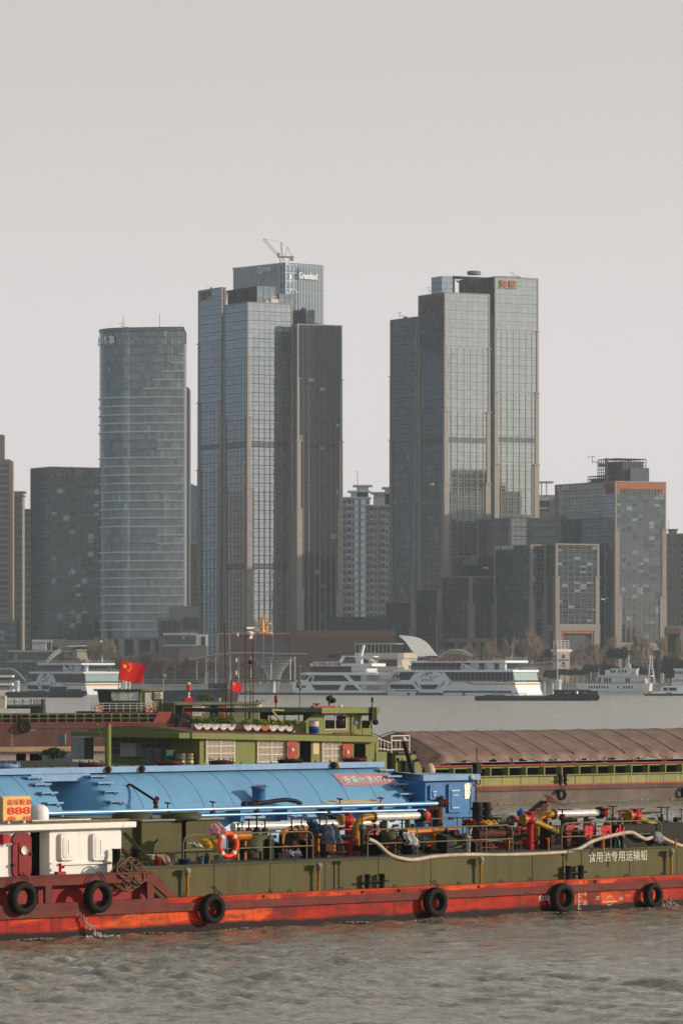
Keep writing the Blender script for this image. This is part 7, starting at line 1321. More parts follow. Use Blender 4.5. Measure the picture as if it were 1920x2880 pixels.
# ---------------------------------------------------------------- promenade: wall, rails, canopies, trees
f=Fr(960,1902,0); Zp=lambda py,Y:PZ(py,Y)
t=tag(MB().box(-230,230,1900.5,1901.9,-2,PZ(1926,1901)).box(-230,230,1900.2,1902.2,PZ(1926,1901),PZ(1924.5,1901)).mk('flood_wall',mat('wall_concrete','9d9e9c',.85,var=.12,scale=.3,streak=4)),'long grey concrete flood wall along the far bank','wall')
t=thing('promenade_railing','grey promenade railing along the top of the far flood wall','railing'); b=MB(); z0,z1=PZ(1924,1902),PZ(1911,1902)
for i in range(420): x=-180+i*.86; b.box(x-.04,x+.04,1902.4,1902.5,z0,z1)
b.box(-180,180,1902.35,1902.55,z1,z1+.12).box(-180,180,1902.38,1902.5,(z0+z1)/2,(z0+z1)/2+.08); b.mk('rail_bars',mat('rail_grey','8f9292',.6,var=0),t)
tag(MB().box(PX(420,1912),PX(560,1912),1911,1914,GZ-.1,PZ(1913,1912)).mk('hedge',mat('hedge_green','28361c',.9,var=.3,scale=1)),'low clipped green hedge on the promenade behind the large flag','hedge')
m_tub=mat('white_steel','b9bdbd',.5,var=.05); mgs,t_,b_=newmat('canopy_glass'); MC['canopy_glass']=mgs; b_.inputs['Base Color'].default_value=(.5,.53,.52,1); b_.inputs['Roughness'].default_value=.2; b_.inputs['Alpha'].default_value=.6
def shell(name,label,fn,nu,nv,posts=(),cat='canopy',t=.16,alpha=True,ft=1):
    r=thing(name,label,cat); P=[[Vector(fn(i/nu,j/nv)) for j in range(nv+1)] for i in range(nu+1)]
    if alpha: MB().grid(P).mk('glass_panels',mgs,r)
    b=MB()
    for i in range(0,nu+1,ft): b.tube(P[i],t,4)
    for j in range(nv+1): b.tube([P[i][j] for i in range(nu+1)],t,4)
    for i in range(nu):
        for j in range(nv):
            if (i+j)%2==0: b.bar(P[i][j],P[i+1][j+1],t*.9)
    b.mk('steel_lattice',m_tub,r)
    for px,py,Y in posts: MB().cyl((PX(px,Y),Y,GZ),(PX(px,Y),Y,PZ(py,Y)),.28,n=10).mk('post',m_tub,r)
    return r
Yc=1930
def P3(px,py,Y): return (PX(px,Y),Y,PZ(py,Y))
shell('arched_canopy','arched steel and glass canopy rising before the beige stone house at the left',lambda u,v:P3(128+62*u*(1-v)+108*v*u+ (0)*v+8*v, 1864-46*math.sin(math.pi/2*u)**.8-2*v,1960+14*v),10,7)
shell('bow_canopy','low glazed canopy with curved steel ribs at the far left bank',lambda u,v:P3(-20+92*u,1880+ (34*max(0,(u-.55)/.45)**1.6)+6*v,1912+10*v),12,5)
shell('long_canopy','long low wing-shaped steel canopy on slim white columns over the promenade',lambda u,v:P3(532+330*u,1858-19*math.sin(min(1,u*2.6)*math.pi/2)+1.5*math.sin(u*9)+7*(v-.5)*(1-u*.6)-2*v,1925+16*v),46,5,[(554,1850,1930),(580,1850,1930),(607,1848,1930),(648,1846,1930),(671,1846,1940),(705,1846,1930),(762,1847,1930),(816,1846,1930),(829,1846,1940)],t=.12)
def funnel(u,v):
    a=math.pi*(1.0*u); r=8+ (46-8)*(v**2.2); return P3(770-r*math.cos(a)*(1.1 if a<1.57 else .85)+ -4*v,1911-62*v,1935-r*.12*math.sin(a))
shell('funnel_canopy','funnel-shaped steel lattice flaring up to the long canopy',lambda u,v:(PX(770,1935)-(2.6+6.8*v**2.4)*math.cos(math.pi*u)*1.0,1935-(2.6+4*v**2.4)*math.sin(math.pi*u),GZ+(PZ(1850,1935)-GZ)*v),14,9,alpha=False,t=.06)
def bez(P,t):
    n=len(P)-1; return sum(math.comb(n,k)*(1-t)**(n-k)*t**k*P[k][0] for k in range(n+1)),sum(math.comb(n,k)*(1-t)**(n-k)*t**k*P[k][1] for k in range(n+1))
def wing(u,v):
    a=bez([(1122,1791),(1146,1800),(1152,1836),(1182,1849)],u); c=bez([(1126,1789),(1205,1786),(1206,1822),(1231,1845)],u); px=a[0]+(c[0]-a[0])*v; py=a[1]+(c[1]-a[1])*v-3*math.sin(math.pi*v); return P3(px,py,1938+12*v)
shell('wing_canopy','big silver glass wing canopy sweeping down beside the cream terminal building',wing,18,8,t=.09)
shell('dome_canopy','silver glass dome canopy behind the red rooftop slogan',lambda u,v:P3(1226+114*u,1852-27*math.sin(math.pi*u)**.9*(.6+.4*math.sin(math.pi*(.3+.7*v)))+3*v,1936+14*v),16,7,t=.1)
shell('wave_canopy','wavy perforated canopy between the crowded boat and the sign tower',lambda u,v:P3(1385+205*u,1862-8*math.cos(u*5.2+.6)*(1-.5*u)+ (16*(1-u)**1.2)*(v-.35),1925+12*v),26,6,[(1441,1868,1930),(1472,1862,1930),(1495,1858,1930),(1566,1856,1925)],t=.12)
# bare trees
def bare(seed,H,spread,trunkr,levels,m,mt,dens,name,fork=3):
    rn=random.Random(seed); T=MB(); K_=MB()
    def grow(p,d,L_,r,lv,b):
        n=3; pts=[p]; q=Vector(p); dd=Vector(d)
        for i in range(n):
            dd=(dd+Vector((rn.gauss(0,.09),rn.gauss(0,.09),.05))).normalized(); q=q+dd*L_/n; pts.append(q.copy())
        rr=[max(.045 if lv>2 else .07,r*(1-.35*i/n)) for i in range(n+1)]
        b.tube(pts,rr,5 if lv==0 else 3,cap=False)
        if lv>=levels: return
        kids=fork if lv<2 else dens
        for k in range(kids):
            fr=rn.uniform(.35,1) if k else 1; base=Vector(pts[0])+(Vector(pts[-1])-Vector(pts[0]))*fr; az=rn.uniform(0,6.28); sp=spread*rn.uniform(.6,1.3)
            nd=(dd+Vector((math.cos(az),math.sin(az),0))*sp+Vector((0,0,.15))).normalized(); grow(base,nd,L_*rn.uniform(.55,.8),r*.6,lv+1,K_)
    grow((0,0,0),(rn.gauss(0,.05),rn.gauss(0,.05),1),H*.36,trunkr,0,T)
    t=thing(name,'tree','tree'); T.mk('trunk',mt,t); K_.mk('branches',m,t); return t
mbk=mat('bark_pale','b8ab98',.85,var=.2,scale=1); mtw=mat('twig_tan','8f7c66',.9,var=.2,scale=1); mbr_=mat('bark_brown','4c4038',.9,var=.2); mtb=mat('twig_brown','74604f',.9,var=.2,scale=1)
PA=[bare(100+i,19,.27,.36,5,mtw,mbk,4,'plane_tree') for i in range(5)]; PB=[bare(200+i,12,.62,.22,5,mtb,mbr_,4,'bare_tree') for i in range(4)]
used=set(); rn=random.Random(77)
def plant(pool,px,Y,sc,label,group,cat='tree'):
    i=rn.randrange(len(pool)); o=pool[i]; x=PX(px,Y)
    if o.name in used: o=dup(o,(0,0,0))
    else: used.add(o.name)
    o.location=(x,Y,GZ); o.rotation_euler=(0,0,rn.uniform(0,6.28)); o.scale=(sc,sc,sc*rn.uniform(.9,1.1)); tag(o,label,cat,group); return o
for o in PA+PB: pass
for i in range(34): plant(PA,1345+i*17.2+rn.uniform(-8,8),rn.uniform(1975,2050),rn.uniform(.75,1.15),'bare pale-barked tree in the riverside grove before the right-hand towers','pale bare trees right of the crowded boat')
for i in range(12): plant(PA,1228+i*10+rn.uniform(-5,5),rn.uniform(1985,2050),rn.uniform(.6,.9),'bare pale tree between the glass canopies and the five-character block','pale bare trees behind the glass canopies')
for i in range(46): plant(PB,330+i*5.6+rn.uniform(-6,6),rn.uniform(1940,1968),rn.uniform(.8,1.2),'bare brown-twigged tree in the dense row below the glass pavilion','brown bare trees below the glass pavilion')
for i in range(9): plant(PB,165+i*10+rn.uniform(-5,5),rn.uniform(1940,1955),rn.uniform(.85,1.15),'bare tree before the arched canopy and stone house','bare trees before the arched canopy')
for i in range(5): plant(PA,262+i*14,rn.uniform(1945,1985),rn.uniform(.7,1.0),'bare tree among the columns of the rounded tower','bare trees at the foot of the rounded tower')
for i in range(16): plant(PB,600+i*15+rn.uniform(-6,6),rn.uniform(1945,2040),rn.uniform(.7,1.1),'bare tree standing before the copper and slatted podiums','bare trees before the podiums')
for i in range(7): plant(PB,1105+i*7,rn.uniform(1925,1935),rn.uniform(.35,.5),'small bare tree beside the cream terminal building','small bare trees by the terminal')
for o in PA+PB:
    if o.name not in used:
        for c in list(o.children): bpy.data.objects.remove(c)
        bpy.data.objects.remove(o)
mev=mat('evergreen_leaf','232f1c',.8,var=.4,scale=1.5); 
def evergreen(px,py,wpx,hpx,Y,label,n=2600,cat='shrub',trunk=True):
    x=PX(px,Y); ht=PZ(py,Y)-GZ; hw_=wpx/2/FP*Y; t=thing('evergreen_shrub',label,cat,(x,Y,GZ)); rn2=random.Random(px); b=MB()
    k=max(2,int(wpx/14)); h=hpx/FP*Y
    for i in range(k):
        cx=-hw_+hw_*2*(i+.5)/k; leaves(b,(cx,rn2.uniform(-1,1),ht-h*.55+rn2.uniform(-.2,.2)*h*.5),(hw_/k*1.7,2.2,h*.55*rn2.uniform(.8,1.05)),n//k,rn2,.55)
    b.mk('crown',mev,t); b=MB()
    for i in range(k): cx=-hw_+hw_*2*(i+.5)/k; b.tube([(cx,0,0),(cx+.2,0,ht*.5),(cx,0,ht*.75)],[.25,.18,.1],6)
    b.mk('trunk',mbr_,t)
evergreen(1548,1883,32,32,1940,'round clipped evergreen left of the sign tower base',1500)
evergreen(1608,1881,90,26,1942,'wide clipped evergreen hedge mass right of the sign tower base',3000); evergreen(1690,1868,100,34,1945,'tall broad evergreen behind the bow of the patrol ship',3400); evergreen(1790,1872,60,36,1950,'evergreen clump behind the patrol ship lattice mast',2200)
evergreen(1905,1838,90,92,1930,'big dark evergreen tree at the right edge behind the harbour boat',6500,'tree'); evergreen(1500,1905,34,24,1925,'low dark bush before the garden wall',1200); evergreen(1400,1842,60,18,2000,'dark evergreen tops behind the stern of the crowded boat',1500); evergreen(1735,1820,50,50,1990,'tall evergreen among the pale bare trees',2600,'tree'); evergreen(292,1880,30,30,1930,'dark evergreen bush left of the large flag',1200); evergreen(968,1840,80,14,1990,'dark roof garden greenery on the podium',1200); evergreen(1550,1822,30,40,2010,'dark conifer behind the white frame of the sign tower',1500,'tree')
# street lamps and gulls
for px in (492,1440,846,690): t=thing('street_lamp','slim grey street lamp on the far promenade','street lamp',(PX(px,1908),1908,GZ),0,'street lamps along the far promenade'); MB().cyl((0,0,0),(0,0,7.5),.1,n=8).mk('pole',m_grey,t); MB().bar((-.9,0,7.5),(.9,0,7.6),.15).mk('lamp_arm',m_tub,t)
def gull(px,py,Y,label,rz,k=1.6):
    t=thing('gull',label,'bird',(PX(px,Y),Y,PZ(py,Y)),rz); b=MB(); b.lathe([(0,-.3),(.05,-.2),(.09,0),(.07,.15),(.05,.22),(.055,.28),(.03,.34),(0,.4)],(0,0,0),(1,0,0),10)
    for sgn in (1,-1): b.grid([[(.1-.12*j+(.05*i),sgn*(.05+.28*i),.0+(.14 if i==1 else .2 if i==2 else .12 if i==3 else 0)) for j in (0,1,1.4)] for i in range(4)]); b.grid([[(.1-.12*j+(.05*i),sgn*(.05+.28*i),-.015+(.14 if i==1 else .2 if i==2 else .12 if i==3 else 0)) for j in (0,1,1.4)] for i in range(4)])
    b.add([(-.25,0,0),(-.42,.09,0),(-.42,-.09,0),(-.3,0,.03)],[(0,1,2),(0,2,3),(0,3,1)]); b.mk('gull_body',mat('gull_white','c9c6bc',.6,var=.1,scale=3),t); t.scale=(k,)*3
gull(1215,1363,1000,'white gull gliding before the dark face of the right-hand towers',R(200)); gull(1695,1686,900,'white gull flying before the dark recess beside the hotel portal',R(30))
# ---------------------------------------------------------------- far boats
m_sw=mat('ship_white','e2e6ea',.4,var=.04,scale=.3); m_sg=mat('ship_glass','1c2a2e',.15,.2,var=.3,scale=.4); m_sblue=mat('ship_blue','2c4478',.5,var=.05); m_syel=mat('ship_yellow','c08c20',.5,var=.05); m_sred=mat('ship_red','b02420',.5,var=.05); m_sgrey=mat('ship_grey','77797a',.5,var=.15,scale=.3); m_navy=mat('ship_dark','1e262c',.6,var=.25,scale=.3,rust=.2)
def Bx(b,f,pa,pb,pt,pbm,w0,w1,ref=None):         # box between photograph columns and rows, w0..w1 deep
    r=ref if ref is not None else pa
    return b.box(f.s(pa,w0),f.s(pb,w0),w0,w1,f.z(r,pbm,w0),f.z(r,pt,w0))
def rail_(b,f,pa,pb,py0,py1,w,n,w1=None,t=.07):
    s0,s1=f.s(pa,w),f.s(pb,w); z0,z1=f.z(pa,py1,w),f.z(pa,py0,w)
    for i in range(n+1): x=s0+(s1-s0)*i/n; b.box(x-t/2,x+t/2,w-t/2,w+t/2,z0,z1)
    for k in (1,.5): b.box(s0,s1,w-t/2,w+t/2,z0+(z1-z0)*k-t/2,z0+(z1-z0)*k+t/2)
    if w1:
        for i in range(int((w1-w)/2)+1): y=w+(w1-w)*i/max(1,int((w1-w)/2)); b.box(s1-t/2,s1+t/2,y-t/2,y+t/2,z0,z1)
        for k in (1,.5): b.box(s1-t/2,s1+t/2,w,w1,z0+(z1-z0)*k-t/2,z0+(z1-z0)*k+t/2)
    return b
# excursion boat with the looping emblem
def merry(f,root):
    W_=17.0; z=lambda py:f.z(1088,py); s=f.s; zw=0
    b=MB(); bow=[(s(1086.5),0),(s(1090),z(1930)),(s(1094),z(1915)),(s(1152),z(1912))]
    se=s(1440); P=[(s(1087.5),zw-.5),(se+1.3,zw-.5),(se+1.3,z(1918)),(s(1150),z(1913)),(s(1095),z(1915.5)),(s(1090),z(1930))]
    b.poly(P,0,W_); b.poly([(se,z(1918)),(se+1.3,zw-.5),(se+3.0,zw+.3),(se+.6,z(1917))],.2,W_-.2); h=b.mk('hull',m_sw,root,bevel=.15)
    b=MB(); sb=se
    b.hexa([(sb,0,z(1948)),(sb+1.6,0,z(1955)),(sb+1.6,W_,z(1955)),(sb,W_,z(1948))],[(sb,0,z(1917)),(sb+.1,0,z(1917)),(sb+.1,W_,z(1917)),(sb,W_,z(1917))])
    # decks
    b=MB(); Bx(b,f,1112,1442,1884,1890,-.4,W_+.4); Bx(b,f,1152,1420,1858,1864,.6,W_-.6); b.poly([(s(1150),z(1859.5)),(s(1150),z(1861)),(s(1168),z(1864)),(s(1168),z(1858))],.8,W_-.8); b.poly([(s(1104),z(1888)),(s(1112),z(1890)),(s(1112),z(1884))],0,W_); b.mk('deck_edge',m_sw,root)
    b=MB(); Bx(b,f,1123,1440,1890,1913,.35,W_-.35); Bx(b,f,1156,1298,1864,1884,2.2,W_-2.2); o=b.mk('saloon_glazing',m_sg,root)
    # white hexagonal panel and posts
    b=MB(); b.poly([(s(1170),z(1938)),(s(1245),z(1938)),(s(1266),z(1914)),(s(1247),z(1889.8)),(s(1168),z(1889.8)),(s(1151),z(1912))],-.02,.4); b.mk('emblem_panel',m_sw,root)
    b=MB()
    for i in range(16): x=s(1266+i*11.2,.3); b.box(x-.12,x+.12,.22,.36,z(1914),z(1890))
    for i in range(9): y=.6+i*(W_-1.2)/8; b.box(s(1440,.35)-.05,s(1440,.35)+.1,y-.14,y+.14,z(1914),z(1890))
    for i in range(11): x=s(1160+i*13.5,2.2); b.box(x-.1,x+.1,2.1,2.22,z(1884),z(1864))
    b.mk('window_posts',m_sgrey,o)
    b=MB(); b.hexa([(s(1440),.4,z(1913)),(s(1440)+.9,.4,z(1913)),(s(1440)+.9,W_-.4,z(1913)),(s(1440),W_-.4,z(1913))],[(s(1440),.4,z(1890)),(s(1440)+.05,.4,z(1890)),(s(1440)+.05,W_-.4,z(1890)),(s(1440),W_-.4,z(1890))]); b.mk('stern_window',mat('stern_glass','9fb4b2',.2,.3,var=.1),root)
    b=MB(); Bx(b,f,1320,1345,1864,1884,3,W_-3); Bx(b,f,1362,1385,1864,1884,2.4,W_-2.4); Bx(b,f,1345,1420,1864,1884,4,W_-4); b.poly([(s(1296,2),z(1884)),(s(1340,2),z(1884)),(s(1318,2),z(1872)),(s(1296,2),z(1864))],2,2.3); b.mk('upper_house',m_sw,root)
    b=MB(); Bx(b,f,1346,1361,1866,1883,3.8,3.95); Bx(b,f,1387,1402,1866,1883,3.8,3.95); 
    b.box(s(1420,4)+.02,s(1420,4)+.1,5,13,z(1883),z(1866))
    b.mk('doorway',m_sg,root)
    # stripes, lower windows, emblem
    b=MB(); b.poly([(s(1258),z(1926)),(s(1264),z(1926)),(s(1270),z(1918.5)),(s(1304),z(1918.5)),(s(1304),z(1916.5)),(s(1266),z(1916.5))],-.05,-.01); b.poly([(s(1304),z(1918.5)),(s(1326),z(1925)),(s(1440)+1.0,z(1925)),(s(1440)+1.0,z(1921)),(s(1332),z(1921)),(s(1326),z(1917)),(s(1304),z(1916.5))],-.055,-.01)
    b.box(se+1.0,se+1.35,.0,W_,z(1925),z(1921)); b.mk('yellow_stripe',m_syel,h)
    b=MB(); Bx(b,f,1110,1170,1941.5,1944,-.05,-.01); Bx(b,f,1178,1238,1948,1955,-.05,-.01); Bx(b,f,1246,1438,1942.5,1948,-.05,-.01); b.poly([(s(1170),z(1944)),(s(1180),z(1955)),(s(1186),z(1955)),(s(1172),z(1941))],-.06,-.015); b.poly([(s(1238),z(1955)),(s(1250),z(1943)),(s(1254),z(1943)),(s(1244),z(1955))],-.06,-.015)
    b.box(se+1.31,se+1.4,.0,W_,z(1948),z(1943)).box(s(1087.5),s(1094),-.06,-.01,z(1917),z(1915)); b.poly([(s(1094),z(1917)),(s(1094),z(1915)),(s(1128),z(1913)),(s(1128),z(1914.5))],-.06,-.01); b.mk('blue_stripe',m_sblue,h)
    b=MB(); b.poly([(s(1098),z(1937)),(s(1169),z(1938)),(s(1160),z(1925)),(s(1096),z(1925))],-.04,-.01); b.poly([(s(1186),z(1938)),(s(1224),z(1938)),(s(1233),z(1925.5)),(s(1181),z(1925.5))],-.06,-.021)
    for i in range(8): x=se+1.32; b.box(x,x+.12,1+i*2,1.6+i*2,z(1953),z(1950))
    b.mk('hull_window',m_sg,h)
    b=MB(); L_=[(1181,1907),(1186,1902),(1195,1894),(1202,1890.5),(1203,1892),(1197,1900),(1195.5,1903),(1201,1898),(1209,1892),(1215,1890.8),(1212,1896),(1208,1904),(1213,1906.5),(1222,1904.5),(1231,1901)]; b.tube([(s(px),-.06,z(py)) for px,py in L_],.14,5)
    for q in ([(1168,1896),(1175,1889.5),(1184,1889)],[(1229,1889),(1239,1890),(1245,1896)],[(1165,1913),(1170,1922),(1180,1935)],[(1248,1912),(1246,1922),(1233,1935)]): b.tube([(s(px),-.05,z(py)) for px,py in q],[.1,.28,.06],5)
    b.mk('emblem',mat('emblem_black','20242c',.5,var=0),root); text('MERRYSTAR','lettering',mat('emblem_black','20242c'),root,(s(1185),-.03,z(1914.5)),(1,0,0),(0,0,1),.62,s(1219)-s(1185),.03,.012)
    b=MB(); rail_(b,f,1150,1420,1850,1858,.8,34,W_-.8); rail_(b,f,1145,1440,1877,1884,-.2,36,W_); rail_(b,f,1093,1122,1907,1914,.2,6); b.mk('railing',mat('ship_rail','a4a6a6',.5,var=0),root)
    b=MB(); 
    for px in (1149,1173,1238,1304): x=s(px); b.torus((x,-.3,z(1952)),.5,.2,(0,1,0),16,6)
    tag(b.mk('hull_fender',m_blk,root),kind='stuff')
    return root
M=Fr(1088,1842,-37); rtM=froot(M,'cruise_boat','large white cruise boat with a red rooftop slogan, crowded top deck and hexagonal emblem panel','boat'); merry(M,rtM)
sgn=text('人民保险 服务人民','sign',mat('ship_red','b02420'),rtM,(M.s(1203,.5),.45,M.z(1088,1861)),(1,0,0),(0,0,1),1.55,M.s(1312,.5)-M.s(1203,.5),.1,.012)
m2=Fr(47,1846,-62); o=thing('cruise_boat','white cruise boat with the hexagonal emblem panel at the far left behind a dark tug','boat',m2.o,m2.yaw)
for ch in list(rtM.children):
    if ch.name.startswith('sign'): continue
    copy_tree(ch,o)
o.location=Vector((PX(66,1850)-0,1866,0)); o.scale=(.92,.92,.93)
# white excursion boat with the eight-character banner
f=Fr(822,1850,-28); rt=froot(f,'excursion_boat','white excursion boat with slanted window panels and a banner of red characters on its roof','boat'); W_=14; z=lambda py:f.z(822,py); s=f.s
se=s(1050); b=MB(); b.poly([(s(826),z(1949)),(se,z(1948)),(se,z(1941)),(s(885),z(1941)),(s(864),z(1913)),(s(832),z(1913)),(s(822),z(1920)),(s(822),z(1940))],0,W_); b.mk('hull',m_sw,rt); MB().poly([(s(832),-.5),(se-.5,-.5),(se-.2,z(1949)),(s(828),z(1949))],.3,W_-.3).mk('lower_hull',m_sgrey,rt); MB().box(s(826),se+.05,-.1,W_+.1,z(1950),z(1948.5)).mk('rubbing_strake',m_navy,rt)
b=MB(); Bx(b,f,876,1050,1916,1926,0,W_); Bx(b,f,852,1058,1891,1899,-.4,W_+.4); b.poly([(s(845),z(1894)),(s(852),z(1899)),(s(862),z(1899)),(s(862),z(1891))],-.4,W_+.4); Bx(b,f,872,1045,1866,1874,1,W_-1); b.mk('deck_edge',m_sw,rt)
b=MB(); Bx(b,f,876,1012,1926,1941,.6,W_-.6); Bx(b,f,860,1012,1899,1916,.6,W_-.6); Bx(b,f,876,986,1874,1891,2,W_-2); b.mk('saloon_glazing',m_sg,rt)
b=MB(); Bx(b,f,1012,1030,1899,1941,1.2,W_-1.2); Bx(b,f,986,1030,1874,1891,2.4,W_-2.4); b.mk('stair_house',m_sw,rt)
MB().poly([(s(965),z(1899)),(s(978),z(1899)),(s(1031),z(1949)),(s(1018),z(1949))],-.1,.3).mk('slanted_panel',m_sw,rt); MB().poly([(s(951),z(1941)),(s(965),z(1941)),(s(975),z(1921)),(s(962),z(1921))],-.08,.28).mk('slanted_panel',m_sw,rt); MB().poly([(s(858),z(1916)),(s(875),z(1925)),(s(884),z(1901)),(s(871),z(1901))],-.1,.28).mk('slanted_panel',m_sw,rt)
MB().poly([(s(866),z(1914)),(s(874),z(1920)),(s(880),z(1904)),(s(872),z(1904))],-.13,-.1).box(s(832),s(860),-.06,-.01,z(1934),z(1928)).mk('bow_window',m_sg,rt)
b=MB(); b.box(s(963),s(1035),5,9,z(1848),z(1845)); b.poly([(s(980),z(1866)),(s(995),z(1866)),(s(993),z(1846)),(s(980),z(1846))],6,8).bar((s(992),7,z(1846)),(s(1000),7,z(1815)),.9).bar((s(930),7,z(1866)),(s(944),7,z(1846)),.9).bar((s(1012),7,z(1850)),(s(1032),7,z(1866)),.9).box(s(940),s(975),6,8,z(1847),z(1844.5)); b.mk('mast_arch',m_sw,rt)
b=MB(); rail_(b,f,960,1045,1860,1866,1.2,12,12); rail_(b,f,860,1058,1886,1891,-.2,26,14); rail_(b,f,876,1050,1910,1916,0,24,14); rail_(b,f,884,1050,1935,1941,.2,22,14); b.mk('railing',m_sred,rt)
x0=s(879,.8); MB().box(x0,s(959,.8),.7,.8,z(1874),z(1861)).mk('banner_frame',m_sw,rt); text('光明乳业牛奶棚','sign',mat('ship_maroon','8c2424',.5,var=0),rt,(s(893,.8),.68,z(1873)),(1,0,0),(0,0,1),1.6,s(958,.8)-s(893,.8),.08,.015); MB().torus((s(885,.8),.6,z(1867.5)),.55,.2,(0,1,0),16,6).mk('emblem',mat('ship_maroon','8c2424'),rt)
# white patrol ship on the right
f=Fr(1620,1850,-10); rt=froot(f,'patrol_ship','white patrol ship with a row of square portholes and a lattice mast at its stern','ship'); W_=11; z=lambda py:f.z(1620,py); s=f.s; mpw=mat('ship_offwhite','c6caca',.45,var=.06,scale=.3)
b=MB(); b.poly([(s(1640),z(1957)),(s(1822),z(1957)),(s(1826),z(1922)),(s(1700),z(1924)),(s(1662),z(1923)),(s(1615),z(1922)),(s(1622),z(1932)),(s(1634),z(1948))],0,W_); b.mk('hull',mpw,rt); MB().box(s(1645),s(1822),-.06,0.02,z(1946.5),z(1945.5)).box(s(1640),s(1822),-.05,0.02,-.3,z(1956)).mk('waterline_stripe',m_navy,rt)
b=MB(); Bx(b,f,1676,1812,1903,1922,.8,W_-.8); b.poly([(s(1672),z(1922)),(s(1682),z(1922)),(s(1690),z(1903)),(s(1682),z(1903))],.8,W_-.8); Bx(b,f,1680,1830,1899,1903,0,W_); Bx(b,f,1700,1788,1884,1899,2,W_-2); Bx(b,f,1716,1790,1880,1884,1.6,W_-1.6); b.poly([(s(1752,4),z(1880)),(s(1772,4),z(1880)),(s(1768,4),z(1866)),(s(1762,4),z(1866))],4,6.5); b.bar((s(1766,5),5,z(1866)),(s(1767,5),5,z(1843)),.6); b.mk('superstructure',mpw,rt)
for px in (1656,1663,1670,1677,1684,1692,1699,1707,1736,1754,1761,1768,1776): x=s(px); MB().box(x-.28,x+.28,-.04,.0,z(1936),z(1929)).mk('porthole',m_sg,rt)
for px in (1686,1699,1706,1714,1760,1767): x=s(px,.8); MB().box(x-.36,x+.36,.75,.8,z(1919),z(1907)).mk('window',m_sg,rt)
for px in (1718,1726,1740,1750,1758): x=s(px,2); MB().box(x-.38,x+.38,1.95,2,z(1892),z(1885)).mk('window',m_sg,rt)
b=MB(); b.box(s(1742),s(1822),-.03,0,z(1938),z(1937.4)); b.mk('side_strip',m_sg,rt)
b=MB(); x=s(1826,4); [b.bar((x+a_,4+c_,z(1922)),(x+a_*.25+ .4,4+c_*.3,z(1842)),.3) for a_,c_ in ((-.6,-1),(-.6,1),(1.6,0))]; [b.box(x-.5+k*.03,x+1.5-k*.1,3.4,4.6,z(1918-k*9),z(1918-k*9)+.15) for k in range(9)]; b.box(x-1,x+1.8,3.6,4.4,z(1851),z(1849)); b.mk('lattice_mast',m_sw,rt)
b=MB(); rail_(b,f,1670,1815,1917,1922,.2,26); rail_(b,f,1790,1830,1893,1899,.2,8); b.cyl((s(1683,1),1,z(1899)),(s(1683,1),1,z(1879)),.25).box(s(1677,1),s(1688,1),.6,1.4,z(1876),z(1875)); b.mk('railing',m_sgrey,rt)
life_ring('life_ring',f,1780,1895,1.7,.55,'red life ring on the bridge side of the white patrol ship'); life_ring('life_ring',f,1808,1917,.3,.6,'red life ring on the stern deck of the white patrol ship')
f=Fr(1895,1856,-12); rt=froot(f,'harbour_boat','white harbour boat with square bridge windows cut by the right edge','boat'); z=lambda py:f.z(1895,py); b=MB(); Bx(b,f,1886,1960,1925,1957,0,8); Bx(b,f,1888,1960,1906,1925,1,7); Bx(b,f,1895,1960,1884,1906,2,6); Bx(b,f,1892,1960,1880,1884,1.6,6.4); b.mk('hull',mpw,rt)
[MB().box(f.s(px,2)-.3,f.s(px,2)+.3,1.94,2,z(1896),z(1888)).mk('window',m_sg,rt) for px in (1898,1905,1912,1919)]; [MB().box(f.s(px,1)-.2,f.s(px,1)+.2,.94,1,z(1917),z(1911)).mk('porthole',m_sg,rt) for px in (1894,1902,1910,1918)]
f=Fr(1808,1795,-4); rt=froot(f,'river_ferry','small white and dark blue ferry with yellow fittings in front of the patrol ship stern','ferry'); z=lambda py:f.z(1808,py); s=f.s; MB().poly([(s(1812),z(1960)),(s(1960),z(1960)),(s(1960),z(1951)),(s(1812),z(1951)),(s(1807),z(1948))],0,6).mk('hull',m_navy,rt)
b=MB(); Bx(b,f,1818,1960,1945,1951,.2,6); Bx(b,f,1858,1960,1932,1945,1,5.4); Bx(b,f,1866,1960,1929,1932,.6,5.6); b.mk('cabin',m_sw,rt); [Bx(MB(),f,a,c,1934,1943,.94,1).mk('window',m_sg,rt) for a,c in ((1863,1876),(1879,1901))]; [Bx(MB(),f,a,c,q,q+6,.1,.2).mk('yellow_fitting',m_syel,rt) for a,c,q in ((1820,1832,1944),(1872,1888,1946))]; b=MB(); Bx(b,f,1873,1887,1925,1929,2,3); b.mk('life_raft',m_sred,rt)
def tug(f,root,tyres,py,r):
    b=MB(); [b.torus((f.s(px,-.3),-.3,f.z(px,py,-.3)),r,r*.34,(0,1,0),18,8) for px in tyres]; tag(b.mk('tyre_fenders',m_rub,root),kind='stuff')
f=Fr(1337,1517,0); rt=froot(f,'dark_pusher_barge','long dark pusher barge with a row of tyres crossing before the white boats','barge'); z=lambda py:f.z(1337,py); s=f.s
b=MB(); b.poly([(s(1339),-.4),(s(1560),-.4),(s(1560),z(1958)),(s(1352),z(1957)),(s(1336),z(1959)),(s(1336),z(1966))],0,9); b.poly([(s(1535),-.4),(s(1676),-.4),(s(1683),z(1962)),(s(1683),z(1954)),(s(1640),z(1953)),(s(1562),z(1952)),(s(1535),z(1957))],-.3,9.4); b.mk('hull',m_navy,rt)
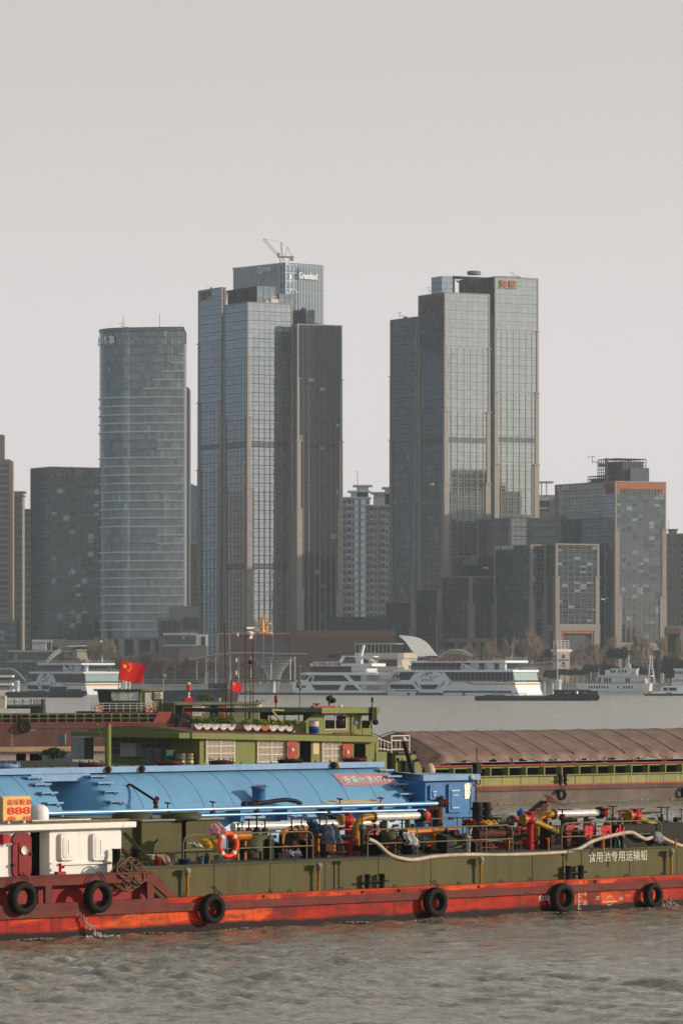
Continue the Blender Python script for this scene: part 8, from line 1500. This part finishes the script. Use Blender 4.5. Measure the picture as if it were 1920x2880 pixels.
b=MB(); Bx(b,f,1560,1680,1943,1953,1,8); Bx(b,f,1556,1660,1940,1943,.6,8.4); Bx(b,f,1560,1572,1945,1953,.9,1); b.mk('deckhouse',mat('ship_dark2','2c3438',.6,var=.3,scale=.5,rust=.2),rt); b=MB(); Bx(b,f,1586,1598,1946,1951,.9,1); Bx(b,f,1600,1605,1946,1951,.9,1); Bx(b,f,1640,1648,1946,1952,.9,1); b.mk('window',mat('dull_glass','6a7474',.3,var=.2),rt)
MB().lathe([(.6,0),(.6,1),(.4,1.2),(0,1.2)],(s(1620,0),0.5,z(1952)),n=16).mk('tank',mat('tank_steel','8c8f8c'),rt); b=MB(); Bx(b,f,1365,1420,1954,1958,1,8); Bx(b,f,1384,1480,1950,1951,3,6); [b.box(s(px)-.1,s(px)+.1,3,3.2,z(1958),z(1950)) for px in (1386,1410,1440,1478)]; Bx(b,f,1350,1400,1957,1960,.5,4); b.mk('deck_frame',mat('deck_pinkish','7a4c48',.7,var=.2),rt); tug(f,rt,(1594,1609,1622,1634,1650,1676),1961,.78)
f=Fr(40,1683,0); rt=froot(f,'dark_tug_barge','dark loaded barge with a tyre-hung tug at the left, in front of the emblem boat','barge'); z=lambda py:f.z(40,py); s=f.s
b=MB(); b.poly([(s(15),-.4),(s(226),-.4),(s(240),z(1948)),(s(232),z(1944)),(s(190),z(1946)),(s(15),z(1948))],0,9); b.mk('hull',m_navy,rt); b=MB(); P=[[(s(18)+ (s(136)-s(18))*i/20,.5+k,z(1948)+.9*math.sin(math.pi*k/8)*(1 if i<19 else .4)*(.35+.65*i/20)+.1*math.sin(i*2.)) for k in range(9)] for i in range(21)]; b.grid(P); b.mk('cargo_cover',mat('cargo_brown','4a4038',.8,var=.2),rt)
b=MB(); Bx(b,f,139,186,1934,1946,1,7); Bx(b,f,137,188,1931,1934,.6,7.4); Bx(b,f,190,228,1938,1946,2,6); b.mk('deckhouse',mat('ship_dark2','2c3438'),rt); tug(f,rt,(190,201,214,228,238),1950,.75)
f=Fr(440,1400,0); rt=froot(f,'blue_dark_barge','long dark blue barge with a teal cabin and rusty bow seen behind the two flags','barge'); z=lambda py:f.z(440,py); s=f.s
b=MB(); b.poly([(s(400),-.4),(s(640),-.4),(s(640),z(1938)),(s(400),z(1944))],0,10); b.mk('hull',mat('ship_deepblue','243440',.6,var=.2,scale=.3),rt); MB().poly([(s(640),-.4),(s(666),-.4),(s(673),z(1940)),(s(640),z(1938))],0,10).mk('bow',mat('bow_rust','6c5850',.8,var=.2,scale=.3),rt)
b=MB(); Bx(b,f,586,640,1923,1937,2,8); Bx(b,f,584,648,1921,1923,1.5,8.5); b.mk('cabin',mat('cabin_teal','35505a',.6,var=.1),rt); b=MB(); Bx(b,f,602,636,1926,1933,1.9,2); b.mk('window',m_sg,rt); b=MB(); Bx(b,f,430,565,1930,1931.5,1,6); [b.box(s(430+i*9)-.05,s(430+i*9)+.1,.9,1,z(1942),z(1933)) for i in range(16)]; b.mk('cargo_rack',mat('rack_blue','4c6a80',.6),rt); tug(f,rt,(619,634),1938,.6)
f=Fr(0,1800,0); rt=froot(f,'white_ferry','white double-deck ferry stern with sunlit deck edges cut by the left edge','ferry'); z=lambda py:f.z(0,py); b=MB(); Bx(b,f,-60,36,1899,1905,0,10); Bx(b,f,-60,35,1921,1928,0,10); Bx(b,f,-60,38,1940,1958,0,10); b.mk('deck_edge',mat('cream_wall','c6b7a6'),rt); b=MB(); Bx(b,f,-60,30,1905,1921,1,9); Bx(b,f,-60,27,1928,1940,1,9); b.mk('saloon_glazing',m_sg,rt); b=MB(); rail_(b,f,-40,34,1915,1921,0,12); rail_(b,f,-40,34,1934,1940,0,12); b.mk('railing',m_sw,rt)
# pontoons
f=Fr(700,1870,0); rt=froot(f,'pontoon','long low pontoon with a green roof and white mooring pile left of the excursion boat','pontoon'); b=MB(); z=lambda py:f.z(700,py); Bx(b,f,660,900,1948,1958,0,7); b.mk('float_body',m_navy,rt); b=MB(); Bx(b,f,702,832,1912,1917,2,7); b.mk('roof',mat('roof_green','4c5a3c',.7,var=.1),rt); b=MB(); [b.box(f.s(px),f.s(px)+.3,2,2.3,z(1948),z(1917)) for px in (704,736,784,830)]; rail_(b,f,670,880,1941,1948,.3,40); b.mk('railing',mat('pale_metal','a4a8aa',.5),rt)
PILES=[(766,1916,1940,1880,1.6,'thick white mooring pile under the green pontoon roof'),(48,1918,1944,1875,1.5,'thick white mooring pile left of the emblem boat at the far left'),(352,1917,1940,1875,1.6,'thick white mooring pile behind the large red flag'),(1568,1915,1942,1870,1.7,'thick white mooring pile beside the stern of the crowded cruise boat')]
for px,pt,pb,Y,r,lb in PILES: t=thing('mooring_pile',lb,'pile',(PX(px,Y),Y,-1)); MB().lathe([(r/2*1.6,0),(r/2*1.6,PZ(pt,Y)+1),(r/2*1.7,PZ(pt,Y)+1.02),(r/2*1.7,PZ(pt,Y)+1.4),(0,PZ(pt,Y)+1.5)],n=20).mk('pile_shaft',m_sw,t)
for px,Y in ((731,1880),(784,1882),(1530,1872),(1553,1872),(1517,1874)): t=thing('mooring_post','slim white mooring post at the pontoons','post',(PX(px,Y),Y,0),0,'slim white mooring posts'); MB().cyl((0,0,0),(0,0,PZ(1917 if px<1000 else 1922,Y)),.3,n=10).ball((0,0,PZ(1917 if px<1000 else 1922,Y)),.35,8).mk('post_shaft',m_sw,t)
# passengers on the crowded boat
Jp=dict(J); proto=skin_person('person','passenger in dark clothes standing at the rail on a deck of the crowded cruise boat',(0,0,0),0,Jp,E_,mdk,mhair,mskin,group='passengers on the crowded cruise boat')
rn=random.Random(8); z1=M.z(1088,1858); z2=M.z(1088,1884); k=0
for px in [1182,1188,1196,1230,1262,1285,1293,1300,1306,1329,1333,1337,1342,1347,1372,1377,1382,1388,1395,1403]+[1151,1155,1206,1268,1303,1350,1366,1446]:
    top=k<20; w=rn.uniform(1.4,3.5) if top else .6; s=M.s(px,w); p=M.wd((s,w,z1+.02 if top else z2+.02)); o=proto if k==0 else dup(proto,p,rn.uniform(0,6)); o.location=p; o.rotation_euler=(0,0,rn.uniform(0,6)); k+=1
p=M.wd((M.s(1359,1.3),1.3,z1)); skin_person('person','passenger in a bright orange jacket on the top deck near the stern',p,1,Jp,E_,mat('orange_jacket','d8501c',.6,var=.05),mhair,mskin)
